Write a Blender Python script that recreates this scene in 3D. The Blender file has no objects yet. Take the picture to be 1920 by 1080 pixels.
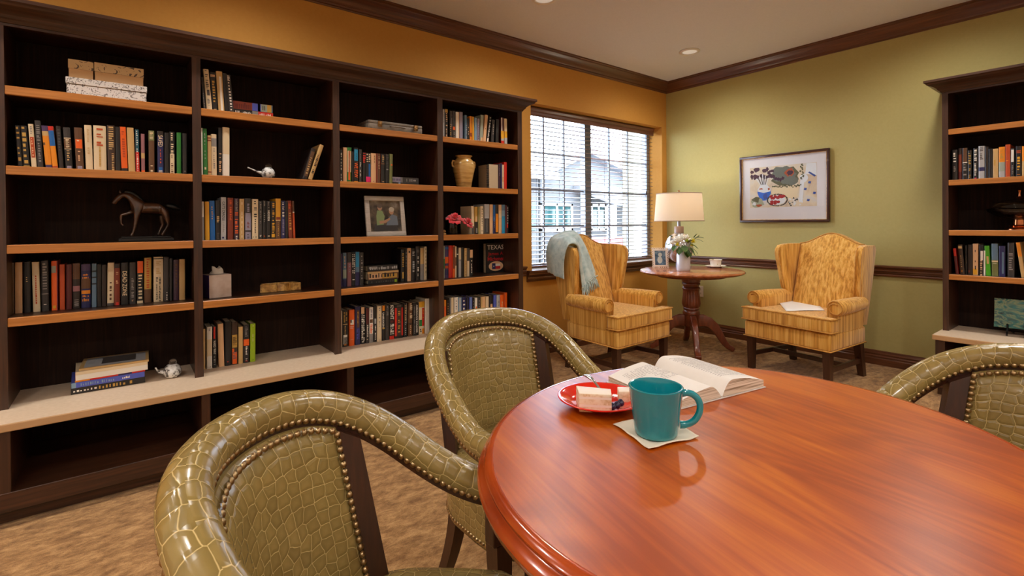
import bpy, bmesh, math, random
from math import sin, cos, pi, radians, sqrt, atan2
from mathutils import Vector, Matrix
rnd = random.Random(7)
SC = bpy.context.scene
COL = SC.collection

# ------------------------------------------------------------------ camera
F, PPX, PPY, CAMH = 932.3, 959.2, 424.2, 1.17
YAW, PIT, ROL = radians(51.963), radians(-.294), radians(.45)
fw = Vector((cos(YAW)*cos(PIT), sin(YAW)*cos(PIT), sin(PIT)))
rt0 = fw.cross(Vector((0, 0, 1))).normalized()
up0 = rt0.cross(fw)
rt = rt0*cos(ROL) - up0*sin(ROL)
up = up0*cos(ROL) + rt0*sin(ROL)
CP = Vector((0, 0, CAMH))
cam_d = bpy.data.cameras.new('camera'); cam = bpy.data.objects.new('camera', cam_d); COL.objects.link(cam)
cam_d.sensor_width = 36; cam_d.lens = F/1920*36
cam_d.shift_x = (960-PPX)/1920; cam_d.shift_y = (PPY-540)/1920
cam_d.clip_start = .02; cam_d.clip_end = 200
cam.matrix_world = Matrix(((rt.x, up.x, -fw.x, 0), (rt.y, up.y, -fw.y, 0), (rt.z, up.z, -fw.z, CAMH), (0, 0, 0, 1)))
SC.camera = cam

def ray(px, py): return fw + rt*((px-PPX)/F) - up*((py-PPY)/F)
def atz(px, py, z): d = ray(px, py); return CP + d*((z-CAMH)/d.z)
def aty(px, py, y): d = ray(px, py); return CP + d*(y/d.y)
def atx(px, py, x): d = ray(px, py); return CP + d*(x/d.x)

# ------------------------------------------------------------------ colour + materials
def lin(c):
    return tuple((v/255/12.92 if v/255 <= .04045 else ((v/255+.055)/1.055)**2.4) for v in c)
MATS = {}
def newmat(name):
    m = bpy.data.materials.new(name); m.use_nodes = True
    nt = m.node_tree; b = nt.nodes['Principled BSDF']
    return m, nt, b
def N(nt, t, **kw):
    n = nt.nodes.new(t)
    for k, v in kw.items():
        if k in n.inputs: n.inputs[k].default_value = v
        else: setattr(n, k, v)
    return n
def L(nt, a, b): nt.links.new(a, b)
def plain(name, rgb, rough=.5, metal=0., spec=.5, coat=0., emis=0., sheen=0.):
    if name in MATS: return MATS[name]
    m, nt, b = newmat(name)
    b.inputs['Base Color'].default_value = (*lin(rgb), 1)
    b.inputs['Roughness'].default_value = rough
    b.inputs['Metallic'].default_value = metal
    b.inputs['Specular IOR Level'].default_value = spec
    b.inputs['Coat Weight'].default_value = coat
    if sheen: b.inputs['Sheen Weight'].default_value = sheen
    if emis:
        b.inputs['Emission Color'].default_value = (*lin(rgb), 1); b.inputs['Emission Strength'].default_value = emis
    MATS[name] = m
    return m
def ramp(nt, stops):
    r = N(nt, 'ShaderNodeValToRGB'); e = r.color_ramp.elements
    while len(e) > 1: e.remove(e[-1])
    e[0].position = stops[0][0]; e[0].color = (*lin(stops[0][1]), 1)
    for p, c in stops[1:]:
        x = e.new(p); x.color = (*lin(c), 1)
    return r
def noise_mat(name, stops, scale=(1, 1, 1), nscale=5., detail=4., rough=.5, bump=0., bdist=.002, coat=0., spec=.5, coord='Object', dist=0., rot=(0, 0, 0), nrough=.55, sheen=0., coatr=.1):
    if name in MATS: return MATS[name]
    m, nt, b = newmat(name)
    tc = N(nt, 'ShaderNodeTexCoord'); mp = N(nt, 'ShaderNodeMapping')
    mp.inputs['Scale'].default_value = scale; mp.inputs['Rotation'].default_value = rot
    L(nt, tc.outputs[coord], mp.inputs['Vector'])
    no = N(nt, 'ShaderNodeTexNoise', Scale=nscale, Detail=detail, Roughness=nrough, Distortion=dist)
    L(nt, mp.outputs[0], no.inputs['Vector'])
    r = ramp(nt, stops); L(nt, no.outputs['Fac'], r.inputs['Fac'])
    L(nt, r.outputs['Color'], b.inputs['Base Color'])
    b.inputs['Roughness'].default_value = rough; b.inputs['Specular IOR Level'].default_value = spec
    b.inputs['Coat Weight'].default_value = coat; b.inputs['Coat Roughness'].default_value = coatr
    if sheen: b.inputs['Sheen Weight'].default_value = sheen
    if bump:
        bp = N(nt, 'ShaderNodeBump', Strength=bump, Distance=bdist)
        L(nt, no.outputs['Fac'], bp.inputs['Height']); L(nt, bp.outputs[0], b.inputs['Normal'])
    MATS[name] = m
    return m

# dark espresso oak, grain along the given axis
def oak(name, axis, dark, light, rough=.42, coat=.15, fine=1.):
    s = {'x': (1.2, 26*fine, 26*fine), 'y': (26*fine, 1.2, 26*fine), 'z': (26*fine, 26*fine, 1.2)}[axis]
    return noise_mat(name, [(.3, dark), (.52, tuple((a+b)/2 for a, b in zip(dark, light))), (.72, light)], scale=s, nscale=3., detail=6, rough=rough, bump=.25, bdist=.0006, coat=coat, dist=.6, coatr=.25)
ESP_D, ESP_L = (44, 24, 13), (80, 46, 27)
M_oak_x = oak('espresso oak x', 'x', ESP_D, ESP_L)
M_oak_y = oak('espresso oak y', 'y', ESP_D, ESP_L)
M_oak_z = oak('espresso oak z', 'z', ESP_D, ESP_L)
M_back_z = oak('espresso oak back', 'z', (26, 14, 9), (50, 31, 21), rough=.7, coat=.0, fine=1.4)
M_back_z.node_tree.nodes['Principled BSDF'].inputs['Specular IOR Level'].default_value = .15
M_nose_x = oak('oak nosing x', 'x', (164, 100, 40), (202, 132, 62), rough=.35)
M_nose_y = oak('oak nosing y', 'y', (164, 100, 40), (202, 132, 62), rough=.35)
M_trim_x = oak('walnut trim x', 'x', (76, 40, 20), (112, 64, 34), rough=.35, coat=.3)
M_trim_y = oak('walnut trim y', 'y', (76, 40, 20), (112, 64, 34), rough=.35, coat=.3)
M_wood_dark = oak('dark chair wood', 'z', (46, 22, 12), (70, 36, 20), rough=.35, coat=.3)
M_mahog = noise_mat('mahogany', [(.3, (92, 40, 22)), (.7, (130, 64, 36))], scale=(8, 8, 2), nscale=4, rough=.3, coat=.4, dist=.5)
M_counter = noise_mat('beige laminate', [(.3, (212, 186, 158)), (.7, (224, 200, 174))], scale=(2, 2, 2), nscale=30, rough=.45)
M_counter_edge = plain('beige laminate edge', (190, 150, 106), .5)
M_wallT = noise_mat('tan wall paint', [(.3, (198, 141, 63)), (.7, (202, 146, 67))], nscale=60, rough=.75, bump=.06, bdist=.001, spec=.3)
M_wallG = noise_mat('olive wall paint', [(.3, (176, 163, 102)), (.7, (180, 167, 106))], nscale=60, rough=.75, bump=.06, bdist=.001, spec=.3)
M_ceil = noise_mat('ceiling paint', [(.3, (224, 224, 230)), (.7, (229, 229, 235))], nscale=80, rough=.9, bump=.08, bdist=.001)
M_white = plain('white', (235, 232, 226), .5)
M_black = plain('black', (20, 18, 18), .4)
M_brass = plain('antique brass', (150, 118, 78), .28, 1.)
M_chrome = plain('chrome', (215, 215, 215), .18, 1.)

# ------------------------------------------------------------------ mesh helpers
def finish(bm, name, mats, parent=None, smooth=None, loc=None):
    bmesh.ops.recalc_face_normals(bm, faces=bm.faces)
    return finish_raw(bm, name, mats, parent, smooth, loc)
def finish_raw(bm, name, mats, parent=None, smooth=None, loc=None):
    me = bpy.data.meshes.new(name); bm.to_mesh(me); bm.free()
    if not isinstance(mats, (list, tuple)): mats = [mats]
    for m in mats: me.materials.append(m)
    o = bpy.data.objects.new(name, me); COL.objects.link(o)
    if parent: o.parent = parent
    if loc: o.location = loc
    if smooth is not None:
        for p in me.polygons: p.use_smooth = True
        try:
            me.set_sharp_from_angle(angle=radians(smooth))
        except Exception: pass
    return o
def tag(o, label, cat, group=None):
    o['label'] = label; o['category'] = cat
    if group: o['group'] = group
    return o
def thing(name, label, cat, loc=(0, 0, 0), rz=0., group=None):
    o = bpy.data.objects.new(name, None); COL.objects.link(o)
    o.location = loc; o.rotation_euler = (0, 0, rz); o.empty_display_size = .1
    return tag(o, label, cat, group)
def struct(o): o['kind'] = 'structure'; return o
def copy_thing(o, loc, rz, label, group=None):
    c = o.copy(); COL.objects.link(c); c.location = loc; c.rotation_euler = (0, 0, rz); c['label'] = label
    if group: c['group'] = group
    for ch in list(o.children):
        d = ch.copy(); COL.objects.link(d); d.parent = c
        for g in list(ch.children):
            e = g.copy(); COL.objects.link(e); e.parent = d
    return c
def quad(bm, vs, mi=0):
    f = bm.faces.new([bm.verts.new(v) for v in vs]); f.material_index = mi; return f
def box(bm, x0, x1, y0, y1, z0, z1, mi=0, M=None, bev=0., seg=2):
    vs = [Vector((x, y, z)) for x in (x0, x1) for y in (y0, y1) for z in (z0, z1)]
    if M: vs = [M @ v for v in vs]
    v = [bm.verts.new(p) for p in vs]
    fs = [bm.faces.new([v[i] for i in q]) for q in ((0, 1, 3, 2), (4, 6, 7, 5), (0, 4, 5, 1), (2, 3, 7, 6), (0, 2, 6, 4), (1, 5, 7, 3))]
    for f in fs: f.material_index = mi
    if bev > 0:
        es = list({e for f in fs for e in f.edges})
        bmesh.ops.bevel(bm, geom=es, offset=bev, segments=seg, profile=.5, affect='EDGES', clamp_overlap=True)
    return fs
def lathe(bm, prof, seg=32, c=(0, 0, 0), mi=0, M=None, cap=True, flute=None):
    rings = []
    for r, z in prof:
        ring = []
        for i in range(seg):
            a = 2*pi*i/seg; rr = r
            if flute and flute[0] <= z <= flute[1]: rr = r*(1+flute[2]*cos(a*flute[3]))
            p = Vector((c[0]+rr*cos(a), c[1]+rr*sin(a), c[2]+z))
            ring.append(bm.verts.new(M @ p if M else p))
        rings.append(ring)
    for a, b in zip(rings, rings[1:]):
        for i in range(seg):
            f = bm.faces.new((a[i], a[(i+1) % seg], b[(i+1) % seg], b[i])); f.material_index = mi
    if cap:
        for ring in (rings[0], rings[-1]):
            if (ring[0].co-ring[seg//2].co).length > 1e-5:
                f = bm.faces.new(ring); f.material_index = mi
    return rings
def extrude_profile(bm, prof, p0, p1, mi=0, up=Vector((0, 0, 1)), out=None, cap=True, m0=0., m1=0.):
    # prof: (out, up) points; swept from p0 to p1; m0/m1 = mitre slope (advance along the sweep per unit out)
    p0, p1 = Vector(p0), Vector(p1); d = (p1-p0).normalized()
    rows = []
    for p, m in ((p0, m0), (p1, m1)):
        rows.append([bm.verts.new(p + out*a + up*b + d*(m*a)) for a, b in prof])
    n = len(prof)
    for i in range(n):
        f = bm.faces.new((rows[0][i], rows[0][(i+1) % n], rows[1][(i+1) % n], rows[1][i])); f.material_index = mi
    if cap:
        for r in rows:
            f = bm.faces.new(r); f.material_index = mi
def tube(bm, pts, r, seg=10, mi=0, closed=False, uv=None, caps=True, uscale=1.):
    pts = [Vector(p) for p in pts]; n = len(pts)
    rs = r if isinstance(r, (list, tuple)) else [r]*n
    rings = []; nrm = None; acc = 0.; us = []
    for i, p in enumerate(pts):
        a = pts[(i-1) % n] if (closed or i > 0) else p
        b = pts[(i+1) % n] if (closed or i < n-1) else p
        t = (b-a).normalized()
        if nrm is None:
            nrm = Vector((0, 0, 1)) - t*t.z
            if nrm.length < 1e-3: nrm = Vector((1, 0, 0)) - t*t.x
        nrm = (nrm - t*nrm.dot(t)).normalized(); bi = t.cross(nrm)
        if i: acc += (p-pts[i-1]).length
        us.append(acc)
        rings.append([bm.verts.new(p + nrm*(rs[i]*cos(2*pi*k/seg)) + bi*(rs[i]*sin(2*pi*k/seg))) for k in range(seg)])
    m = n if closed else n-1
    for i in range(m):
        a, b = rings[i], rings[(i+1) % n]
        for k in range(seg):
            f = bm.faces.new((a[k], a[(k+1) % seg], b[(k+1) % seg], b[k])); f.material_index = mi; f.smooth = True
            if uv:
                u0, u1 = us[i], us[i+1] if i+1 < n else acc
                vv = [(u0, k/seg), (u0, (k+1)/seg), (u1, (k+1)/seg), (u1, k/seg)]
                for lp, q in zip(f.loops, vv): lp[uv].uv = (q[0]*uscale, q[1]*2*pi*rs[i]*uscale)
    if caps and not closed:
        for rg in (rings[0], rings[-1]):
            f = bm.faces.new(rg); f.material_index = mi
    return rings
def ball(bm, c, r, mi=0, seg=8, rings=5, sc=(1, 1, 1), half=None):
    mt = Matrix.Translation(Vector(c)) @ Matrix.Diagonal((r*sc[0], r*sc[1], r*sc[2], 1))
    g = bmesh.ops.create_uvsphere(bm, u_segments=seg, v_segments=rings, radius=1., matrix=mt)
    fs = {f for v in g['verts'] for f in v.link_faces}
    for f in fs: f.material_index = mi; f.smooth = True
    return g['verts']
def grid(bm, fn, nu, nv, mi=0, uv=None, uvs=(1, 1), closed_u=False):
    vs = [[bm.verts.new(fn(i/(nu if closed_u else nu-1), j/(nv-1))) for j in range(nv)] for i in range(nu)]
    for i in range(nu if closed_u else nu-1):
        for j in range(nv-1):
            i2 = (i+1) % nu
            f = bm.faces.new((vs[i][j], vs[i2][j], vs[i2][j+1], vs[i][j+1])); f.material_index = mi; f.smooth = True
            if uv:
                for lp, (a, b) in zip(f.loops, ((i, j), (i+1, j), (i+1, j+1), (i, j+1))):
                    lp[uv].uv = (a/(nu-1)*uvs[0], b/(nv-1)*uvs[1])
    return vs
def subsurf(o, lv=2):
    m = o.modifiers.new('soft', 'SUBSURF'); m.levels = lv; m.render_levels = lv
    for p in o.data.polygons: p.use_smooth = True
    return o
def bevmod(o, w, seg=3, ang=30):
    m = o.modifiers.new('round', 'BEVEL'); m.width = w; m.segments = seg; m.limit_method = 'ANGLE'; m.angle_limit = radians(ang)
    for p in o.data.polygons: p.use_smooth = True
    return o
TXT = {}
def text_geo(s, bold=False):
    # outline lettering as (verts, faces), unit height, origin at left middle
    if s in TXT: return TXT[s]
    cu = bpy.data.curves.new('lettering', 'FONT'); cu.body = s; cu.size = 1.; cu.resolution_u = 2
    cu.align_x = 'CENTER'; cu.align_y = 'CENTER'; cu.offset = .012
    o = bpy.data.objects.new('lettering', cu); COL.objects.link(o)
    dg = bpy.context.evaluated_depsgraph_get(); ev = o.evaluated_get(dg); me = ev.to_mesh()
    vs = [v.co.copy() for v in me.vertices]; fs = [tuple(p.vertices) for p in me.polygons]
    ev.to_mesh_clear(); bpy.data.objects.remove(o); bpy.data.curves.remove(cu)
    if vs:
        x0, x1 = min(v.x for v in vs), max(v.x for v in vs); y0, y1 = min(v.y for v in vs), max(v.y for v in vs)
        vs = [Vector(((v.x-(x0+x1)/2)/(x1-x0), (v.y-(y0+y1)/2)/(y1-y0), 0)) for v in vs]
    TXT[s] = (vs, fs)
    return TXT[s]
def put_text(bm, s, org, ux, uy, mi):
    # ux = full-width vector, uy = full-height vector
    vs, fs = text_geo(s)
    nv = [bm.verts.new(org + ux*v.x + uy*v.y) for v in vs]
    for f in fs:
        try:
            q = bm.faces.new([nv[i] for i in f]); q.material_index = mi
        except ValueError: pass
def put_scribble(bm, org, ux, uy, mi, n=9, seed=0):
    # small unreadable print: a row of uneven strokes
    r = random.Random(seed); t = -.5
    while t < .5:
        w = r.uniform(.4, 1.)*.75/n
        if r.random() > .12:
            a, b = (-.5, .5) if r.random() < .6 else (-.5, .2)
            c = [org + ux*t + uy*a, org + ux*(t+w) + uy*a, org + ux*(t+w) + uy*b, org + ux*t + uy*b]
            f = bm.faces.new([bm.verts.new(p) for p in c]); f.material_index = mi
        t += 1./n
SKY, DL, DLC, EXPO = 14.0, 42., (1., .965, .90), .44
# ================================================================== ROOM
XW, YW, ZC = 4.842, 3.342, 2.73
X0, Y0 = -3.2, -3.4
M_carpet = None
def carpet():
    m, nt, b = newmat('mottled carpet')
    tc = N(nt, 'ShaderNodeTexCoord'); mp = N(nt, 'ShaderNodeMapping'); mp.inputs['Scale'].default_value = (1, 1.9, 1)
    mp.inputs['Rotation'].default_value = (0, 0, .5)
    L(nt, tc.outputs['Object'], mp.inputs['Vector'])
    a = N(nt, 'ShaderNodeTexNoise', Scale=13., Detail=8., Roughness=.78, Distortion=.25); L(nt, mp.outputs[0], a.inputs['Vector'])
    c = N(nt, 'ShaderNodeTexNoise', Scale=260., Detail=2.); L(nt, tc.outputs['Object'], c.inputs['Vector'])
    r = ramp(nt, [(.34, (112, 78, 46)), (.47, (150, 110, 68)), (.56, (176, 134, 86)), (.68, (200, 158, 108))])
    L(nt, a.outputs['Fac'], r.inputs['Fac'])
    mx = N(nt, 'ShaderNodeMixRGB', blend_type='OVERLAY'); mx.inputs['Fac'].default_value = .35
    L(nt, r.outputs[0], mx.inputs['Color1']); L(nt, c.outputs['Fac'], mx.inputs['Color2'])
    L(nt, mx.outputs[0], b.inputs['Base Color']); b.inputs['Roughness'].default_value = .95
    b.inputs['Specular IOR Level'].default_value = .1; b.inputs['Sheen Weight'].default_value = .15
    bp = N(nt, 'ShaderNodeBump', Strength=.5, Distance=.004); L(nt, c.outputs['Fac'], bp.inputs['Height']); L(nt, bp.outputs[0], b.inputs['Normal'])
    return m
M_carpet = carpet()
bm = bmesh.new(); box(bm, X0, XW+.25, Y0, YW+.25, -.1, 0); struct(finish(bm, 'floor', M_carpet))
bm = bmesh.new(); box(bm, X0, XW+.25, Y0, YW+.25, ZC, ZC+.1); struct(finish(bm, 'ceiling', M_ceil))
WX0, WX1, WZ0, WZ1 = 2.838, 4.757, .745, 2.236
bm = bmesh.new()
box(bm, X0, WX0, YW, YW+.25, 0, ZC); box(bm, WX1, XW+.25, YW, YW+.25, 0, ZC)
box(bm, WX0, WX1, YW, YW+.25, 0, WZ0); box(bm, WX0, WX1, YW, YW+.25, WZ1, ZC)
struct(finish(bm, 'wall_left', M_wallT))
bm = bmesh.new(); box(bm, XW, XW+.25, Y0, YW, 0, ZC); struct(finish(bm, 'wall_right', M_wallG))
M_wallW = noise_mat('cream wall paint', [(.3, (226, 218, 206)), (.7, (230, 223, 212))], nscale=60, rough=.75)
bm = bmesh.new(); box(bm, X0, XW, Y0-.2, Y0, 0, ZC); struct(finish(bm, 'wall_front', M_wallW))
bm = bmesh.new(); box(bm, X0-.2, X0, Y0, YW, 0, ZC); struct(finish(bm, 'wall_back', M_wallW))

OL, OG = Vector((0, -1, 0)), Vector((-1, 0, 0))
CROWN = [(0, -.112), (.006, -.112), (.010, -.104), (.016, -.100), (.018, -.088), (.024, -.082), (.030, -.066), (.048, -.044), (.066, -.032), (.072, -.024), (.072, -.018), (.082, -.012), (.082, 0), (0, 0)]
bm = bmesh.new(); extrude_profile(bm, CROWN, (X0, YW, ZC), (XW, YW, ZC), out=OL, m1=-1); struct(finish(bm, 'trim_1', M_trim_x, smooth=25))
bm = bmesh.new(); extrude_profile(bm, CROWN, (XW, YW, ZC), (XW, Y0, ZC), out=OG, m0=1); struct(finish(bm, 'trim_2', M_trim_y, smooth=25))
RAIL = [(0, 0), (.012, .0), (.014, .010), (.010, .018), (.016, .026), (.016, .034), (.022, .040), (.022, .047), (.014, .055), (.020, .066), (.030, .072), (.030, .084), (.0, .088)]
bm = bmesh.new(); extrude_profile(bm, RAIL, (XW, YW, .723), (XW, .86, .723), out=OG); struct(finish(bm, 'trim_3', M_trim_y, smooth=25))
bm = bmesh.new(); extrude_profile(bm, RAIL, (2.41, YW, .712), (2.765, YW, .712), out=OL); extrude_profile(bm, RAIL, (4.757, YW, .723), (XW-.03, YW, .723), out=OL); struct(finish(bm, 'trim_4', M_trim_x, smooth=25))
BASE = [(0, 0), (.022, 0), (.022, .05), (.016, .058), (.018, .068), (.012, .078), (.014, .09), (.008, .104), (.008, .112), (0, .116)]
bm = bmesh.new(); extrude_profile(bm, BASE, (2.45, YW, 0), (XW, YW, 0), out=OL, m1=-1); struct(finish(bm, 'baseboard_left', M_trim_x, smooth=25))
bm = bmesh.new(); extrude_profile(bm, BASE, (XW, YW, 0), (XW, .9, 0), out=OG, m0=1); struct(finish(bm, 'baseboard_right', M_trim_y, smooth=25))

# ------------------------------------------------------------------ window
M_vinyl = plain('grey vinyl window frame', (150, 160, 172), .4)
M_sillw = plain('pale stone sill', (226, 224, 226), .25)
def glassmat():
    m = bpy.data.materials.new('window glass'); m.use_nodes = True; nt = m.node_tree
    nt.nodes.remove(nt.nodes['Principled BSDF']); out = nt.nodes['Material Output']
    t = N(nt, 'ShaderNodeBsdfTransparent'); t.inputs[0].default_value = (.93, .96, .97, 1)
    g = N(nt, 'ShaderNodeBsdfGlossy', Roughness=.02); fr = N(nt, 'ShaderNodeFresnel', IOR=1.45)
    mx = N(nt, 'ShaderNodeMixShader'); L(nt, fr.outputs[0], mx.inputs[0]); L(nt, t.outputs[0], mx.inputs[1]); L(nt, g.outputs[0], mx.inputs[2])
    L(nt, mx.outputs[0], out.inputs[0]); return m
M_glass = glassmat()
win = bpy.data.objects.new('window_1', None); COL.objects.link(win); struct(win)
WY = YW+.20
bm = bmesh.new()
fw_ = .05
box(bm, WX0, WX1, WY-.03, WY+.03, WZ1-fw_, WZ1); box(bm, WX0, WX1, WY-.03, WY+.03, WZ0, WZ0+fw_)
box(bm, WX0, WX0+fw_, WY-.03, WY+.03, WZ0+fw_, WZ1-fw_); box(bm, WX1-fw_, WX1, WY-.03, WY+.03, WZ0+fw_, WZ1-fw_)
MX = aty(1098, 330, WY).x
box(bm, MX-.045, MX+.045, WY-.035, WY+.03, WZ0+fw_, WZ1-fw_)
struct(finish(bm, 'window_frame', M_vinyl, win))
bm = bmesh.new()
for a, b in ((WX0+fw_, MX-.045), (MX+.045, WX1-fw_)):
    for k in (1, 2):
        x = a+(b-a)*k/3; box(bm, x-.008, x+.008, WY-.012, WY+.004, WZ0+fw_, WZ1-fw_)
    for k in (1, 2, 3):
        z = WZ0+fw_+(WZ1-WZ0-2*fw_)*k/4; box(bm, a, b, WY-.0125, WY+.0045, z-.009, z+.009)
struct(finish(bm, 'window_muntin', M_vinyl, win))
for a, b in ((WX0+fw_, MX-.045), (MX+.045, WX1-fw_)):
    bm = bmesh.new(); quad(bm, [(a, WY+.01, WZ0+fw_), (b, WY+.01, WZ0+fw_), (b, WY+.01, WZ1-fw_), (a, WY+.01, WZ1-fw_)])
    struct(finish(bm, 'window_pane', M_glass, win))
bm = bmesh.new(); box(bm, WX0, WX1, YW-.012, WY-.03, WZ0-.0, WZ0+.016, bev=.004); struct(finish(bm, 'window_sill', M_sillw, win))
APR = [(0, 0), (.018, 0), (.018, .014), (.026, .02), (.026, .03), (.020, .04), (.030, .055), (.040, .062), (.040, .078), (.046, .084), (.046, .098), (0, .098)]
bm = bmesh.new(); extrude_profile(bm, APR, (2.775, YW, WZ0-.085), (4.80, YW, WZ0-.085), out=OL); struct(finish(bm, 'window_apron', M_trim_x, win, smooth=25))

# ------------------------------------------------------------------ wooden venetian blind
M_slat = noise_mat('blind slat wood', [(.3, (122, 102, 92)), (.7, (146, 126, 114))], scale=(2, 40, 40), nscale=3, rough=.25, coat=.4)
M_val = oak('valance wood', 'x', (92, 58, 46), (124, 84, 68), rough=.35)
BY = 3.475
bl = thing('window_blind', 'brown wooden venetian blind with open slats in the window', 'blind', ((WX0+WX1)/2, BY, WZ0))
bxl, bxr = WX0+.008-bl.location.x, WX1-.008-bl.location.x
ztop = WZ1-.012-WZ0
bm = bmesh.new(); VP = [(0, -.075), (.012, -.075), (.016, -.066), (.012, -.058), (.012, -.03), (.018, -.02), (.024, -.012), (.024, 0), (0, 0)]
extrude_profile(bm, VP, (bxl, -.03, ztop), (bxr-.02, -.03, ztop), out=OL); box(bm, bxl+.01, bxr-.03, -.03, .03, ztop-.045, ztop-.004)
finish(bm, 'valance', M_val, bl, smooth=25)
ns = 33; sp = (ztop-.075-.045)/ns
for i in range(ns):
    z = .055+sp*i
    bm = bmesh.new()
    def sl(u, v): 
        y = (v-.5)*.05; return Vector((bxl+.012+(bxr-bxl-.03)*u, y*cos(.10), z + y*sin(.10) + .002*(1-(2*v-1)**2)))
    a = [[sl(u, v/4) for v in range(5)] for u in (0, 1)]
    top = [[bm.verts.new(p+Vector((0, 0, .0024))) for p in r] for r in a]; bot = [[bm.verts.new(p-Vector((0, 0, .0024))) for p in r] for r in a]
    for k in range(4):
        bm.faces.new((top[0][k], top[1][k], top[1][k+1], top[0][k+1])); bm.faces.new((bot[0][k], bot[0][k+1], bot[1][k+1], bot[1][k]))
    bm.faces.new((top[0][0], bot[0][0], bot[1][0], top[1][0])); bm.faces.new((top[0][4], top[1][4], bot[1][4], bot[0][4]))
    for r in (0, 1): bm.faces.new(top[r] + bot[r][::-1])
    finish(bm, 'slat', M_slat, bl)
bm = bmesh.new(); box(bm, bxl+.012, bxr-.018, -.026, .026, .02, .036, bev=.004); finish(bm, 'bottom_rail', M_val, bl)
M_cord = plain('blind cord', (96, 92, 96), .7)
for px in (1009, 1052, 1137, 1171, 1207):
    x = aty(px, 330, BY).x-bl.location.x
    for yy in (-.027, .027):
        bm = bmesh.new(); tube(bm, [(x, yy, .03), (x, yy, ztop-.05)], .0016, 6); finish(bm, 'ladder_cord', M_cord, bl)
x = aty(1212, 380, BY-.035).x-bl.location.x
bm = bmesh.new(); tube(bm, [(x, -.036, ztop-.06), (x, -.036, .77)], .0012, 6); lathe(bm, [(.002, .03), (.009, .0), (.009, -.012), (.0, -.016)], 10, (x, -.036, .75)); finish(bm, 'pull_cord', plain('dark tassel', (52, 34, 28), .5), bl)

# ================================================================== BOOKCASES
def case_frame(left):
    if left: return lambda u, v, z: Vector((u, v, z))
    return None
def make_case(kind, label, uo, stiles, shelves, zc, zfr, depth, M, mx, mz, mnose, name='bookcase'):
    """u along the case, v from its front face to the wall; M maps (u, v, z) to the room"""
    o = thing(name, label, 'bookcase', M(uo, depth/2, zc)); inv = -o.location
    def P(bm, u0, u1, v0, v1, z0, z1, mi=0, bev=0.):
        a, b = M(u0, v0, z0)+inv, M(u1, v1, z1)+inv
        box(bm, min(a.x, b.x), max(a.x, b.x), min(a.y, b.y), max(a.y, b.y), min(a.z, b.z), max(a.z, b.z), mi, bev=bev, seg=1)
    uL, uR = stiles[0][0], stiles[-1][1]; ztp = zfr+.03
    for i, (a, b) in enumerate(stiles):
        bm = bmesh.new(); e = i in (0, len(stiles)-1)
        P(bm, a, b, 0, .022, zc, ztp); g = .0 if e else .006
        P(bm, a+g, b-g, .022, depth if e else depth-.09, zc, ztp-.001)
        finish(bm, 'side_panel' if e else 'divider', mz, o)
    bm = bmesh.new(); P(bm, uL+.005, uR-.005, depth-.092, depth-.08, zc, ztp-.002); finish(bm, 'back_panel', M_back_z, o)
    bm = bmesh.new(); P(bm, uL, uR, -.001, .02, zfr, zfr+.045); P(bm, uL, uR, .0, depth, zfr+.03, zfr+.05); finish(bm, 'top_panel', mx, o)
    for a, b in zip(stiles, stiles[1:]):
        for z in shelves:
            bm = bmesh.new(); P(bm, a[1]-.004, b[0]+.004, .022, depth-.093, z-.034, z-.0004); s = finish(bm, 'shelf', mx, o)
            bm = bmesh.new(); P(bm, a[1], b[0], .001, .022, z-.037, z, bev=.002); finish(bm, 'nosing', mnose, s)['label'] = 'lighter brown shelf front edge'
    # crown with mitred returns
    pr = [(0, 0), (.006, 0), (.012, .012), (.020, .018), (.024, .028), (.040, .042), (.060, .050), (.070, .056), (.074, .064), (.084, .070), (.084, .085), (0, .085)]
    bm = bmesh.new(); zz = zfr+.012
    dv = (M(uo, -1, 0)-M(uo, 0, 0)).normalized(); du = (M(uo+1, 0, 0)-M(uo, 0, 0)).normalized()
    extrude_profile(bm, pr, M(uL, 0, zz)+inv, M(uR, 0, zz)+inv, out=dv, m0=-1, m1=1)
    extrude_profile(bm, pr, M(uR, 0, zz)+inv, M(uR, depth, zz)+inv, out=du, m0=-1)
    extrude_profile(bm, pr, M(uL, depth, zz)+inv, M(uL, 0, zz)+inv, out=-du, m1=1)
    finish(bm, 'crown', mx, o, smooth=25)
    return o
YF = 2.935
ML = lambda u, v, z: Vector((u, YF+v, z))
SHL = (1.765, 1.430, 1.097, .790)
CZ = .41
make_case('L', 'long dark brown four-bay bookcase along the tan wall', 1.0, [(-.422, -.383), (.279, .316), (.975, 1.013), (1.671, 1.711), (2.362, 2.404)], SHL, CZ, 2.013, YW-YF-.002, ML, M_oak_x, M_oak_z, M_nose_x)
bm = bmesh.new(); box(bm, -.46, 2.44, 2.718-YF, YW-.003-YF, -.0315, 0, bev=.004)
for f in bm.faces:
    if f.calc_center_median().y < 2.722-YF: f.material_index = 1
o = finish(bm, 'countertop', [M_counter, M_counter_edge]); o.location = (0, YF, CZ); tag(o, 'long beige laminate countertop under the four-bay bookcase', 'countertop')
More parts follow.
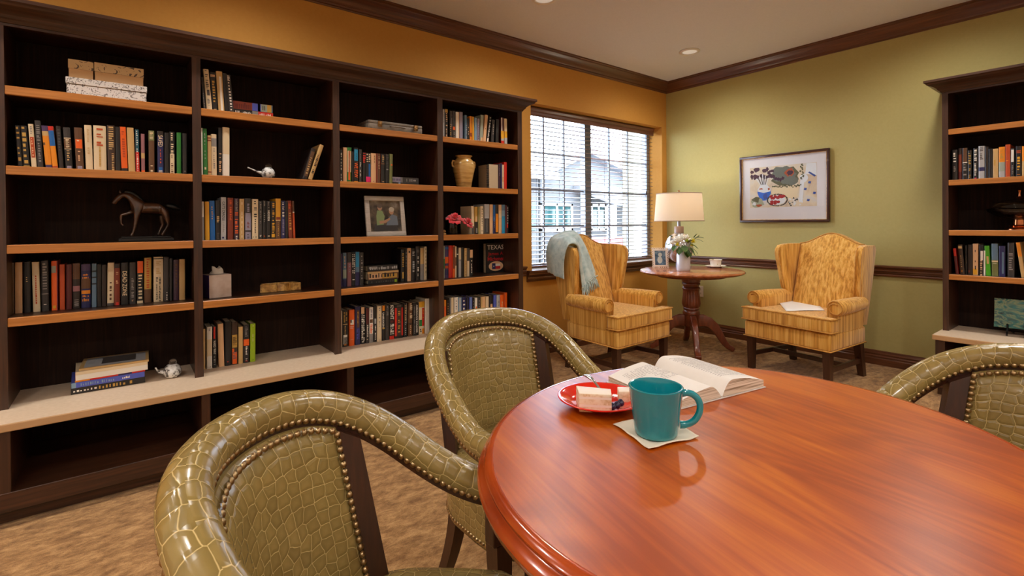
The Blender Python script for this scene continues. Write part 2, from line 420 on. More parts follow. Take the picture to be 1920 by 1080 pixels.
# low cabinet under the counter
def make_base(label, M, du0, du1, posts, vF, vB, mx, mz):
    o = thing('base_cabinet', label, 'cabinet', M((du0+du1)/2, (vF+vB)/2, 0)); inv = -o.location
    def P(name, u0, u1, v0, v1, z0, z1, m):
        bm = bmesh.new(); a, b = M(u0, v0, z0)+inv, M(u1, v1, z1)+inv
        box(bm, min(a.x, b.x), max(a.x, b.x), min(a.y, b.y), max(a.y, b.y), z0, z1, bev=.002, seg=1); return finish(bm, name, m, o)
    zt = CZ-.0325
    for i, (a, b) in enumerate(posts): P('side_panel' if i in (0, len(posts)-1) else 'divider', a, b, vF, vB-.02, .06, zt, mz)
    P('bottom_shelf', du0+.02, du1-.02, vF+.004, vB-.02, .06, ZPINK-.0005, mx)
    P('front_rail', du0+.005, du1-.005, vF-.002, vF+.018, .062, ZPINK, mx)
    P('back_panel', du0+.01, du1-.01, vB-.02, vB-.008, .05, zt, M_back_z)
    P('toe_kick', du0, du1, vF+.055, vF+.075, .0, .06, mx)
    return o
ZPINK = aty(240, 870, 2.735).z
xp = [aty(px, 760, 2.735).x for px in (378, 395, 651.5, 664.5)]
make_base('low dark open cabinet under the long countertop', ML, -.44, 2.42, [(-.44, -.352), (xp[0], xp[1]), (xp[2], xp[3]), (1.66, 1.72), (2.38, 2.42)], 2.735-YF, YW-YF, M_oak_x, M_oak_z)

XF = 4.464; YR = .872
MR = lambda u, v, z: Vector((XF+v, YR-u, z))
SHR = (1.793, 1.445, 1.103, .799)
make_case('R', 'tall dark brown bookcase standing against the olive wall', .72, [(0, .032), (.70, .737), (1.405, 1.437)], SHR, CZ, 2.038, XW-XF-.002, MR, M_oak_y, M_oak_z, M_nose_y)
bm = bmesh.new(); box(bm, 4.244-XF, XW-.003-XF, -1.46, .013, -.034, 0, bev=.004)
for f in bm.faces:
    if f.calc_center_median().x < 4.248-XF: f.material_index = 1
o = finish(bm, 'countertop', [M_counter, M_counter_edge]); o.location = (XF, YR, CZ); tag(o, 'short beige countertop under the bookcase on the olive wall', 'countertop')
make_base('low dark cabinet under the countertop by the olive wall', MR, 0.0, 1.437, [(0., .05), (.70, .737), (1.40, 1.437)], 4.262-XF, XW-XF, M_oak_y, M_oak_z)
# ================================================================== BOOKS
PAL = dict(k=(24, 20, 20), ch=(52, 47, 46), dg=(78, 72, 70), gy=(140, 134, 130), sg=(176, 176, 178), w=(236, 228, 216), cr=(226, 204, 168), tan=(204, 166, 108),
    pe=(222, 176, 132), gd=(196, 152, 66), or_=(236, 96, 16), ro=(190, 72, 22), re=(206, 38, 22), rb=(126, 48, 26), mr=(88, 24, 26), br=(96, 62, 36), db=(60, 38, 26),
    na=(34, 34, 86), bl=(18, 96, 170), cy=(30, 138, 184), te=(20, 84, 100), gn=(44, 120, 48), li=(150, 180, 10), ol=(112, 116, 66), yg=(70, 164, 20), mg=(230, 30, 110),
    mv=(150, 98, 104), lv=(146, 138, 158), pu=(70, 50, 96), yl=(226, 164, 34), bg=(92, 120, 144), lb=(128, 160, 186), pl=(64, 36, 56), am=(232, 140, 16), dk=(38, 26, 22), gg=(156, 164, 148), bv=(78, 92, 190))
M_pages = noise_mat('page edges', [(.3, (206, 186, 150)), (.7, (232, 214, 182))], scale=(1, 1, 60), nscale=8, rough=.8)
def bmat(c): return plain('print '+str(c), PAL[c] if isinstance(c, str) else c, .42, coat=.12)
ORD = ['first', 'second', 'third', 'fourth', 'fifth', 'sixth', 'seventh', 'eighth', 'ninth', 'tenth', 'eleventh', 'twelfth', 'thirteenth', 'fourteenth', 'fifteenth', 'sixteenth', 'seventeenth', 'eighteenth', 'nineteenth', 'twentieth', 'twenty-first', 'twenty-second', 'twenty-third', 'twenty-fourth', 'twenty-fifth']
def book_mesh(w, d, h, col, bands, texts, seed, face_front=False):
    """upright book: spine at y=0 facing -y, standing on z=0; cover + page block in one mesh with its print"""
    mats = [bmat(col), M_pages]; idx = {col: 0}
    def mi(c):
        if c not in idx: idx[c] = len(mats); mats.append(bmat(c))
        return idx[c]
    bm = bmesh.new(); t = min(.0025, w*.14); i = .003
    bu = min(.004, w*.12)   # rounded spine
    prof = [(-w/2, d), (-w/2, bu), (-w*.32, bu*.25), (0, 0), (w*.32, bu*.25), (w/2, bu), (w/2, d), (w/2-t, d), (w/2-t, bu+t), (-w/2+t, bu+t), (-w/2+t, d)]
    r0 = [bm.verts.new((x, y, 0)) for x, y in prof]; r1 = [bm.verts.new((x, y, h)) for x, y in prof]
    n = len(prof)
    for k in range(n): bm.faces.new((r0[k], r0[(k+1) % n], r1[(k+1) % n], r1[k]))
    for rr in (r0, r1):
        for q in ((0, 1, 9, 10), (1, 2, 9), (2, 3, 9), (3, 8, 9), (3, 4, 8), (4, 5, 8), (5, 6, 7, 8)):
            bm.faces.new([rr[k] for k in q])
    box(bm, -w/2+t, w/2-t, bu+t, d-i, i, h-i, 1)
    e = -.0005
    def sx(u): return (u-.5)*w
    def sy(x):
        a = abs(x)/w
        return (bu*.25*a/.32 if a < .32 else bu*.25+bu*.75*(a-.32)/.18)
    def strip(t0, t1, c, u0=.0, u1=1., e=e):
        cuts = sorted({u0, u1} | {u for u in (.18, .5, .82) if u0 < u < u1})
        for a, b in zip(cuts, cuts[1:]):
            xa, xb = sx(a), sx(b); z0, z1 = h*(1-t1), h*(1-t0)
            f = bm.faces.new([bm.verts.new(p) for p in ((xa, sy(xa)+e, z0), (xb, sy(xb)+e, z0), (xb, sy(xb)+e, z1), (xa, sy(xa)+e, z1))]); f.material_index = mi(c)
    for bd in bands:
        strip(*bd)
    for k, tx in enumerate(texts):
        s, t0, t1, c = tx[:4]; wf = tx[4] if len(tx) > 4 else .5; uc = tx[5] if len(tx) > 5 else .5; hor = len(tx) > 6
        org = Vector((sx(uc), -.0012, h*(1-(t0+t1)/2)))
        if hor: ux, uy = Vector((w*wf, 0, 0)), Vector((0, 0, h*(t1-t0)))
        else: ux, uy = Vector((0, 0, -h*(t1-t0))), Vector((w*wf, 0, 0))
        if s[0] == '#': put_scribble(bm, org, ux, uy, mi(c), n=int(s[1:] or 9), seed=seed*7+k)
        else: put_text(bm, s, org, ux, uy, mi(c))
    return finish_raw(bm, 'book', mats)
BC = [0]
def row(books, plane, zs, where, group, left=True, flat0=0, d=.155):
    n = 0
    for b in books:
        xl, xr, yt, dt, col, bands, texts, desc = b
        n += 1; BC[0] += 1
        xc = (xl+xr)/2
        if left:
            # bottom of the spine in the photo -> point on the shelf
            zb = zs
            A, B = aty(xl, 400, plane), aty(xr, 400, plane)
            yb = 400
            for _ in range(3):
                pb = aty(xc, yb, plane); yb += (pb.z-zb)/((aty(xc, yb, plane).z-aty(xc, yb+1, plane).z))
            A, B = aty(xl, yb, plane), aty(xr, yb, plane)
            w = B.x-A.x; T = aty(xc+dt, yt, plane); h = T.z-zs; lean = atan2(T.x-(A.x+B.x)/2, h)
            loc = Vector(((A.x+B.x)/2, plane, zs+w/2*abs(sin(lean))+.0003)); rz = 0
        else:
            yb = 400
            for _ in range(3):
                pb = atx(xc, yb, plane); yb += (pb.z-zs)/((atx(xc, yb, plane).z-atx(xc, yb+1, plane).z))
            A, B = atx(xl, yb, plane), atx(xr, yb, plane)
            w = A.y-B.y; T = atx(xc+dt, yt, plane); h = T.z-zs; lean = atan2((A.y+B.y)/2-T.y, h)
            loc = Vector((plane, (A.y+B.y)/2, zs+w/2*abs(sin(lean))+.0003)); rz = -pi/2
        w = (w-.0008)*max(.8, cos(lean)); h = h/cos(lean)-.0
        o = book_mesh(max(w, .006), d*rnd.uniform(.92, 1.), h, col, bands, texts, BC[0])
        o.location = loc; o.rotation_euler = (0, lean, rz)
        lab = f'{desc}, {ORD[n-1]} from left {where}'
        if len(lab.split()) > 16: lab = f'{desc}, {ORD[n-1]} {where}'
        tag(o, lab, 'book', group)

G = lambda s: 'books '+s
Y2 = 2.962
row([
 (33.6, 42.8, 235, -6.1, 'k', [], [('#7', .04, .9, 'gd', .6)], 'black book with gold lettering'),
 (44, 56.3, 236, -6.5, 'k', [(.97, .985, 'gd')], [('#6', .03, .84, 'gd', .62)], 'black book with broad gold lettering'),
 (59, 69, 232.7, -6.8, 'cr', [(.3, .78, 'ro', .15, .9)], [('#8', .33, .76, 'pe', .3), ('#5', .05, .25, 'gy', .35)], 'cream book with rust panel'),
 (70.3, 81.5, 226, -6, 'ch', [], [('#8', .1, .45, 'gy', .6), ('#8', .48, .9, 'gy', .4)], 'tall charcoal book with grey lettering'),
 (85.5, 98, 236, -8.5, 'am', [(0, .13, 'pu'), (.13, .24, 'tan'), (.93, 1, 'pu'), (.4, .46, 'br', 0, .3)], [], 'amber book with purple ends'),
 (98.5, 109, 237, -9.3, 'am', [(0, .1, 're'), (.1, .47, 'bl'), (.95, 1, 'ro')], [], 'red, blue and amber striped book'),
 (111, 119.7, 236.5, -6.6, 'dk', [], [('#7', .08, .55, 'dg', .5)], 'dark brown book with grey lettering'),
 (123, 136.5, 239, -5.2, 'k', [(0, .24, 'ch'), (.27, .52, 'br'), (.25, .275, 'cr'), (.51, .53, 'cr'), (.93, 1, 'lv', .2, .85)], [('#6', .29, .48, 'cr', .5), ('#5', .56, .82, 'tan', .4)], 'black book with gold picture band'),
 (142.6, 157.5, 239.5, -4.2, 'br', [(.28, .5, 'or_', .1, .95), (.92, 1, 'lv', .2, .8)], [('#3', .3, .48, 'cr', .4), ('#5', .56, .82, 'pe', .3)], 'brown book with orange picture'),
 (161, 174.7, 234.6, -3.5, 'cr', [], [('#12', .1, .36, 'tan', .3), ('#9', .5, .64, 'tan', .35)], 'cream book with faint lettering'),
 (176, 200, 235.8, -1.3, 'cr', [(.47, .92, 'tan', .42, .58)], [('#6', .06, .42, 'ro', .5), ('#8', .5, .9, 'gd', .12)], 'thick cream book with red title'),
 (202, 216.7, 235, -1.6, 'db', [], [('#11', .03, .56, 'tan', .62), ('#9', .62, .96, 'tan', .3, .7)], 'dark book with tan title down its spine'),
 (217.2, 226.6, 238, -1, 'k', [], [], 'plain black book'),
 (228, 240, 238, -4.2, 'or_', [(.93, 1, 'k')], [('#11', .1, .7, 'ro', .4)], 'bright orange book'),
 (241, 254, 239.5, -3.6, 'tan', [], [], 'plain yellow-tan book'),
 (255, 262, 243, -2, 're', [(0, .53, 'te')], [('#9', .03, .5, 'w', .4), ('#9', .58, .95, 'w', .4)], 'slim teal and red book'),
 (265, 272, 251, -1, 'mv', [(.5, .64, 'tan'), (.95, 1, 'or_')], [], 'short mauve book'),
 (279, 290, 245, -.7, 'br', [(0, .24, 'ol')], [('#6', .03, .22, 'cr', .6), ('#3', .83, .99, 'cr', .4)], 'brown book with cream title block'),
 (295.5, 307, 246, -.5, 'na', [(0, .12, 'dk'), (.86, .94, 'bl', .2, .8)], [('SAVED', .1, .37, 'cr', .8), ('#5', .44, .8, 'ro', .2), ('#2', .94, .99, 'w', .6)], 'navy book with cream title'),
 (308.5, 317, 249, 0, 'k', [], [], 'narrow black book'),
 (318, 327.8, 247, -.2, 'k', [(.53, 1, 'cr', .1, .95)], [('#9', .03, .5, 'cr', .5), ('#9', .57, .98, 'br', .4)], 'black and cream halved book'),
 (331.5, 340, 248.5, -.4, 'gn', [], [], 'plain green book'),
 (342.5, 351, 250, -.5, 'k', [], [('#2', .92, .95, 'gy', .3)], 'black book beside the green one'),
], Y2, SHL[1], 'on second shelf of leftmost bay', G('on second shelf of leftmost bay'))
row([
 (17.5, 26.5, 493, 0, 'br', [], [], 'brown-grey book'),
 (28, 42, 492, -.4, 'pe', [], [], 'plain cream book'),
 (43.7, 57.3, 491, -.2, 'k', [], [('#3', .3, .42, 'tan', .25)], 'black book with small gold mark'),
 (62, 75.8, 491.5, -2.8, 'cr', [(.27, .84, 'ro', .38, .6)], [('#14', .3, .82, 'cr', .12)], 'cream book with brown label'),
 (78, 91.7, 489, -1.6, 'ch', [(.65, .665, 'gy')], [('#10', .05, .6, 'gy', .6), ('#2', .86, .91, 'w', .4)], 'charcoal book with grey lettering'),
 (96.6, 108.6, 489.5, -.8, 'or_', [(.1, .24, 'gg', .02, .75), (.9, .96, 'yl', .2, .7), (0, 1, 'pu', .9, 1)], [], 'bright orange book with teal disc'),
 (112, 122, 496, -.8, 'ro', [], [], 'rust orange book'),
 (124, 135, 496, -.2, 'mr', [], [], 'dark maroon book'),
 (136.5, 150.5, 494, -.5, 'dk', [(0, .35, 'br'), (.5, .62, 'mv')], [('#4', .8, .97, 'gy', .6)], 'dark book with brown photo top'),
 (152.3, 170, 495.5, -.3, 'na', [(0, .15, 'pu'), (.33, .56, 'br'), (.6, .68, 'am', .02, .98)], [('#5', .22, .26, 'am', .6, .5, 1), ('#5', .29, .33, 'am', .75, .5, 1), ('#5', .71, .75, 'am', .7, .5, 1), ('#5', .78, .85, 'am', .8, .5, 1)], 'navy book with amber lettering'),
 (172, 181, 494.5, 0, 'bg', [(.16, .19, 'k'), (.3, .33, 'k'), (.45, .48, 'k')], [], 'slim blue-grey book'),
 (182, 190.5, 496, 0, 'k', [], [], 'plain black book'),
 (191, 199.8, 497, 0, 'dk', [], [], 'plain dark brown book'),
 (200.8, 213.5, 493, .8, 'cr', [(.94, 1, 'dg')], [('#5', .45, .9, 'br', .3)], 'cream book with script title'),
 (214, 225, 495, .2, 'rb', [(0, .1, 'dk'), (.93, 1, 're', .3, .8)], [('#3', .4, .55, 'pe', .4), ('#2', .2, .28, 'pe', .4)], 'red-brown book'),
 (226.8, 241, 493, 0, 'k', [], [('DEAD ZONE', .2, .79, 'cr', .62)], 'black book titled in cream capitals'),
 (242.7, 255, 492.5, 0, 'ch', [], [('#13', .38, .86, 'gy', .4), ('#2', .9, .94, 'pe', .3)], 'taupe book with grey lettering'),
 (257, 269, 490, 0, 'k', [(0, .28, 'or_', .05, .95), (.94, 1, 'cr', 0, .95)], [('#8', .32, .92, 'cr', .6)], 'black book with orange top'),
 (270.5, 284, 483.5, 0, 'gd', [(.7, 1, 'br')], [('#12', .03, .64, 'ro', .4)], 'gold book with orange lettering'),
 (288, 306.2, 482, 0, 'cr', [(.03, .05, 'k')], [('#7', .1, .35, 'tan', .5), ('#17', .45, .97, 'k', .2, .35), ('#15', .45, .97, 'k', .2, .66)], 'thick cream book with black speckled print'),
 (307, 317, 482.5, 0, 'ch', [], [('#3', .8, .95, 'w', .18, .6)], 'charcoal book'),
 (317.7, 323.7, 485, 0, 'k', [], [], 'narrow black book'),
 (325.3, 335.5, 487.5, 0, 'pl', [], [('#8', .1, .7, 'br', .3)], 'dark plum book'),
 (336, 347.2, 486.5, 0, 'tan', [], [], 'plain tan book'),
], 3.075, SHL[3], 'on fourth shelf of leftmost bay', G('on fourth shelf of leftmost bay'))
row([
 (381.5, 386, 145, -5, 'ch', [], [('#9', .5, .95, 'gy', .5)], 'charcoal book leaning on the divider'),
 (388, 398.4, 130, -7.3, 'cr', [(.5, .64, 'dg', .3, .8)], [('#9', .03, .45, 'dg', .5), ('#7', .7, .88, 'gy', .5)], 'cream leaning book with grey lettering'),
 (399, 408.6, 136, -5.4, 'k', [(.06, .085, 'pe'), (.095, .115, 'pe')], [('#8', .22, .8, 'gd', .5), ('#3', .95, .99, 'tan', .5)], 'black leaning book with gold lettering'),
 (409.7, 421.4, 134, -4.7, 'tan', [(.13, 1, 'w', .42, .78)], [], 'tan leaning book with white stripe'),
 (422, 429.5, 137.5, -4.2, 'k', [], [], 'plain black leaning book'),
 (430, 439, 140.5, -6.8, 'ch', [], [('#5', .02, .17, 'w', .5), ('#10', .2, .98, 'w', .42)], 'charcoal leaning book with white lettering'),
], 2.972, SHL[0], 'on top shelf of second bay', G('on top shelf of second bay'))
row([
 (376.8, 380.6, 240, -.8, 'w', [], [], 'white book against the divider'),
 (381.2, 389.7, 241, -2, 'gn', [(.83, .88, 'cr', .3, .7)], [('#8', .1, .7, 'gg', .2)], 'green book'),
 (390, 396.8, 254, -1, 'tan', [(.05, .08, 'rb'), (.11, .14, 'rb'), (.9, .93, 'rb')], [], 'tan book with brown bands'),
 (397, 407, 251.5, -1, 'cr', [(.1, .3, 'gy')], [('#9', .35, .8, 'gy', .3)], 'cream book with grey band'),
 (409.5, 416.7, 240, 0, 'k', [], [('#9', .53, .9, 'pe', .6)], 'black book with peach title'),
 (417.2, 430.6, 239, 0, 'w', [(0, .55, 'cr')], [], 'tall white book'),
 (567, 576.5, 280, 17, 'dk', [(.1, .9, 'br', .15, .9)], [('#8', .3, .85, 'tan', .4)], 'brown book leaning to the right'),
 (577.6, 585.8, 273, 22.2, 'tan', [], [('#12', .3, .8, 'dk', .5)], 'gold book leaning to the right'),
], 2.965, SHL[1], 'on second shelf of second bay', G('on second shelf of second bay'))
row([
 (378.2, 383, 378, -.8, 'w', [(.4, 1, 'gy')], [], 'white and grey slim book'),
 (385, 393.2, 378, -1, 'yl', [], [], 'plain yellow book'),
 (394, 404, 376.5, -1.5, 'bl', [], [('#8', .03, .5, 'yl', .25)], 'bright blue book'),
 (404.6, 413.6, 376, -.5, 'k', [], [('#3', .4, .53, 'tan', .5), ('#3', .82, .95, 'dg', .5)], 'black book with gold block'),
 (414.2, 424.2, 370, 0, 'sg', [(.93, .97, 'na', .2, .6)], [("CAT'S CRADLE", .1, .55, 'k', .5), ('#9', .58, .8, 'gy', .3)], 'tall silver-grey book with black title'),
 (427, 437.8, 371, 0, 'rb', [], [('#12', .05, .56, 'or_', .35)], 'red-brown book with orange lettering'),
 (439.3, 447.9, 372, 0, 'pl', [], [('#9', .03, .3, 'gy', .5), ('#10', .34, .88, 'or_', .7), ('#3', .91, .99, 'w', .4)], 'plum book with orange title'),
 (449, 458.3, 373, 0, 'tan', [], [('#7', .08, .9, 'cr', .25)], 'cream-tan book'),
 (460, 471, 372, 0, 'lv', [(0, .36, 'ch'), (.78, .82, 'ch')], [('#5', .13, .34, 'lv', .35), ('#5', .58, .74, 'rb', .4), ('#3', .88, .97, 'ch', .4)], 'grey-mauve book'),
 (473, 484.6, 373.5, 0, 'cr', [], [('#7', .05, .42, 'k', .45), ('#8', .5, .88, 'k', .22), ('#2', .94, .955, 'k', .8, .5, 1)], 'cream book with black lettering'),
 (485.4, 491.9, 377, 0, 'ch', [], [('#13', .03, .62, 'gy', .4), ('#2', .9, .95, 'w', .5)], 'slim charcoal book'),
 (492.8, 498.8, 376, 0, 'k', [], [('#4', .02, .15, 'gy', .4), ('#5', .33, .58, 'gy', .4), ('#2', .91, .95, 'or_', .4)], 'slim black book'),
 (499.7, 508, 377, 0, 'k', [], [('#5', .02, .2, 'gy', .3), ('HIDDEN', .25, .52, 'w', .5), ('#2', .88, .95, 'cr', .5)], 'black book with white title'),
 (508.6, 516.6, 378, 0, 'k', [(.87, .96, 'yl', .1, .9)], [('#10', .04, .55, 'yl', .5), ('#6', .58, .82, 'yl', .6)], 'black book with yellow lettering'),
 (517, 526.6, 372.5, 0, 'yl', [(.55, 1, 'br'), (.54, .56, 'cr'), (.46, .53, 'rb', .1, .9)], [('#8', .6, .95, 'gd', .2)], 'yellow and brown book'),
 (527.4, 534.9, 376.5, 0, 'na', [], [('#11', .05, .45, 'w', .5), ('#9', .5, .8, 'lv', .45), ('#2', .87, .92, 'w', .4)], 'navy book with white title'),
 (535.2, 540.4, 377.5, 0, 'k', [], [], 'narrow black book'),
 (541.4, 549.2, 376.5, -2.8, 'rb', [], [('#5', .08, .28, 'or_', .5), ('#6', .32, .72, 'gd', .5)], 'leaning red-brown book'),
 (550.4, 554, 377, -2.6, 'ro', [(0, .29, 'br'), (.29, .32, 'w')], [], 'slim leaning rust book'),
], 2.985, SHL[2], 'on third shelf of second bay', G('on third shelf of second bay'))
row([
 (380.6, 384.9, 617, 0, 'tan', [], [], 'slim tan book'),
 (387.8, 398, 613, 0, 'w', [(.3, .7, 'cr')], [('#5', .04, .1, 'dg', .3), ('#4', .95, .97, 'dg', .6, .5, 1)], 'off-white book'),
 (399, 405.8, 613, 0, 'k', [(.0, .29, 're', .2, .7)], [('HARD WAY', .34, .67, 'w', .7), ('#4', .72, .97, 'gy', .5)], 'black book with white title'),
 (410.3, 421, 607.5, -2.2, 'pe', [], [], 'plain peach book'),
 (421.6, 434.2, 603, 0, 'k', [(.9, .92, 're', .35, .55)], [], 'plain black book'),
 (434.7, 445.5, 604, 0, 'db', [(.3, .6, 'gd', .05, .95), (.62, .7, 'or_', .05, .4), (.7, .98, 'or_', .1, .9)], [('#9', .35, .58, 'db', .7), ('#8', .7, .88, 'te', .6)], 'brown book with gold and orange print'),
 (447.3, 455.6, 613, 0, 'tan', [], [], 'tan book'),
 (456.6, 467.8, 609, 0, 'k', [(.38, .55, 'or_', .02, .98)], [('#8', .05, .32, 'gy', .5), ('#9', .57, .92, 'w', .3), ('#2', .94, .97, 're', .4)], 'black book with orange band'),
 (469.3, 479, 607, .3, 'li', [], [('#4', .04, .5, 'cr', .14), ('#2', .92, .97, 'gn', .4)], 'lime green book'),
], 3.078, CZ, 'on countertop of second bay', G('on countertop of second bay'))
row([
 (637.6, 642, 281, 0, 'k', [], [('#9', .1, .95, 'w', .4)], 'black book against the divider'),
 (643, 650.7, 276.5, .5, 'pe', [], [], 'plain cream book'),
 (651.2, 658.9, 276.5, .4, 'gn', [(.1, .72, 'cr', .05, .95), (.1, .95, 'or_', .25, .72)], [], 'green book with orange stripe'),
 (660, 663.6, 284, 0, 'k', [], [], 'thin black book'),
 (664, 671.7, 277, 0, 'k', [(.05, .38, 'cy', .05, .95), (.97, 1, 'am')], [('#4', .1, .36, 'te', .15, .6), ('WE FEW', .43, .87, 'or_', .9)], 'black book with blue block and orange title'),
 (673.4, 678.5, 280, 0, 'ch', [], [('#9', .15, .35, 'gy', .2), ('#12', .4, .85, 'w', .45)], 'slim charcoal book with white lettering'),
 (680.3, 686, 285.5, 0, 'k', [], [('#5', .03, .38, 're', .9)], 'black book with red lettering'),
 (686.6, 695.4, 287, 0, 'k', [(.36, .8, 'bl', .52, .92), (.8, .98, 'mg')], [('#5', .03, .33, 'cr', .35, .25), ('#5', .03, .33, 'cr', .3, .7)], 'black book with blue bar and pink splash'),
 (696, 705.7, 287.5, 0, 'pe', [], [('#6', .08, .35, 'br', .16, .65), ('#2', .94, .96, 'k', .4)], 'cream-tan book'),
 (706.1, 713.7, 288, 0, 'rb', [(0, 1, 'br', .2, .8)], [('#8', .1, .55, 'pe', .25, .6)], 'brown book with tan edges'),
 (714.6, 722, 288.5, 0, 'k', [(.3, .36, 'br')], [('#5', .05, .28, 'tan', .5), ('#2', .93, .97, 'pe', .5)], 'black book with gold bands'),
 (723, 729.7, 289, 0, 'k', [(.5, .54, 'gy', .2, .8)], [('#7', .04, .42, 'dg', .6)], 'black book with grey lettering'),
 (730.2, 736, 289, .8, 'ol', [(.34, .39, 'or_', .4, .9)], [], 'olive green book'),
], 2.965, SHL[1], 'on second shelf of third bay', G('on second shelf of third bay'))
row([
 (639.5, 642, 476, 0, 'pu', [], [], 'purple sliver of a book'),
 (643, 650, 474, 0, 'bg', [(.5, .75, 'gg'), (.78, 1, 'na')], [('#4', .1, .5, 'pe', .3)], 'blue-grey book'),
 (651.3, 659, 473.5, 0, 'mv', [(0, .3, 'ch')], [('#5', .35, .6, 'lv', .3), ('#2', .82, .92, 'pe', .4)], 'mauve-brown book'),
 (659.4, 666.3, 473, 0, 'k', [], [('#9', .06, .6, 'w', .3, .3), ('#9', .06, .6, 'w', .3, .75), ('#2', .8, .92, 'w', .6)], 'black book with two lines of white lettering'),
 (666.6, 674.4, 472.5, 0, 'bg', [(0, .45, 'cy', .1, .8), (.6, 1, 'na')], [], 'blue book'),
 (675, 682, 473.5, 0, 'ch', [], [('#12', .1, .9, 'gy', .45)], 'charcoal book with lettering down the spine'),
 (752, 759.6, 468, 0, 'k', [(.7, .9, 'gd', .3, .7)], [('#7', .12, .5, 'gd', .4)], 'black book with gold lettering'),
 (760, 763.4, 467, 0, 'k', [], [('#5', .1, .6, 'gy', .3)], 'thin black book'),
 (764, 771.1, 465.5, 0, 'pe', [(.08, .14, 'k', .3, .7)], [('#6', .3, .8, 'tan', .3)], 'cream-tan book'),
 (771.7, 778.9, 466, 0, 'k', [], [('#4', .1, .3, 'sg', .6), ('#5', .4, .75, 'sg', .5)], 'black book with silver lettering'),
 (779.8, 788, 462, 0, 'k', [(.1, .18, 'dg', .2, .8)], [('#9', .3, .7, 'w', .3), ('#2', .8, .9, 'w', .3)], 'tall black book'),
 (788.4, 795.3, 465, 0, 'gg', [(0, .5, 'tan'), (.5, 1, 'gy')], [], 'tan and grey book'),
 (795.7, 800.6, 462.5, 0, 'cr', [], [('#8', .05, .95, 'ol', .25)], 'cream book at the right end'),
], 3.045, SHL[3], 'on fourth shelf of third bay', G('on fourth shelf of third bay'))
row([
 (639.8, 641.2, 583, 0, 'cr', [], [], 'thin cream book'),
 (641.7, 653, 581.5, 0, 'k', [(.38, .4, 'tan', .1, .9), (.68, .93, 'w', .2, .85), (.74, .96, 'ch', .25, .85)], [('#8', .06, .34, 'gd', .22, .35), ('#8', .06, .34, 'gd', .2, .7), ('#6', .43, .64, 'tan', .2), ('#2', .93, .98, 'am', .4)], 'black book with gold lettering and portrait'),
 (655, 665.1, 581, 0, 'or_', [(.28, .42, 'w', .2, .85), (.28, .36, 'k', .2, .45)], [('#5', .46, .48, 'w', .8, .5, 1), ('#5', .5, .52, 'w', .8, .5, 1), ('#4', .82, .84, 'pe', .6, .5, 1)], 'bright orange book with small portrait'),
 (666.2, 676, 575, 0, 'na', [(.1, .55, 'br', .3, .8)], [('#8', .14, .5, 'gd', .2), ('#8', .58, .86, 'bv', .25, .4), ('#8', .58, .86, 'bv', .2, .7)], 'navy book with gold panel'),
 (677, 684.3, 576, 0, 'k', [(0, .18, 'pe', .05, .9)], [('#12', .2, .85, 'w', .4, .3), ('#12', .22, .88, 'w', .35, .75), ('#2', .92, .97, 'w', .5)], 'black book with white lettering and photo top'),
 (686, 692.4, 578, 0, 'ch', [(0, .45, 'mr', .1, .9)], [('#7', .48, .8, 'w', .4), ('#2', .88, .95, 'cr', .5)], 'maroon and charcoal book'),
 (692.8, 700, 576.5, 0, 'w', [(.34, .44, 'br', .1, .9), (.75, 1, 'gy')], [('LARRY KING', .04, .3, 'pu', .5), ('#7', .48, .72, 'or_', .6), ('#2', .92, .97, 'dg', .4)], 'white book with orange lettering'),
 (701, 706.6, 573, 0, 'k', [(.36, .5, 'sg', .2, .8)], [('#10', .55, .95, 'w', .35)], 'slim black book with white lettering'),
 (707.2, 716, 574, 0, 'cr', [], [('#9', .05, .62, 'gy', .25), ('#3', .95, .97, 'gy', .4)], 'cream book'),
 (716.4, 722.4, 573, 0, 'k', [(.0, .15, 'am', .1, .9), (.63, .67, 'gd', .1, .9)], [('UNBROKEN', .2, .62, 'w', .6, .35)], 'black book with white title and gold top'),
 (723, 730, 572, 0, 'ch', [], [('MY LIFE', .03, .3, 'gy', .5), ('#3', .6, .7, 'dg', .4)], 'charcoal book with grey title'),
 (730.7, 739.4, 571, 0, 'k', [(.46, .52, 'mr', .2, .9), (.9, 1, 're')], [('KNIGHT', .02, .43, 'w', .8), ('#8', .56, .87, 'w', .35, .3), ('#8', .56, .87, 'w', .4, .72)], 'black book with white title and red foot'),
 (740.3, 756.5, 571, 0, 'k', [(.1, .93, 're', .02, .24), (.1, .93, 're', .78, .96), (.1, .93, 'db', .28, .74), (.02, .07, 'dg', .25, .75)], [('#4', .14, .35, 'gd', .25), ('#8', .4, .85, 'gd', .25)], 'thick black book with red stripes'),
 (757.2, 763.6, 569, 0, 'k', [(0, .6, 'gy', .82, .98)], [('#9', .05, .5, 'tan', .4), ('#6', .55, .9, 'sg', .3)], 'black book with tan lettering'),
 (766, 773.7, 567, 0, 'br', [(.6, .66, 'db')], [('#8', .03, .5, 'cr', .6, .6), ('#5', .68, .95, 'pe', .3)], 'brown book with cream title'),
 (774.6, 784.8, 568, 0, 'k', [], [('AMERICAN SOLDIER', .06, .92, 'w', .3, .7), ('GENERAL TOMMY FRANKS', .1, .94, 'gy', .2, .25)], 'black book with white title lettering'),
 (786.2, 796.6, 565.5, 0, 'cr', [(0, .17, 'yl'), (.2, .74, 're', .5, .95), (.55, .74, 'gn', .02, .48), (.82, .98, 'am', .5, .95)], [('#8', .25, .7, 'yl', .2, .72), ('#3', .76, .95, 'dg', .3, .25)], 'yellow, red and white patterned book'),
 (797.4, 808, 560, 0, 'w', [], [('#4', .1, .4, 'gy', .14, .8)], 'tall off-white book'),
], 3.082, CZ, 'on countertop of third bay', G('on countertop of third bay'))
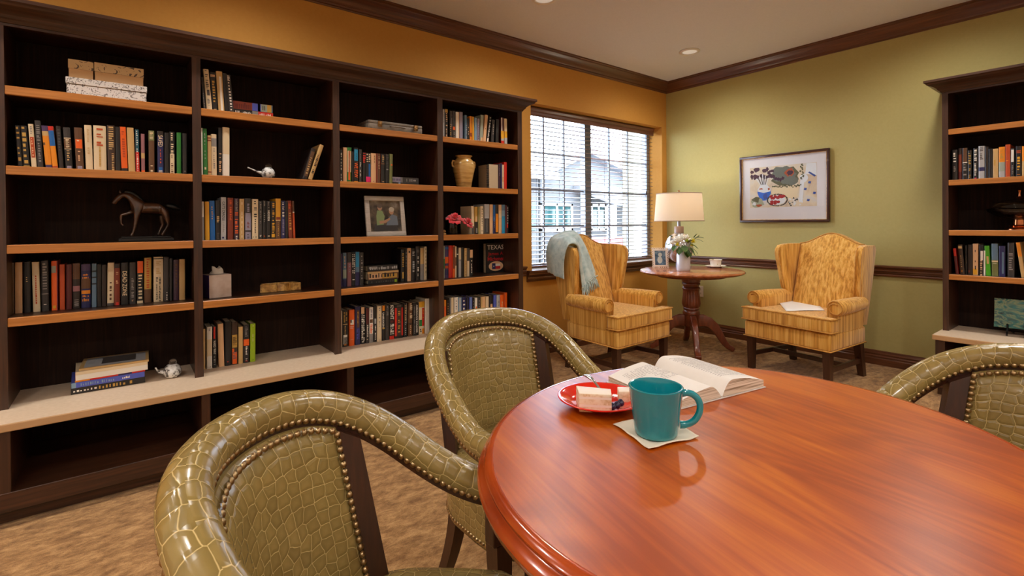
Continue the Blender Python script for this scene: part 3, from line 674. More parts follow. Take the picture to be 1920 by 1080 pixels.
row([
 (830.4, 833.7, 205, 0, 'sg', [], [('#5', .1, .5, 'gy', .3)], 'grey-white slim book'),
 (834.6, 840, 205, 0, 'k', [(0, .12, 'gd')], [('#12', .14, .97, 'pe', .5)], 'black book with gold lettering'),
 (843.4, 848.3, 208, 0, 'ch', [], [('#6', .42, .87, 'gd', .4, .3), ('#8', .15, .6, 'gy', .3, .75)], 'dark green-grey book'),
 (848.8, 854.2, 208, 0, 'ch', [(.58, .7, 'or_', .1, .9)], [('#6', .73, .97, 'gy', .4)], 'dark book with orange face'),
 (855, 861.4, 210, 0, 'w', [(0, 1, 'pe', .75, 1)], [], 'cream book'),
 (862, 868, 210, 0, 'lv', [], [], 'plain purple-grey book'),
 (871.6, 875.9, 216, 0, 'bg', [], [('#7', .4, .95, 'sg', .4, .7)], 'slate grey book'),
 (876.4, 880.4, 222, 0, 'dk', [], [('#3', .4, .7, 'pe', .3)], 'dark brown book'),
 (881.2, 885.3, 218, -.4, 'am', [(.7, .85, 'rb', .1, .9)], [], 'orange book'),
 (885.7, 889.1, 219, -.2, 'yl', [], [], 'yellow book'),
 (889.5, 894.1, 221, .3, 'lb', [], [('#5', .4, .7, 'bg', .2)], 'light blue book'),
 (894.6, 899.1, 222.5, .6, 'lv', [], [('#7', .3, .95, 'na', .3)], 'lavender grey book'),
 (899.8, 905.3, 216, 2, 'gg', [(.85, 1, 'pe', .3, 1)], [], 'grey-green book leaning right'),
 (905.7, 911.2, 216, 4.3, 'pe', [(.5, .54, 'rb', .4, .6)], [('#8', .05, .4, 'tan', .2)], 'cream book leaning right'),
 (912.2, 916.6, 219, 5.6, 'k', [(.86, 1, 'w', .1, .8)], [('#14', .04, .84, 'w', .55)], 'black leaning book with white lettering'),
 (921, 926.5, 225, 2, 'ch', [], [('#5', .2, .7, 'w', .12)], 'charcoal book leaning right'),
 (929.5, 935.2, 224, 1.2, 'k', [], [], 'plain black book'),
 (940, 945.8, 221, -.6, 'mr', [(.5, .8, 'yl'), (.8, .88, 'sg'), (.88, 1, 're'), (0, .5, 'w', .1, .35)], [], 'red and cream patterned book'),
 (946.4, 951.6, 222.5, -.6, 'cr', [(.5, .75, 'yl'), (.75, 1, 'sg')], [], 'cream and yellow patterned book'),
], 2.958, SHL[0], 'on top shelf of fourth bay', G('on top shelf of fourth bay'))
row([
 (934.8, 938.4, 307, 0, 'pl', [], [('#5', .2, .5, 'lv', .3)], 'dark plum book'),
 (938.8, 941.4, 306.5, 0, 'na', [], [], 'thin navy book'),
 (941.7, 945, 309, 0, 'cr', [(.5, .7, 'pe')], [], 'slim cream book'),
 (945.4, 950.8, 304, 0, 're', [], [], 'tall red book'),
], 2.975, SHL[1], 'on second shelf of fourth bay', G('on second shelf of fourth bay'))
row([
 (884.6, 889.5, 386.5, -.6, 'cr', [(.72, 1, 'dg')], [], 'cream book with grey foot'),
 (890, 896, 388, 0, 'gd', [(.35, .55, 'pe', .3, .8), (.55, 1, 'dk'), (.78, .96, 'w', .45, .95)], [], 'gold and black book'),
 (896.5, 900.4, 388, 0, 'ol', [(0, 1, 'tan', .3, .7)], [], 'slim olive-tan book'),
 (901, 906.8, 387, 0, 'cr', [], [('#10', .08, .95, 'dg', .25)], 'cream book with dark lettering'),
 (909, 918, 383, 0, 'sg', [(.48, 1, 'ch'), (.5, .95, 'gy', .3, .65)], [], 'silver grey book'),
 (918.7, 924.6, 383.5, 0, 'pe', [], [], 'plain cream-tan book'),
 (925, 929, 384, 0, 'bl', [(.55, 1, 'na')], [('#7', .35, .75, 'lb', .3)], 'blue book'),
 (929.3, 935, 383.5, 0, 'dk', [(.32, .95, 'am', .1, .9)], [], 'black and amber book'),
 (935.4, 941, 384, 0, 'pe', [(.2, .45, 'cr')], [('#3', .88, .98, 'ro', .12, .8)], 'pale peach book'),
 (941.4, 947.4, 384, 0, 'lb', [(.0, .2, 'bg'), (.4, 1, 'cy')], [], 'light blue book'),
 (947.8, 950.4, 385, 0, 'mr', [], [], 'thin maroon book'),
 (950.7, 953.4, 386, 0, 'k', [(.66, .8, 're', .0, .6)], [('#6', .05, .6, 'w', .5)], 'black book with white lettering'),
], 2.985, SHL[2], 'on third shelf of fourth bay', G('on third shelf of fourth bay'))
row([
 (832, 834, 461, 0, 'gg', [(.4, .7, 'gn')], [], 'green-white thin book'),
 (834.5, 841.2, 460, 0, 'pu', [(.05, .12, 'bl'), (.35, .55, 'or_'), (.62, .7, 'ro'), (.75, .9, 'na')], [], 'purple and orange patterned book'),
 (841.6, 848.8, 460.5, 0, 're', [], [], 'plain red book'),
 (849.2, 853.2, 460.5, 0, 'or_', [(.03, .72, 'db', .2, .8)], [], 'dark orange book'),
 (853.5, 856.2, 462, 0, 'cr', [(.35, .62, 'br')], [], 'cream book with brown band'),
 (856.5, 859.7, 465, 0, 'k', [(.2, .23, 'w')], [], 'thin black book'),
 (860.1, 864.9, 464.5, 0, 'sg', [(0, .4, 'cr')], [('#2', .4, .46, 'dg', .4)], 'pale grey book'),
 (865.2, 870.4, 464, 0, 'k', [], [], 'plain black book'),
 (870.9, 875.7, 465.5, 0, 'tan', [], [('#9', .05, .9, 'br', .2)], 'tan book'),
 (876.1, 881, 465.5, 0, 'ch', [(.45, 1, 'cr', .0, .8)], [], 'charcoal and cream book'),
 (881.4, 886.9, 468.5, 0, 'k', [(0, .3, 'pe')], [('#7', .4, .85, 'w', .35)], 'black book with cream top'),
], 3.03, SHL[3], 'on fourth shelf of fourth bay', G('on fourth shelf of fourth bay'))
row([
 (832.7, 836.8, 562.5, 0, 'or_', [(.0, .2, 'am'), (.8, 1, 'bl')], [], 'orange and blue book'),
 (838, 842.4, 563, 0, 'k', [], [('#9', .1, .8, 'tan', .3)], 'black book with tan lettering'),
 (843.7, 851.4, 558, 0, 'gy', [(0, 1, 'cr', .3, .9)], [], 'grey-cream book'),
 (852, 859.2, 557.5, 0, 'w', [], [('#9', .1, .8, 'gy', .3)], 'white book with grey lettering'),
 (859.7, 866, 558, 0, 'lb', [(0, 1, 'sg', .2, .7)], [], 'silver-blue book'),
 (866.5, 873.9, 557, 0, 'na', [], [('#6', .1, .8, 'w', .5)], 'navy book with white title'),
 (874.5, 880, 557.5, 0, 'k', [(0, 1, 'na', .3, .6)], [], 'blue-black book'),
 (880.4, 885.8, 557.5, 0, 'bv', [(0, 1, 'lb', .3, .6)], [], 'blue and lavender book'),
 (886, 890, 558.5, 0, 'k', [], [('#8', .1, .9, 'gy', .4)], 'thin black book'),
 (890.5, 895.4, 558.5, 0, 'w', [(.3, .6, 'or_', .3, .8)], [], 'white book with orange mark'),
 (896, 901.3, 557.5, 0, 'ch', [], [('#5', .1, .6, 'gy', .3)], 'charcoal book'),
 (902, 911, 556.5, 0, 'tan', [(0, 1, 'pe', .3, .8)], [], 'tan book'),
 (911.4, 916.8, 556, 0, 'cr', [], [], 'cream book'),
 (917.5, 925, 553.5, 0, 'k', [(.3, .5, 'pe', .3, .8)], [], 'black book with pink flower'),
 (925.6, 931, 553.5, 0, 'bv', [(.6, 1, 'tan')], [], 'bright blue book'),
 (931.6, 938, 553.5, 0, 'sg', [], [('#4', .2, .7, 'gy', .3)], 'light grey book'),
 (938.4, 945, 553, 0, 'or_', [], [('#5', .15, .6, 'pe', .3)], 'orange book'),
 (945.4, 951.6, 549, 0, 'or_', [(0, 1, 'ro', .0, .3)], [], 'tall red-orange book'),
], 3.05, CZ, 'on countertop of fourth bay', G('on countertop of fourth bay'))
XR2 = XF+.03
RB = 'on second shelf of right-hand bookcase'
row([
 (1785, 1795.2, 281, 0, 'k', [], [('#4', .1, .45, 'w', .5), ('#4', .55, .75, 'gy', .4)], 'black book with white lettering'),
 (1797, 1803, 278, 0, 'rb', [(0, .2, 'dk'), (.75, 1, 'mr')], [], 'red-brown book'),
 (1804.4, 1814, 277.5, 0, 'k', [(0, .45, 'br', .1, .9), (.45, .48, 'w')], [('#5', .52, .9, 'gy', .6)], 'black and brown book'),
 (1814.8, 1821.6, 282, 0, 'k', [], [('#6', .1, .45, 'gd', .7), ('#4', .5, .75, 'gd', .5), ('#2', .85, .97, 'gd', .6)], 'black book with gold lettering'),
 (1825, 1833, 278, 0, 'k', [(.96, 1, 'mg', .3, .7)], [('#7', .05, .5, 'w', .6), ('#8', .55, .9, 'w', .5)], 'black book with white title'),
 (1834.5, 1846, 274, 0, 'sg', [(.65, .77, 'na')], [('#7', .03, .38, 'dg', .55)], 'pale grey book with navy band'),
 (1847, 1853, 275, 0, 'dk', [], [], 'dark brown book'),
 (1853.6, 1860.6, 279, 0, 'k', [], [], 'plain black book'),
 (1861.4, 1871.6, 279, 0, 'tan', [(.38, .58, 'gd', .2, .5)], [], 'tan book with gold mark'),
 (1872.6, 1884.3, 275.5, 0, 'sg', [(0, .5, 'am'), (.5, .8, 'gg')], [('#7', .1, .35, 'gd', .5)], 'orange and grey book'),
 (1885, 1894.2, 271, 0, 'ro', [(.48, .5, 'am', .1, .6)], [], 'red-orange book'),
 (1895, 1901.7, 278, 0, 'k', [(.05, .48, 'w', .1, .9)], [('#5', .6, .95, 'gy', .4)], 'black book with white panel'),
 (1904.5, 1915, 274, 0, 'k', [(.14, .18, 'ro', .1, .9), (.2, .23, 'ro', .1, .9)], [('#5', .35, .85, 'yl', .5), ('#2', .93, .99, 'am', .6)], 'black book with gold script'),
 (1916, 1924, 274, 0, 'am', [(.5, 1, 'tan')], [], 'amber book'),
 (1925, 1934, 276, 0, 'k', [], [], 'black book'),
], XR2, SHR[1], RB, G(RB), left=False, d=.2)
RB = 'on fourth shelf of right-hand bookcase'
row([
 (1792, 1797.2, 466, -5.4, 're', [(.3, 1, 'mr')], [], 'red leaning book'),
 (1800, 1809, 459, -5, 'db', [(.05, .13, 'tan', .1, .9)], [('#6', .3, .72, 'tan', .2), ('#2', .86, .92, 'am', .3)], 'dark brown leaning book'),
 (1810, 1813.6, 460, -1, 'k', [], [], 'thin black book'),
 (1814.2, 1822.6, 459, 0, 'dk', [(.85, .92, 'rb', .2, .5)], [], 'dark brown book'),
 (1823.7, 1834, 457, 0, 'pe', [(.8, .98, 'yl', .05, .85)], [('#3', .2, .7, 'dk', .2)], 'cream book with yellow foot'),
 (1836, 1843.8, 459, 0, 'k', [(.2, .5, 'w', .3, .9)], [('#6', .5, .95, 'pe', .5)], 'black and white book'),
 (1844.2, 1847.6, 470, 0, 'w', [], [], 'thin white book'),
 (1848.7, 1858, 461, -3.4, 'yg', [(.35, .6, 'tan', .3, .75)], [], 'bright green book'),
 (1859.4, 1871.6, 457, -.8, 'ol', [(0, .5, 'bg'), (.52, .56, 'cr')], [('#2', .58, .62, 'w', .6)], 'grey-olive book'),
 (1872.5, 1884.6, 461.5, 0, 'na', [(.2, .9, 'bg', .5, .8)], [], 'navy book with blue streak'),
 (1889, 1901.6, 455.5, 0, 'ch', [], [('#8', .3, .82, 'gy', .6)], 'charcoal book with grey title'),
 (1915, 1923, 455, -10.5, 'tan', [(0, .4, 'am')], [], 'gold leaning book'),
], XR2+.02, SHR[3], RB, G(RB), left=False, d=.2)
# ================================================================== things on the shelves
def flatbook(px0, px1, y, z, h, d, col, bands, texts, label, rz=0., cream=False, dy=0.):
    """book lying flat, spine towards the room; bands/texts run left to right along the spine"""
    A, B = aty(px0, 500, y), aty(px1, 500, y); w = B.x-A.x
    mats = [bmat(col), M_pages]; idx = {}
    def mi(c):
        if c not in idx: idx[c] = len(mats); mats.append(bmat(c))
        return idx[c]
    bm = bmesh.new(); t = min(.0025, h*.16)
    if cream:   # fore-edge towards the room
        box(bm, -w/2, w/2, 0, d, 0, t); box(bm, -w/2, w/2, 0, d, h-t, h); box(bm, -w/2, w/2, d-t, d, t, h-t); box(bm, -w/2+.003, w/2-.003, .003, d-t, t, h-t, 1)
    else:
        box(bm, -w/2, w/2, 0, d, 0, t); box(bm, -w/2, w/2, 0, d, h-t, h); box(bm, -w/2, w/2, 0, t, t, h-t); box(bm, -w/2+.003, w/2-.003, t, d-.003, t, h-t, 1)
    for a, b, c, *r in bands:
        z0, z1 = (r[0], r[1]) if r else (.02, .98)
        quad(bm, [(-w/2+w*a, -.0006, h*z0), (-w/2+w*b, -.0006, h*z0), (-w/2+w*b, -.0006, h*z1), (-w/2+w*a, -.0006, h*z1)], mi(c))
    for k, (s, a, b, c, hf) in enumerate(texts):
        org = Vector((-w/2+w*(a+b)/2, -.0012, h*.5)); ux, uy = Vector((w*(b-a), 0, 0)), Vector((0, 0, h*hf))
        if s[0] == '#': put_scribble(bm, org, ux, uy, mi(c), int(s[1:]), seed=int(px0)+k)
        else: put_text(bm, s, org, ux, uy, mi(c))
    o = finish_raw(bm, 'book', mats); o.location = ((A.x+B.x)/2, y+dy, z); o.rotation_euler = (0, 0, rz)
    return tag(o, label, 'book', None)
def hz(px, py0, py1, y): return aty(px, py0, y).z - aty(px, py1, y).z
# stack on the countertop, leftmost bay (bottom to top)
ys = 3.006; z = CZ+.0003; sg = 'stack of books on the countertop'
for px0, px1, hh, dd, col, bands, texts, lab, cr in [
    (130, 270, .028, .23, 'k', [(.0, 1, 'k')], [('#6', .03, .3, 'w', .3), ('#9', .36, .78, 'gd', .5)], 'black book at the bottom of the stack on the countertop', 0),
    (131, 269, .024, .23, 'bv', [(0, .06, 'lb')], [('#14', .12, .55, 'lb', .5), ('#5', .68, .8, 'w', .4)], 'blue book second from bottom of the countertop stack', 0),
    (138, 270, .007, .22, 're', [(.0, .2, 'am'), (.6, .8, 'na')], [], 'thin red book in the middle of the countertop stack', 0),
    (139, 275, .024, .22, 'w', [], [], 'white book below the top two of the countertop stack', 0),
    (139, 275, .014, .21, 'cr', [], [], 'slim cream book second from top of the countertop stack', 0),
    (145, 277, .009, .22, 'tan', [], [], 'large picture book on top of the countertop stack', 0)]:
    o = flatbook(px0, px1, ys, z, hh, dd, col, bands, texts, lab, rz=.05 if col != 'tan' else -.03, dy=.004 if col in ('re', 'w', 'cr') else (.012 if col == 'tan' else 0)); o['group'] = sg; z += hh+.0004
    if col == 'tan':
        w = o.dimensions.x; mats = o.data.materials; mats.append(bmat('dg')); mats.append(bmat('na')); mats.append(bmat('sg'))
        bm = bmesh.new(); bm.from_mesh(o.data); n = len(mats)
        for a, b, c, d2, k in ((.06, .95, .05, .9, n-1), (.3, .8, .2, .8, n-3), (.38, .62, .3, .72, n-2)):
            zz = hh+.0005+.0004*(n-k if k != n-1 else 0)
            quad(bm, [(-w/2+w*a, dd*c, zz), (-w/2+w*b, dd*c, zz), (-w/2+w*b, dd*d2, zz), (-w/2+w*a, dd*d2, zz)], k)
        bm.to_mesh(o.data); bm.free()
# flat books on other shelves
o = flatbook(440, 515, 2.985, SHL[0]+.0003, .027, .15, 'k', [(.47, .62, 'gy'), (.62, 1, 're')], [('#12', .02, .46, 'w', .35), ('#13', .65, .95, 'w', .4)], 'black and red book lying under a maroon one')
o = flatbook(439.5, 514, 2.985, SHL[0]+.0278, .042, .15, 'mr', [(0, .48, 'rb'), (.48, .7, 'bv'), (.62, .68, 'k'), (.7, .86, 'gg'), (.86, .97, 'gd'), (.97, 1, 'bg')], [('#10', .02, .46, 'mr', .8), ('#5', .7, .85, 'k', .6)], 'maroon and blue book lying flat on another book')
flatbook(735.5, 786.5, 2.985, SHL[1]+.0003, .012, .15, 'k', [(.25, .32, 'lb')], [], 'thin black book lying under the lavender-ended one')
flatbook(735, 786.2, 2.985, SHL[1]+.0127, .035, .15, 'ch', [(0, .34, 'lv'), (.36, .4, 'gy'), (.8, .9, 'gy', .35, .65)], [('#7', .05, .3, 'pu', .4), ('#9', .45, .75, 'gy', .5)], 'dark book with lavender spine end lying flat')
flatbook(690, 746, 3.05, SHL[3]+.0003, .026, .15, 'k', [(.88, .96, 'li', .1, .8)], [('#9', .1, .8, 'dg', .4)], 'black book at the bottom of the three flat books')
flatbook(689, 747.5, 3.05, SHL[3]+.0268, .055, .15, 'br', [(.03, .45, 'pe', .1, .7), (.45, .95, 'gd', .1, .6), (.0, 1, 'tan', .72, .95)], [('#9', .05, .9, 'dk', .5)], 'thick tan book in the middle of three flat books', rz=.02)
flatbook(689, 745, 3.052, SHL[3]+.0825, .036, .15, 'k', [(.05, .3, 'gy', .4, .8), (.35, .9, 'dg', .3, .7)], [('#12', .08, .95, 'sg', .5)], 'glossy black book on top of three flat books', rz=-.02)

# facing book with white title
yt_ = 3.13; A, B = atz(911.5, 511.5, SHL[3]), None
A = aty(911.5, 511, yt_); B = aty(948, 508, yt_); w = B.x-A.x; h = aty(930, 456, yt_).z-SHL[3]
bm = bmesh.new(); box(bm, -w/2, w/2, 0, .004, 0, h); box(bm, -w/2, w/2, .036, .04, 0, h); box(bm, w/2-.003, w/2, .004, .036, .0, h); box(bm, -w/2+.003, w/2-.003, .004, .036, .003, h-.003, 1)
e = -.0012
put_text(bm, 'TEXAS', Vector((-w*.02, e, h*.865)), Vector((w*.84, 0, 0)), Vector((0, 0, h*.155)), 2)
put_text(bm, 'James A.', Vector((0, e, h*.63)), Vector((w*.8, 0, 0)), Vector((0, 0, h*.15)), 3)
put_text(bm, 'Michener', Vector((0, e, h*.47)), Vector((w*.84, 0, 0)), Vector((0, 0, h*.14)), 3)
def disc(c, rx, rz_, mi, dy, n=28):
    f = bm.faces.new([bm.verts.new((c[0]+rx*cos(2*pi*k/n), dy, c[1]+rz_*sin(2*pi*k/n))) for k in range(n)]); f.material_index = mi
disc((0, h*.22), w*.37, h*.165, 4, -.0007)
for x0, x1, z0, z1, m in ((-.2, -.03, .12, .32, 5), (-.03, .22, .12, .22, 3), (-.03, .22, .22, .3, 6)):
    quad(bm, [(w*x0, -.0011, h*z0), (w*x1, -.0011, h*z0), (w*x1, -.0011, h*z1), (w*x0, -.0011, h*z1)], m)
s = [( -.115+.045*(1 if k % 2 == 0 else .4)*sin(k*pi/5), .22+.03*(1 if k % 2 == 0 else .4)*cos(k*pi/5)) for k in range(10)]
f = bm.faces.new([bm.verts.new((w*a, -.0015, h*b)) for a, b in s]); f.material_index = 2
o = finish_raw(bm, 'book', [bmat('k'), M_pages, bmat('w'), plain('book red', (190, 26, 34), .4), bmat('pe'), bmat('na'), bmat('w')])
o.location = ((A.x+B.x)/2, yt_, SHL[3]+.0003); o.rotation_euler = (0, 0, .0); tag(o, 'black book facing out, titled TEXAS with a flag oval', 'book')
# spiral album beside the red book
A, B = aty(917.5, 350, 2.975), aty(933.8, 350, 2.975); w = B.x-A.x; h = aty(925, 308.5, 2.975).z-SHL[1]
bm = bmesh.new(); box(bm, -w/2, w/2, 0, .14, 0, h)
for k in range(14): lathe(bm, [(.008, -.004), (.0095, 0), (.008, .004)], 8, (-w/2-.006, .012, h*(k+.5)/14), 1)
o = finish(bm, 'album', [plain('album cream', (196, 176, 146), .6), bmat('k')]); o.location = ((A.x+B.x)/2, 2.975, SHL[1]+.0003); tag(o, 'thick cream spiral-bound album left of the red book', 'album')

# decorative boxes, leftmost bay top shelf
M_boxw = None
def patt(name, base, ink, scale, lo, hi):
    m, nt, b = newmat(name); tc = N(nt, 'ShaderNodeTexCoord')
    a = N(nt, 'ShaderNodeTexNoise', Scale=scale, Detail=1.5, Distortion=2.5); L(nt, tc.outputs['Object'], a.inputs['Vector'])
    r = ramp(nt, [(lo, base), (lo+.02, ink), (hi, ink), (hi+.02, base)]); L(nt, a.outputs['Fac'], r.inputs['Fac']); L(nt, r.outputs[0], b.inputs['Base Color']); b.inputs['Roughness'].default_value = .6
    return m
M_boxw = patt('leaf print card', (226, 222, 220), (116, 110, 108), 46, .56, .66)
M_boxt = patt('flower print card', (206, 176, 132), (84, 72, 66), 30, .58, .74)
yb = 2.962; A, B = aty(123, 172, yb), aty(276, 190, yb); w = B.x-A.x; h1 = hz(200, 149, 180, yb)
bx = thing('gift_box', 'white leaf-patterned box below the two tan boxes on top shelf', 'box', ((A.x+B.x)/2, yb, SHL[0]+.0003))
bm = bmesh.new(); box(bm, -w/2+.003, w/2-.003, .003, .2, 0, h1*.6, bev=.002); finish(bm, 'body', M_boxw, bx)
bm = bmesh.new(); box(bm, -w/2, w/2, 0, .203, h1*.62, h1, bev=.002); finish(bm, 'lid', M_boxw, bx)
A2, B2, C2 = aty(127, 130, yb+.012), aty(176, 130, yb+.012), aty(270, 140, yb+.012)
for a, b, hh, lab in ((A2, B2, .083, 'small tan flower-print box left on the white patterned box'), (B2, C2, .085, 'wide tan box with dark blossoms on the white patterned box')):
    w2 = b.x-a.x-.002; bx = thing('gift_box', lab, 'box', ((a.x+b.x)/2, yb+.012, SHL[0]+h1+.0006), group='boxes on the top shelf')
    bm = bmesh.new(); box(bm, -w2/2+.002, w2/2-.002, .002, .17, 0, hh*.5, bev=.002); finish(bm, 'body', plain('tan card', (206, 166, 120), .7), bx)
    bm = bmesh.new(); box(bm, -w2/2, w2/2, 0, .172, hh*.5, hh, bev=.002); finish(bm, 'lid', M_boxt, bx)['label'] = 'printed lid'

# horse statue (skin over a joint skeleton)
M_bronze = noise_mat('dark bronze', [(.35, (40, 24, 16)), (.65, (96, 60, 36))], nscale=30, rough=.28, spec=.6, coat=.3)
hy = 3.07; A = aty(222, 450, hy); B = aty(327, 446, hy); hw = B.x-A.x; S = hw/.36
hs = thing('horse_statue', 'dark bronze prancing horse statue on a plinth, third shelf', 'statue', ((A.x+B.x)/2, hy+.06, SHL[2]+.0003))
bm = bmesh.new(); box(bm, -hw/2, hw/2, -.055, .055, 0, .016, bev=.003); box(bm, -hw/2+.012, hw/2-.012, -.045, .045, .016, .024, bev=.002); finish(bm, 'plinth', M_black, hs)
def skin(name, verts, edges, radii, mat, parent, lv=2, root=0):
    me = bpy.data.meshes.new(name); me.from_pydata([Vector(v) for v in verts], edges, []); me.materials.append(mat)
    o = bpy.data.objects.new(name, me); COL.objects.link(o); o.parent = parent
    m = o.modifiers.new('skin', 'SKIN'); m.use_smooth_shade = True
    if not me.skin_vertices: bpy.context.view_layer.objects.active = o
    sv = me.skin_vertices[0].data
    for i, r in enumerate(radii):
        sv[i].radius = (r, r) if not isinstance(r, tuple) else r; sv[i].use_root = (i == root)
    s = o.modifiers.new('sub', 'SUBSURF'); s.levels = s.render_levels = lv
    return o
z0 = .024
def hp(px, py, y=0): # photo sketch of the statue -> its own side plane
    p = aty(px, py, hy+.06); return (p.x-hs.location.x, y, p.z-hs.location.z)
V = [hp(303, 391), hp(285, 392), hp(268, 390), hp(259, 386), hp(251, 376), hp(241, 366.5), hp(229, 365), hp(222, 372), hp(214, 379), hp(211, 383),   # 0-9 croup .. neck .. muzzle
     hp(257, 399, -.022), hp(255, 413, -.022), hp(252, 428, -.022), hp(249, 437, -.022), hp(245, 443, -.022),           # 10-14 near fore
     hp(251, 396, .022), hp(237, 401, .022), hp(227, 403, .022), hp(227, 419, .022), hp(233, 424, .022),                # 15-19 raised fore
     hp(310, 399, -.024), hp(313, 413, -.024), hp(315, 421, -.024), hp(308, 433, -.024), hp(303, 442, -.024),           # 20-24 near hind
     hp(304, 400, .024), hp(304, 413, .024), hp(306, 421, .024), hp(300, 433, .024), hp(297, 442, .024)]                # 25-29
E_ = [(0, 1), (1, 2), (2, 3), (3, 4), (4, 5), (5, 6), (6, 7), (7, 8), (8, 9), (3, 10), (10, 11), (11, 12), (12, 13), (13, 14), (3, 15), (15, 16), (16, 17), (17, 18), (18, 19), (0, 20), (20, 21), (21, 22), (22, 23), (23, 24), (0, 25), (25, 26), (26, 27), (27, 28), (28, 29)]
R_ = [.036, .037, .037, .036, .029, .022, .016, .017, .012, .010, .017, .011, .008, .007, .010, .015, .011, .008, .006, .009, .020, .013, .008, .007, .010, .020, .013, .008, .007, .010]
skin('horse_body', V, E_, [r*S*1.42 for r in R_], M_bronze, hs, root=1)
skin('mane', [hp(231, 360), hp(241, 360), hp(252, 365), hp(261, 373), hp(267, 381)], [(0, 1), (1, 2), (2, 3), (3, 4)], [(.007, .014)]*5, M_black, hs, 1)
skin('tail', [hp(309, 384), hp(318, 386), hp(326, 388), hp(333, 390), hp(339, 394)], [(0, 1), (1, 2), (2, 3), (3, 4)], [.009, .015, .017, .013, .005], M_black, hs, 1)
bm = bmesh.new()
for dx in (-1, 1):
    p0, p1 = Vector(hp(226+dx*0, 362, dx*.010)), Vector(hp(224.5, 356.5, dx*.013)); tube(bm, [p0, (p0+p1)/2, p1], [.006, .005, .001], 6)
finish(bm, 'ears', M_bronze, hs, smooth=60)

# glass birds
M_crystal = noise_mat('speckled art glass', [(.40, (232, 232, 232)), (.55, (206, 206, 204)), (.62, (84, 80, 78))], nscale=60, rough=.08, coat=.6)
M_clear = plain('clear glass', (250, 250, 250), .03)
M_clear.node_tree.nodes['Principled BSDF'].inputs['Transmission Weight'].default_value = 1.
def bird(loc, s, label, tl):
    b = thing('glass_bird', label, 'ornament', loc, group='glass birds on the shelves')
    bm = bmesh.new(); lathe(bm, [(.001, 0), (.026, .002), (.036, .018), (.037, .034), (.031, .050), (.022, .060), (.0155, .064)], 24, (0, 0, 0), cap=False); bmesh.ops.scale(bm, vec=(s, s, s), verts=bm.verts); finish(bm, 'body', M_crystal, b, smooth=60)
    bm = bmesh.new(); ball(bm, (.002*s, 0, .072*s), .0165*s, seg=16, rings=10); finish(bm, 'head', M_clear, b, smooth=60)['label'] = 'clear glass head'
    bm = bmesh.new(); tube(bm, [(-.03*s, 0, .03*s), (-.055*s, 0, .036*s), (-.055*s-tl*.6, 0, .05*s), (-.055*s-tl, 0, .058*s)], [.012*s, .006*s, .0035*s, .004*s], 8); finish(bm, 'tail', M_crystal, b, smooth=60)
    return b
p = aty(504, 331, 2.985); bird((p.x, 3.0, SHL[1]+.0005), .95, 'glass bird with clear head and long tail on second shelf', .05)
p = atz(324, 709, CZ); bird((p.x, p.y+.02, CZ+.0005), 1.05, 'glass bird with clear head beside book stack on countertop', .012)

# tissue box
p = atz(387.5, 560.5, SHL[3]); q = atz(429.5, 556, SHL[3]); w = (q-p).length; h = aty(408, 515.5, p.y).z-SHL[3]
tb = thing('tissue_box', 'white and violet tissue box on fourth shelf', 'tissue box', ((p.x+q.x)/2, p.y+.055, SHL[3]+.0004), atan2(q.y-p.y, q.x-p.x))
def tissuemat():
    m, nt, b = newmat('tissue carton'); tc = N(nt, 'ShaderNodeTexCoord'); sp_ = N(nt, 'ShaderNodeSeparateXYZ'); L(nt, tc.outputs['Object'], sp_.inputs[0])
    no = N(nt, 'ShaderNodeTexNoise', Scale=14., Detail=3.); L(nt, tc.outputs['Object'], no.inputs['Vector'])
    r = ramp(nt, [(.3, (224, 208, 200)), (.6, (200, 176, 160)), (.75, (170, 140, 120))]); L(nt, no.outputs['Fac'], r.inputs['Fac'])
    L(nt, r.outputs[0], b.inputs['Base Color']); b.inputs['Roughness'].default_value = .5; return m
bm = bmesh.new(); box(bm, -w/2, w/2, -.055, .055, 0, h, bev=.002)
for f in bm.faces:
    if abs(f.normal.x) > .8: f.material_index = 1
finish(bm, 'carton', [tissuemat(), plain('violet card', (96, 62, 140), .5)], tb)
bm = bmesh.new()
def tis(u, v):
    a = 2*pi*u; r = (.034-.016*v)*(1+.25*sin(3*a+4*v)*(.4+v)); return Vector((r*cos(a), .5*r*sin(a), h+.002+.034*v*(1+.25*sin(2*a+1))))
grid(bm, tis, 25, 6, closed_u=True); finish_raw(bm, 'tissue', plain('tissue paper', (222, 210, 196), .9), tb)

# gold carved chain box: a folding ring of square links
M_gold = noise_mat('gold leaf wood', [(.35, (150, 100, 40)), (.6, (226, 176, 96)), (.75, (120, 76, 30))], nscale=40, rough=.3, spec=.7, coat=.3)
p = atz(490, 549.5, SHL[3]); q = atz(575, 547, SHL[3]); w = q.x-p.x; yc = p.y+.03
gb = thing('wooden_link_tray', 'gold carved link tray on fourth shelf of second bay', 'tray', ((p.x+q.x)/2, yc, SHL[3]+.0004)); hh = .042
seq = [(-w/2, -.02), (-w/2+.075, -.034), (-w/2+.085, -.01), (-w/2+.125, -.026), (-w/2+.15, .0), (w/2-.05, -.03), (w/2, -.02), (w/2-.02, .06), (0, .075), (-w/2+.02, .06)]
for (x0, y0), (x1, y1) in zip(seq, seq[1:]+seq[:1]):
    bm = bmesh.new(); d = Vector((x1-x0, y1-y0, 0)); M = Matrix.Translation((x0, y0, 0)) @ Matrix.Rotation(atan2(y1-y0, x1-x0), 4, 'Z')
    box(bm, .001, d.length-.001, -.004, .004, 0, hh, M=M, bev=.0015); finish(bm, 'panel', M_gold, gb)
bm = bmesh.new(); box(bm, -w/2+.01, w/2-.01, -.018, .058, 0, .003); finish(bm, 'base', M_gold, gb)

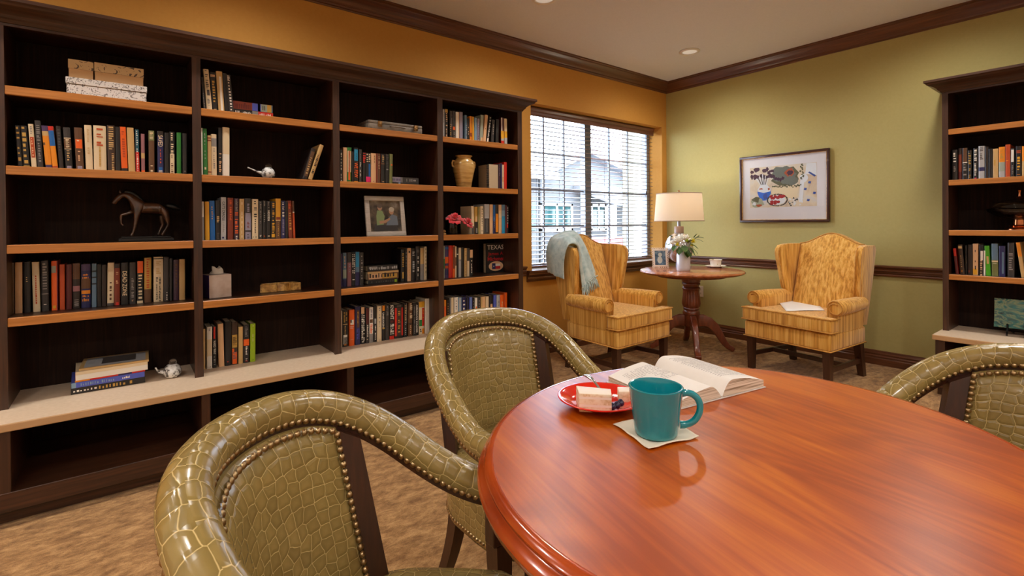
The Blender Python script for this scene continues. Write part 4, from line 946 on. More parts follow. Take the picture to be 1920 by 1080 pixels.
# weathered case on the top shelf of the third bay
M_case = noise_mat('worn grey leather', [(.3, (92, 86, 80)), (.55, (140, 130, 118)), (.72, (80, 70, 62))], nscale=14, rough=.5, bump=.15)
p = atz(690, 242, SHL[0]); yy = 2.962; A, B = aty(690.5, 241, yy), aty(792, 250, yy); w = B.x-A.x; h = aty(740, 226, yy).z-SHL[0]-.002; h = hz(790, 233.5, 249.5, yy)
cs = thing('attache_case', 'worn grey hard case with two clasps on top shelf', 'case', ((A.x+B.x)/2, yy, SHL[0]+.0004))
bm = bmesh.new(); box(bm, -w/2, w/2, 0, .2, 0, h*.68, bev=.005); finish(bm, 'body', M_case, cs, smooth=40)
bm = bmesh.new(); box(bm, -w/2, w/2, 0, .2, h*.69, h, bev=.005); finish(bm, 'lid', M_case, cs, smooth=40)
for sx in (-.3*w, .37*w):
    bm = bmesh.new(); box(bm, sx-.014, sx+.014, -.007, .0, h*.35, h*.95, bev=.002); box(bm, sx-.009, sx+.009, -.011, -.006, h*.45, h*.62, bev=.002); finish(bm, 'clasp', M_brass, cs, smooth=40)
bm = bmesh.new(); tube(bm, [(-.045+.01*w, -.002, h*.5), (-.045+.01*w, -.014, h*.48), (-.035, -.018, h*.47), (.045, -.018, h*.47), (.055, -.014, h*.48), (.055, -.002, h*.5)], .005, 8); finish(bm, 'handle', M_case, cs)

# silver photo frame on the third shelf
p0 = aty(688.5, 443, 3.03); p1 = aty(762.5, 441, 3.03); w = p1.x-p0.x; h = .262
fr = thing('photo_frame', 'silver photo frame with a couple on third shelf', 'photo frame', ((p0.x+p1.x)/2, 3.03, SHL[2]+.0005))
M_silver = noise_mat('brushed silver', [(.3, (200, 192, 184)), (.7, (232, 226, 220))], scale=(4, 4, 60), nscale=6, rough=.3, coat=.2)
tilt = Matrix.Rotation(-.16, 4, 'X')
bm = bmesh.new(); b_ = .03
for x0, x1, za, zb_ in ((-w/2, w/2, 0, b_), (-w/2, w/2, h-b_, h), (-w/2, -w/2+b_, b_, h-b_), (w/2-b_, w/2, b_, h-b_)):
    box(bm, x0, x1, 0, .016, za, zb_, M=tilt, bev=.003)
finish(bm, 'frame', M_silver, fr, smooth=40)
def photo_couple():
    m, nt, b = newmat('photo print'); tc = N(nt, 'ShaderNodeTexCoord')
    no = N(nt, 'ShaderNodeTexNoise', Scale=14., Detail=3.); L(nt, tc.outputs['Object'], no.inputs['Vector'])
    r = ramp(nt, [(.35, (46, 38, 34)), (.55, (120, 104, 84)), (.7, (170, 160, 150))]); L(nt, no.outputs['Fac'], r.inputs['Fac']); L(nt, r.outputs[0], b.inputs['Base Color']); b.inputs['Roughness'].default_value = .2; return m
bm = bmesh.new()
def pq(pts, mi, dy): 
    f = bm.faces.new([bm.verts.new(tilt @ Vector((-w/2+b_+(w-2*b_)*a, .006-dy, b_+(h-2*b_)*c))) for a, c in pts]); f.material_index = mi
def ell(ca, cc, ra, rc, mi, dy, n=18): pq([(ca+ra*cos(2*pi*k/n), cc+rc*sin(2*pi*k/n)) for k in range(n)], mi, dy)
pq([(0, 0), (1, 0), (1, 1), (0, 1)], 0, 0)
pq([(.1, .02), (.9, .02), (.85, .2), (.15, .25)], 5, .0004)
pq([(.2, .2), (.42, .22), (.47, .5), (.4, .68), (.24, .68), (.2, .5)], 1, .0006); ell(.33, .78, .075, .1, 2, .0008); ell(.33, .83, .08, .07, 4, .001)
pq([(.5, .2), (.9, .2), (.88, .5), (.72, .56), (.6, .45)], 3, .0006); ell(.7, .66, .08, .11, 2, .0008); ell(.71, .72, .09, .08, 6, .001)
pq([(.3, .24), (.5, .28), (.66, .4), (.62, .44), (.45, .36), (.28, .34)], 2, .0012)
finish_raw(bm, 'photo', [photo_couple(), plain('photo green', (142, 168, 110), .3), plain('photo skin', (196, 150, 116), .3), plain('photo blue', (116, 130, 150), .3), plain('photo hair', (96, 74, 56), .3), plain('photo dark', (40, 34, 34), .3), plain('photo fair hair', (206, 196, 178), .3)], fr)
bm = bmesh.new(); box(bm, -.03, .03, .0, .006, 0, h*.75, M=Matrix.Translation((0, .1, 0)) @ Matrix.Rotation(.28, 4, 'X'), bev=.001); finish(bm, 'easel_leg', M_black, fr)

# two-handled stoneware vase
M_stone = noise_mat('ochre stoneware', [(.3, (150, 112, 62)), (.5, (206, 162, 92)), (.7, (222, 182, 116))], scale=(1, 1, 6), nscale=7, rough=.25, coat=.5)
p = atz(874, 350, SHL[1]); vy = 3.0; A = aty(874, 350, vy); k = aty(894, 320, vy).x-A.x
vs_ = thing('stoneware_jar', 'ochre two-handled stoneware jar on second shelf', 'jar', (A.x, vy+.03, SHL[1]+.0005))
H = hz(874, 291, 351, vy)
prof = [(.001, 0), (.55, 0), (.58, .03), (.62, .15), (.72, .35), (.84, .55), (.88, .68), (.82, .8), (.62, .89), (.55, .92), (.56, .95), (.66, .985), (.66, 1.), (.58, 1.), (.5, .95), (.48, .9)]
bm = bmesh.new(); lathe(bm, [(r*k, z*H) for r, z in prof], 36, cap=False); finish(bm, 'body', M_stone, vs_, smooth=50)
for sgn in (-1, 1):
    bm = bmesh.new(); tube(bm, [(sgn*k*.8, 0, H*.82), (sgn*k*.98, 0, H*.83), (sgn*k*1.05, 0, H*.75), (sgn*k*1.0, 0, H*.66), (sgn*k*.84, 0, H*.63)], k*.075, 8); finish(bm, 'handle', M_stone, vs_)

# silk rose in a dark glass vase + small gilt figure
p = aty(849, 440, 3.0)
rv = thing('rose_vase', 'dark glass vase with red silk roses on third shelf', 'vase', (p.x, 3.02, SHL[2]+.0005))
M_dkglass = plain('smoked glass', (40, 34, 30), .05, spec=.6); M_dkglass.node_tree.nodes['Principled BSDF'].inputs['Transmission Weight'].default_value = .8
bm = bmesh.new(); lathe(bm, [(.001, 0), (.042, 0), (.046, .01), (.044, .07), (.046, .095), (.043, .095), (.041, .07), (.042, .012), (.001, .008)], 28, cap=False); finish(bm, 'vase', M_dkglass, rv, smooth=50)
M_rose = noise_mat('red silk petals', [(.3, (170, 16, 30)), (.6, (214, 34, 50)), (.75, (236, 96, 90))], nscale=12, rough=.6, sheen=.4)
def rose(c, R, seed, parent):
    r = random.Random(seed); bm = bmesh.new()
    for ring, (n, rr, zt, op) in enumerate([(3, .25, .35, .15), (4, .45, .3, .4), (5, .7, .15, .75), (6, .95, -.05, 1.1)]):
        for i in range(n):
            a0 = 2*pi*(i+.5*ring)/n + r.uniform(-.2, .2)
            def pet(u, v, a0=a0, rr=rr, zt=zt, op=op, n=n):
                da = (u-.5)*2*pi/n*1.5; w_ = sin(pi*min(1, max(0, v*.55+.35)))
                q = rr*(.25+.75*v)+op*.18*v*v; a = a0+da*w_
                return Vector(c)+Vector((q*cos(a), -(.15+(zt+.55)*v-.5*op*v*v*v)*0 + q*sin(a), (zt+.6)*v - op*.45*v**3 + .05*sin(7*u+seed)*v))*R
            grid(bm, pet, 7, 6)
    o = finish_raw(bm, 'rose', M_rose, parent); 
    m = o.modifiers.new('thick', 'SOLIDIFY'); m.thickness = .0012
    return o
rose((-.012, -.03, .135), .055, 3, rv).rotation_euler = (.5, -.15, 0)
rose((.03, -.028, .135), .046, 5, rv).rotation_euler = (.6, .4, 0)
bm = bmesh.new(); tube(bm, [(.0, 0, .02), (-.004, -.01, .08), (-.012, -.02, .14)], .003, 6); tube(bm, [(.01, 0, .02), (.02, -.01, .08), (.03, -.018, .14)], .003, 6); finish(bm, 'stem', plain('stem green', (60, 74, 40), .6), rv)
p = aty(835.5, 440, 2.965); fg = thing('gilt_figurine', 'tiny gilt figurine at the left end of third shelf', 'figurine', (p.x, 2.985, SHL[2]+.0004))
bm = bmesh.new(); lathe(bm, [(.001, 0), (.014, 0), (.015, .006), (.012, .012), (.001, .013)], 14, cap=False); finish(bm, 'base', M_gold, fg, smooth=40)
skin('figure', [(0, 0, .012), (0, 0, .024), (0, 0, .036), (-.008, 0, .028), (-.01, -.004, .018), (.008, 0, .028), (.01, -.004, .018)], [(0, 1), (1, 2), (1, 3), (3, 4), (1, 5), (5, 6)], [.009, .007, .006, .004, .003, .004, .003], M_gold, fg, 1)

# glass compote with copper base, right bookcase
xc_ = XF+.16; p = atx(1912, 430, xc_); cp = thing('covered_compote', 'cut-glass compote with copper foot, right bookcase third shelf', 'compote', (xc_, p.y, SHR[2]+.0005))
k = (atx(1912, 400, xc_).y-atx(1850, 400, xc_).y)*-1
def zz(py): return atx(1912, py, xc_).z-SHR[2]
M_cop = plain('copper', (206, 128, 84), .22, 1.)
bm = bmesh.new(); lathe(bm, [(.001, .0), (k*.47, 0), (k*.47, .006), (k*.36, .014), (k*.3, .02), (k*.33, .026), (k*.22, .034), (k*.2, zz(412))], 32, cap=False); finish(bm, 'foot', M_cop, cp, smooth=40)
bm = bmesh.new(); lathe(bm, [(.001, zz(411.5)), (k*.3, zz(411)), (k*.7, zz(405)), (k*.95, zz(397)), (k, zz(392.5)), (k*.97, zz(391)), (k*.9, zz(395)), (k*.6, zz(403)), (k*.001, zz(408))], 48, cap=False, flute=(0, 1, .02, 24)); finish(bm, 'bowl', M_clear, cp, smooth=40)
bm = bmesh.new(); lathe(bm, [(k*.86, zz(390.5)), (k*.84, zz(386)), (k*.7, zz(379.5)), (k*.45, zz(375)), (k*.14, zz(373)), (k*.001, zz(372.6)), ], 48, cap=False, flute=(0, 1, .015, 24)); finish(bm, 'lid', M_clear, cp, smooth=40)
bm = bmesh.new(); lathe(bm, [(.012, zz(372.6)), (.02, zz(371)), (.008, zz(368)), (.006, zz(362)), (.011, zz(357)), (.001, zz(353.5))], 16, cap=False); finish(bm, 'finial', M_cop, cp, smooth=40)
# teal art glass platter on an iron easel
xc_ = XF+.13; A, B = atx(1863.5, 600, xc_), atx(1952, 600, xc_); w = A.y-B.y; zb = atx(1863.5, 612, xc_).z; zt = atx(1863.5, 558.5, xc_).z
pl_ = thing('glass_platter', 'teal swirled glass platter standing on right countertop', 'platter', (xc_, (A.y+B.y)/2, zb))
M_teal = noise_mat('teal swirl glass', [(.3, (16, 42, 44)), (.45, (26, 104, 102)), (.55, (120, 140, 104)), (.65, (22, 84, 90)), (.8, (60, 44, 40))], scale=(1, 1, 2.2), nscale=9, detail=2, dist=2.2, rough=.08, coat=.6)
bm = bmesh.new(); h = zt-zb; tl = Matrix.Rotation(.12, 4, 'Y')
box(bm, 0, .008, -w/2, w/2, 0, h, M=tl, bev=.002)
for s_ in ((-w/2, w/2, 0, .03), (-w/2, w/2, h-.03, h)): box(bm, -.006, .0, s_[0], s_[1], s_[2], s_[3], M=tl, bev=.002)
finish(bm, 'plate', M_teal, pl_)
es = thing('easel', 'black iron easel holding the teal glass platter', 'easel', (xc_, (A.y+B.y)/2, CZ+.0004))
M_iron = plain('black iron', (22, 20, 20), .4, .6); zo = zb-CZ
for sgn in (-1, 1):
    y = -sgn*w*.19
    bm = bmesh.new(); tube(bm, [(-.05, y, .004), (-.045, y, .012), (-.03, y, zo*.5), (-.022, y, zo-.006), (-.02, y, zo+.02), (-.024, y, zo+.028)], .005, 8); tube(bm, [(-.022, y, zo-.006), (.02, y, zo-.008), (.04, y, zo+.1)], .005, 8); tube(bm, [(.02, y, zo-.008), (.09, y*.6, .004)], .005, 8); finish(bm, 'easel_leg', M_iron, es)
bm = bmesh.new(); tube(bm, [(.02, -w*.19, zo-.008), (.02, w*.19, zo-.008)], .005, 8); finish(bm, 'crossbar', M_iron, es)
# ================================================================== WING CHAIRS
def fabric():
    m, nt, b = newmat('gold ribbed fabric'); tc = N(nt, 'ShaderNodeTexCoord')
    mp = N(nt, 'ShaderNodeMapping'); mp.inputs['Scale'].default_value = (55, 55, 1.6); L(nt, tc.outputs['Object'], mp.inputs['Vector'])
    a = N(nt, 'ShaderNodeTexNoise', Scale=1.1, Detail=3., Roughness=.6); L(nt, mp.outputs[0], a.inputs['Vector'])
    mp2 = N(nt, 'ShaderNodeMapping'); mp2.inputs['Scale'].default_value = (240, 240, 5); L(nt, tc.outputs['Object'], mp2.inputs['Vector'])
    c = N(nt, 'ShaderNodeTexNoise', Scale=1.4, Detail=2.); L(nt, mp2.outputs[0], c.inputs['Vector'])
    r = ramp(nt, [(.36, (180, 122, 38)), (.5, (214, 156, 62)), (.64, (230, 180, 94))]); L(nt, a.outputs['Fac'], r.inputs['Fac'])
    mx = N(nt, 'ShaderNodeMixRGB', blend_type='OVERLAY'); mx.inputs['Fac'].default_value = .3; L(nt, r.outputs[0], mx.inputs['Color1']); L(nt, c.outputs['Fac'], mx.inputs['Color2'])
    L(nt, mx.outputs[0], b.inputs['Base Color']); b.inputs['Roughness'].default_value = .75; b.inputs['Sheen Weight'].default_value = .3
    b.inputs['Specular IOR Level'].default_value = .3
    bp = N(nt, 'ShaderNodeBump', Strength=.3, Distance=.002); L(nt, c.outputs['Fac'], bp.inputs['Height']); L(nt, bp.outputs[0], b.inputs['Normal'])
    return m
M_fab = fabric()
M_pipe = noise_mat('gold piping', [(.3, (176, 118, 42)), (.7, (214, 158, 72))], nscale=40, rough=.7)
def loft_poly(bm, poly, z0, z1, mi=0):
    a = [bm.verts.new((x, y, z0)) for x, y in poly]; b = [bm.verts.new((x, y, z1)) for x, y in poly]; n = len(poly)
    for k in range(n): bm.faces.new((a[k], a[(k+1) % n], b[(k+1) % n], b[k])).material_index = mi
    bm.faces.new(a).material_index = mi; bm.faces.new(b).material_index = mi
def wing_chair(label, loc, rz):
    o = thing('wing_chair', label, 'armchair', loc, rz, group='gold wing chairs')
    # frame apron
    bm = bmesh.new(); ap = [(0, -.329), (0, .329), (-.545, .295), (-.545, -.295)]
    loft_poly(bm, ap, .262, .384); bevmod(finish(bm, 'seat_rail', M_fab, o), .016, 3)
    bm = bmesh.new(); tube(bm, [(.002, -.331, .264), (.002, .331, .264), (-.547, .297, .264), (-.547, -.297, .264)], .005, 8, closed=True); finish(bm, 'piping', M_pipe, o.children[-1])
    # T cushion
    bm = bmesh.new(); tp = [(.022, -.338), (.022, .338), (-.095, .342), (-.095, .246), (-.49, .232), (-.49, -.232), (-.095, -.246), (-.095, -.342)]
    loft_poly(bm, tp, .390, .492)
    bmesh.ops.recalc_face_normals(bm, faces=bm.faces)
    c = finish(bm, 'seat_cushion', M_fab, o); bevmod(c, .022, 4)
    for z in (.397, .488):
        bm = bmesh.new(); tube(bm, [(-.09, -.344, z), (.016, -.339, z), (.023, -.325, z+.002), (.026, 0, z+.003), (.023, .325, z+.002), (.016, .339, z), (-.09, .344, z)], .0055, 8); finish(bm, 'piping', M_pipe, c)
    # back
    def zt(u): return .986+.086*(.5+.5*cos(pi*u))
    def fb(u, v, off=0.):
        q = 2*u-1; w = .232+.014*v; z = .40+v*(zt(q)-.40)
        return Vector((-.455-.172*v+.028*(1-q*q)*sin(pi*min(1, v*1.1))-.02*(1-q*q)*v*v-off, q*w, z))
    bm = bmesh.new(); nu, nv = 17, 15
    A = [[bm.verts.new(fb(i/(nu-1), j/(nv-1))) for j in range(nv)] for i in range(nu)]
    B = [[bm.verts.new(fb(i/(nu-1), j/(nv-1), .095)) for j in range(nv)] for i in range(nu)]
    for i in range(nu-1):
        for j in range(nv-1):
            bm.faces.new((A[i][j], A[i+1][j], A[i+1][j+1], A[i][j+1])); bm.faces.new((B[i][j], B[i][j+1], B[i+1][j+1], B[i+1][j]))
    for i in range(nu-1):
        bm.faces.new((A[i][nv-1], A[i+1][nv-1], B[i+1][nv-1], B[i][nv-1])); bm.faces.new((A[i+1][0], A[i][0], B[i][0], B[i+1][0]))
    for j in range(nv-1):
        bm.faces.new((A[0][j], A[0][j+1], B[0][j+1], B[0][j])); bm.faces.new((A[nu-1][j+1], A[nu-1][j], B[nu-1][j], B[nu-1][j+1]))
    bevmod(finish(bm, 'backrest', M_fab, o), .026, 4, 50)
    bm = bmesh.new(); tube(bm, [fb(i/16, 1, .012)+Vector((0, 0, .001)) for i in range(17)], .005, 8); finish(bm, 'piping', M_pipe, o.children[-1])
    for s in (-1, 1):
        # arm: panel, roll and scroll
        bm = bmesh.new(); loft_poly(bm, [(-.105, s*.25), (-.105, s*.322), (-.50, s*.298), (-.50, s*.236)], .380, .55)
        n = 22
        for (x, r, yc) in ((-.094, .050, .309), (-.104, .056, .309), (-.28, .056, .300), (-.52, .048, .282)):
            ring = [bm.verts.new((x, s*yc+r*cos(2*pi*k/n), .557+r*sin(2*pi*k/n))) for k in range(n)]
            if x == -.094: bm.faces.new(ring)
            else:
                for k in range(n): bm.faces.new((prev[k], prev[(k+1) % n], ring[(k+1) % n], ring[k]))
            prev = ring
        bm.faces.new(prev)
        arm = finish(bm, 'arm', M_fab, o, smooth=35)
        bm = bmesh.new(); C_ = .309
        sp_ = [Vector((-.092, s*(C_+.002-.050*cos(t)), .557+.050*sin(t))) for t in [-.35+pi*1.25*k/18 for k in range(19)]]
        sp_ += [Vector((-.092, s*(C_+.002-(.050-.022*q)*cos(t0)), .557+(.050-.022*q)*sin(t0))) for q, t0 in [(k/8, -.35+pi*1.25+1.6*pi*k/8) for k in range(1, 9)]]
        tube(bm, [Vector((-.100, s*.262, .40))] + sp_, .0045, 8); finish(bm, 'piping', M_pipe, arm)
        # wing
        prof = [(-.505, .384), (-.490, .50), (-.462, .59), (-.448, .618), (-.438, .68), (-.424, .78), (-.412, .86), (-.409, .905), (-.418, .945), (-.442, .972), (-.50, .984), (-.62, .986), (-.70, .982), (-.716, .95), (-.672, .70), (-.60, .384)]
        bm = bmesh.new(); rows = []
        def yo(x, z): return .234 + .012*max(0, (z-.4)/.6) + (.020+.022*max(0., min(1., (z-.6)/.3)))*max(0., min(1., (x+.62)/.20))*max(0., min(1., (z-.5)/.12))
        for dy in (0, .046): rows.append([bm.verts.new((x, s*(yo(x, z)+dy), z)) for x, z in prof])
        n2 = len(prof)
        for k in range(n2): bm.faces.new((rows[0][k], rows[0][(k+1) % n2], rows[1][(k+1) % n2], rows[1][k]))
        for rw in rows: 
            f = bm.faces.new(rw)
        bmesh.ops.triangulate(bm, faces=[f for f in bm.faces if len(f.verts) > 4])
        w = finish(bm, 'wing', M_fab, o); bevmod(w, .017, 3, 40)
        bm = bmesh.new(); tube(bm, [Vector((x+.003, s*(yo(x, z)+.008), z)) for x, z in prof[3:10]], .005, 8); finish(bm, 'piping', M_pipe, w)
        # legs
        for x, xb, h in ((-.04, -.04, .266), (-.505, -.56, .266)):
            bm = bmesh.new(); y = s*(.292 if x > -.1 else .262); a = .026; vb = [(xb-a*.8, y-a*.8), (xb+a*.8, y-a*.8), (xb+a*.8, y+a*.8), (xb-a*.8, y+a*.8)]; vt = [(x-a, y-a), (x+a, y-a), (x+a, y+a), (x-a, y+a)]
            p = [bm.verts.new((*q, 0)) for q in vb]; q_ = [bm.verts.new((*q, h)) for q in vt]
            bm.faces.new(p); bm.faces.new(q_)
            for k in range(4): bm.faces.new((p[k], p[(k+1) % 4], q_[(k+1) % 4], q_[k]))
            finish(bm, 'leg', M_wood_dark, o)
        bm = bmesh.new(); p0, p1 = Vector((-.045, s*.292, .12)), Vector((-.53, s*.262, .12)); M = Matrix.Translation(p0) @ Matrix.Rotation(atan2(p1.y-p0.y, p1.x-p0.x), 4, 'Z'); box(bm, 0, (p1-p0).length, -.011, .011, -.018, .018, M=M, bev=.003); finish(bm, 'stretcher', M_wood_dark, o)
    bm = bmesh.new(); box(bm, -.300, -.278, -.268, .268, .104, .138, bev=.003); finish(bm, 'stretcher', M_wood_dark, o)
    return o
chA = wing_chair('gold wing chair by the window with a blue throw', (3.121, 2.350, 0), radians(-89.0))
chB = wing_chair('gold wing chair before the olive wall with papers', (3.881, 1.671, 0), radians(171.7))

# blue throw over the wing of the window chair (chair coordinates -> room)
MA = Matrix.Translation((3.121, 2.350, 0)) @ Matrix.Rotation(radians(-89.0), 4, 'Z')
M_throw = noise_mat('pale blue woven throw', [(.3, (150, 176, 180)), (.5, (182, 202, 204)), (.7, (204, 216, 214))], scale=(1, 1, 1), nscale=22, rough=.9, bump=.35, bdist=.003, sheen=.5)
th = thing('throw_blanket', 'pale blue fringed throw draped over the window wing chair', 'throw', MA @ Vector((-.5, -.2, 1.05)), radians(-89.0)); off = -Vector((-.5, -.2, 1.05))
# cross-sections from the outer hang, over the wing and back, down the front: (edge near outside, edge near middle)
secs = [((-.72, -.325, .76), (-.51, -.352, .72)), ((-.735, -.332, .86), (-.50, -.362, .83)), ((-.735, -.33, .95), (-.475, -.366, .935)), ((-.725, -.30, 1.03), (-.45, -.352, 1.0)), ((-.725, -.22, 1.062), (-.435, -.315, 1.012)),
        ((-.725, -.13, 1.085), (-.445, -.265, .985)), ((-.665, -.065, 1.085), (-.475, -.228, .92)), ((-.605, -.02, .99), (-.49, -.212, .84)), ((-.565, .01, .885), (-.485, -.206, .76)), ((-.535, .035, .785), (-.475, -.204, .69)), ((-.52, .045, .735), (-.468, -.204, .65))]
def cr(P, t):
    n = len(P)-1; k = min(int(t*n), n-1); f = t*n-k
    p0, p1, p2, p3 = (Vector(P[max(0, min(n, k+i))]) for i in (-1, 0, 1, 2))
    return .5*((2*p1)+(p2-p0)*f+(2*p0-5*p1+4*p2-p3)*f*f+(3*p1-p0-3*p2+p3)*f**3)
SA, SB = [a for a, b in secs], [b for a, b in secs]
def thr(u, v):
    a, b = cr(SA, v), cr(SB, v); p = a.lerp(b, u); nrm = (b-a).normalized()
    p += Vector((.6, 0, .5))*(.016*sin(u*9+1.5*sin(v*5))+.008*sin(u*21+v*3)) * (1 if v > .3 else .5)
    p.z += .02*sin(pi*u)*(1 if .3 < v < .6 else .3)
    return p+off
bm = bmesh.new(); grid(bm, thr, 30, 50); o = finish_raw(bm, 'cloth', M_throw, th)
m = o.modifiers.new('thick', 'SOLIDIFY'); m.thickness = .012; m.offset = 1; m2 = o.modifiers.new('sub', 'SUBSURF'); m2.levels = m2.render_levels = 1
bm = bmesh.new(); r = random.Random(3)
for i in range(46):
    u = i/45; p = thr(u, 1.0); q = p+Vector((.012+r.uniform(-.006, .012), r.uniform(-.012, .012), -.04)); q2 = q+Vector((.010+r.uniform(-.01, .012), r.uniform(-.014, .014), -.035-r.uniform(0, .03)))
    tube(bm, [p+Vector((.004, 0, .01)), (p+q)/2, q, q2], [.0042, .005, .0042, .0026], 5)
    if i % 3 == 0: ball(bm, p+Vector((.012, 0, -.004)), .0075, 0, 8, 5)
finish_raw(bm, 'fringe', M_throw, th)

# papers on the seat of the other chair
q = [atz(px, py, .492) for px, py in ((1456, 563), (1524, 562.5), (1546, 583), (1474, 584))]
c = sum(q, Vector())/4
mg_ = thing('magazine', 'white open brochure lying on the wing chair seat', 'brochure', (c.x, c.y, .4915), 0)
q = [Vector((p.x-c.x, p.y-c.y, 0)) for p in q]
bm = bmesh.new()
def pg(u, v, h=0.): 
    p = (q[0]*(1-u)+q[1]*u)*(1-v)+(q[3]*(1-u)+q[2]*u)*v; p.z = .003+.010*(sin(pi*u)**2)*.3+.014*(1-v)**3+h; return p
grid(bm, pg, 9, 9); o = finish_raw(bm, 'sheet', plain('white paper', (236, 234, 232), .6), mg_); m = o.modifiers.new('t', 'SOLIDIFY'); m.thickness = .002; m.offset = -1
bm = bmesh.new()
for u0, u1, v0, v1, k in ((.36, .56, .42, .6, 0), (.3, .46, .76, .84, 1), (.66, .72, .2, .22, 1)):
    quad(bm, [pg(a, b, .0009) for a, b in ((u0, v0), (u1, v0), (u1, v1), (u0, v1))], k)
for k in range(6): quad(bm, [pg(a, b, .0009) for a, b in ((.55, .3+k*.09), (.85, .3+k*.09), (.85, .32+k*.09), (.55, .32+k*.09))], 2)
finish_raw(bm, 'print', [plain('amber print', (234, 170, 70), .6), plain('peach print', (236, 196, 150), .6), plain('grey print', (200, 198, 198), .6)], mg_)

# ================================================================== ROUND SIDE TABLE
RTX, RTY, RTZ = 4.09, 2.57, .735
t = thing('side_table', 'round pedestal side table between the two wing chairs', 'table', (RTX, RTY, 0))
M_rt = noise_mat('reddish table top', [(.3, (150, 84, 48)), (.5, (178, 104, 62)), (.72, (198, 124, 78))], scale=(3, 18, 3), nscale=2.4, rough=.25, coat=.4, dist=.6)
bm = bmesh.new(); lathe(bm, [(.001, .70), (.40, .70), (.425, .703), (.446, .712), (.455, .722), (.450, .731), (.438, .735), (.001, RTZ)], 64, cap=False); finish(bm, 'table_top', M_rt, t, smooth=40)
bm = bmesh.new(); lathe(bm, [(.001, .675), (.30, .675), (.31, .70), (.001, .70)], 48, cap=False); finish(bm, 'apron', M_mahog, t, smooth=40)
bm = bmesh.new(); lathe(bm, [(.001, .675), (.082, .675), (.082, .628), (.074, .624), (.080, .618), (.080, .606), (.070, .600), (.068, .585), (.078, .575), (.079, .568), (.071, .558), (.069, .535), (.072, .50), (.078, .455), (.079, .43), (.074, .405), (.068, .395), (.073, .388), (.073, .380), (.062, .374), (.070, .365), (.076, .350), (.076, .335), (.066, .330), (.066, .24), (.055, .225), (.001, .22)], 48, cap=False, flute=(.40, .56, .025, 24)); finish(bm, 'pedestal', M_mahog, t, smooth=45)
path = [(.05, .275), (.10, .278), (.15, .262), (.195, .225), (.228, .175), (.255, .125), (.282, .08), (.315, .045), (.35, .026), (.365, .020)]
half = [.055, .052, .046, .040, .035, .031, .027, .023, .020, .018]
for k in range(4):
    ang = atan2(2.33-RTY, 3.813-RTX)+k*pi/2
    bm = bmesh.new(); rg = []
    for i, ((r_, z_), h_) in enumerate(zip(path, half)):
        a = path[max(0, i-1)]; b = path[min(len(path)-1, i+1)]; tx, tz = b[0]-a[0], b[1]-a[1]; l_ = math.hypot(tx, tz); nx, nz = -tz/l_, tx/l_
        wv = .024 if i < 8 else .026
        ring = []
        for su, sw in ((1, -1), (1, 1), (-1, 1), (-1, -1)):
            rr, zz_ = r_+nx*h_*su, max(.0, z_+nz*h_*su)
            ring.append(bm.verts.new((rr*cos(ang)-wv*sw*sin(ang), rr*sin(ang)+wv*sw*cos(ang), zz_)))
        rg.append(ring)
    for a, b in zip(rg, rg[1:]):
        for j in range(4): bm.faces.new((a[j], a[(j+1) % 4], b[(j+1) % 4], b[j]))
    bm.faces.new(rg[0]); bm.faces.new(rg[-1])
    bevmod(finish(bm, 'leg', M_mahog, t), .008, 3, 50)

def pxm(p): return (Vector(p)-CP).dot(fw)/F      # metres per photo pixel at a point
# lamp
p = atz(1273.5, 500, RTZ); s = pxm(p)
lp = thing('table_lamp', 'lit table lamp with white drum shade on the round table', 'lamp', (p.x, p.y, RTZ+.0004))
zL = lambda py: (420.1-py)*s+CAMH-RTZ
M_merc = noise_mat('mercury glass', [(.35, (206, 206, 208)), (.6, (170, 160, 148)), (.75, (120, 108, 96))], nscale=5, rough=.12, coat=.5, dist=1.)
M_merc.node_tree.nodes['Principled BSDF'].inputs['Metallic'].default_value = .75
bm = bmesh.new(); lathe(bm, [(.001, 0), (6.5*s, 0), (6.5*s, .004), (6*s, .010), (6*s, zL(495)), (.001, zL(495))], 28, cap=False); finish(bm, 'foot', plain('indigo lamp foot', (60, 62, 92), .25), lp, smooth=40)
bm = bmesh.new(); R = 25.5*s; zc_ = (zL(495.5)+zL(438.5))/2; hh = (zL(438.5)-zL(495.5))/2
lathe(bm, [(R*sin(pi*k/20), zc_-hh*cos(pi*k/20)) for k in range(21)], 40, cap=False); finish(bm, 'lamp_body', M_merc, lp, smooth=80)
bm = bmesh.new(); lathe(bm, [(.001, zL(440)), (8.5*s, zL(440)), (8.6*s, zL(429)), (7.8*s, zL(427.5)), (.001, zL(427.5))], 24, cap=False); finish(bm, 'neck', plain('taupe lamp neck', (158, 130, 112), .4), lp, smooth=40)
bm = bmesh.new(); lathe(bm, [(.001, zL(428)), (3*s, zL(428)), (3*s, zL(412)), (.001, zL(412))], 16, cap=False); finish(bm, 'stem', plain('nickel', (150, 148, 150), .3, .9), lp, smooth=40)
def shademat():
    m = bpy.data.materials.new('linen lamp shade'); m.use_nodes = True; nt = m.node_tree; b = nt.nodes['Principled BSDF']; out = nt.nodes['Material Output']
    b.inputs['Base Color'].default_value = (*lin((232, 218, 200)), 1); b.inputs['Roughness'].default_value = .9
    tr = N(nt, 'ShaderNodeBsdfTranslucent'); tr.inputs[0].default_value = (*lin((250, 240, 224)), 1)
    mx = N(nt, 'ShaderNodeMixShader'); mx.inputs[0].default_value = .45; L(nt, b.outputs[0], mx.inputs[1]); L(nt, tr.outputs[0], mx.inputs[2]); L(nt, mx.outputs[0], out.inputs[0]); return m
bm = bmesh.new(); r0, r1 = 44.5*s, 40.6*s; zb, zt_ = zL(417.5), zL(366.5)
lathe(bm, [(r0, zb), (r1, zt_), (r1-.003, zt_), (r0-.003, zb), (r0, zb)], 56, cap=False); finish(bm, 'lamp_shade', shademat(), lp, smooth=40)
M_bind = plain('shade binding', (176, 150, 126), .7)
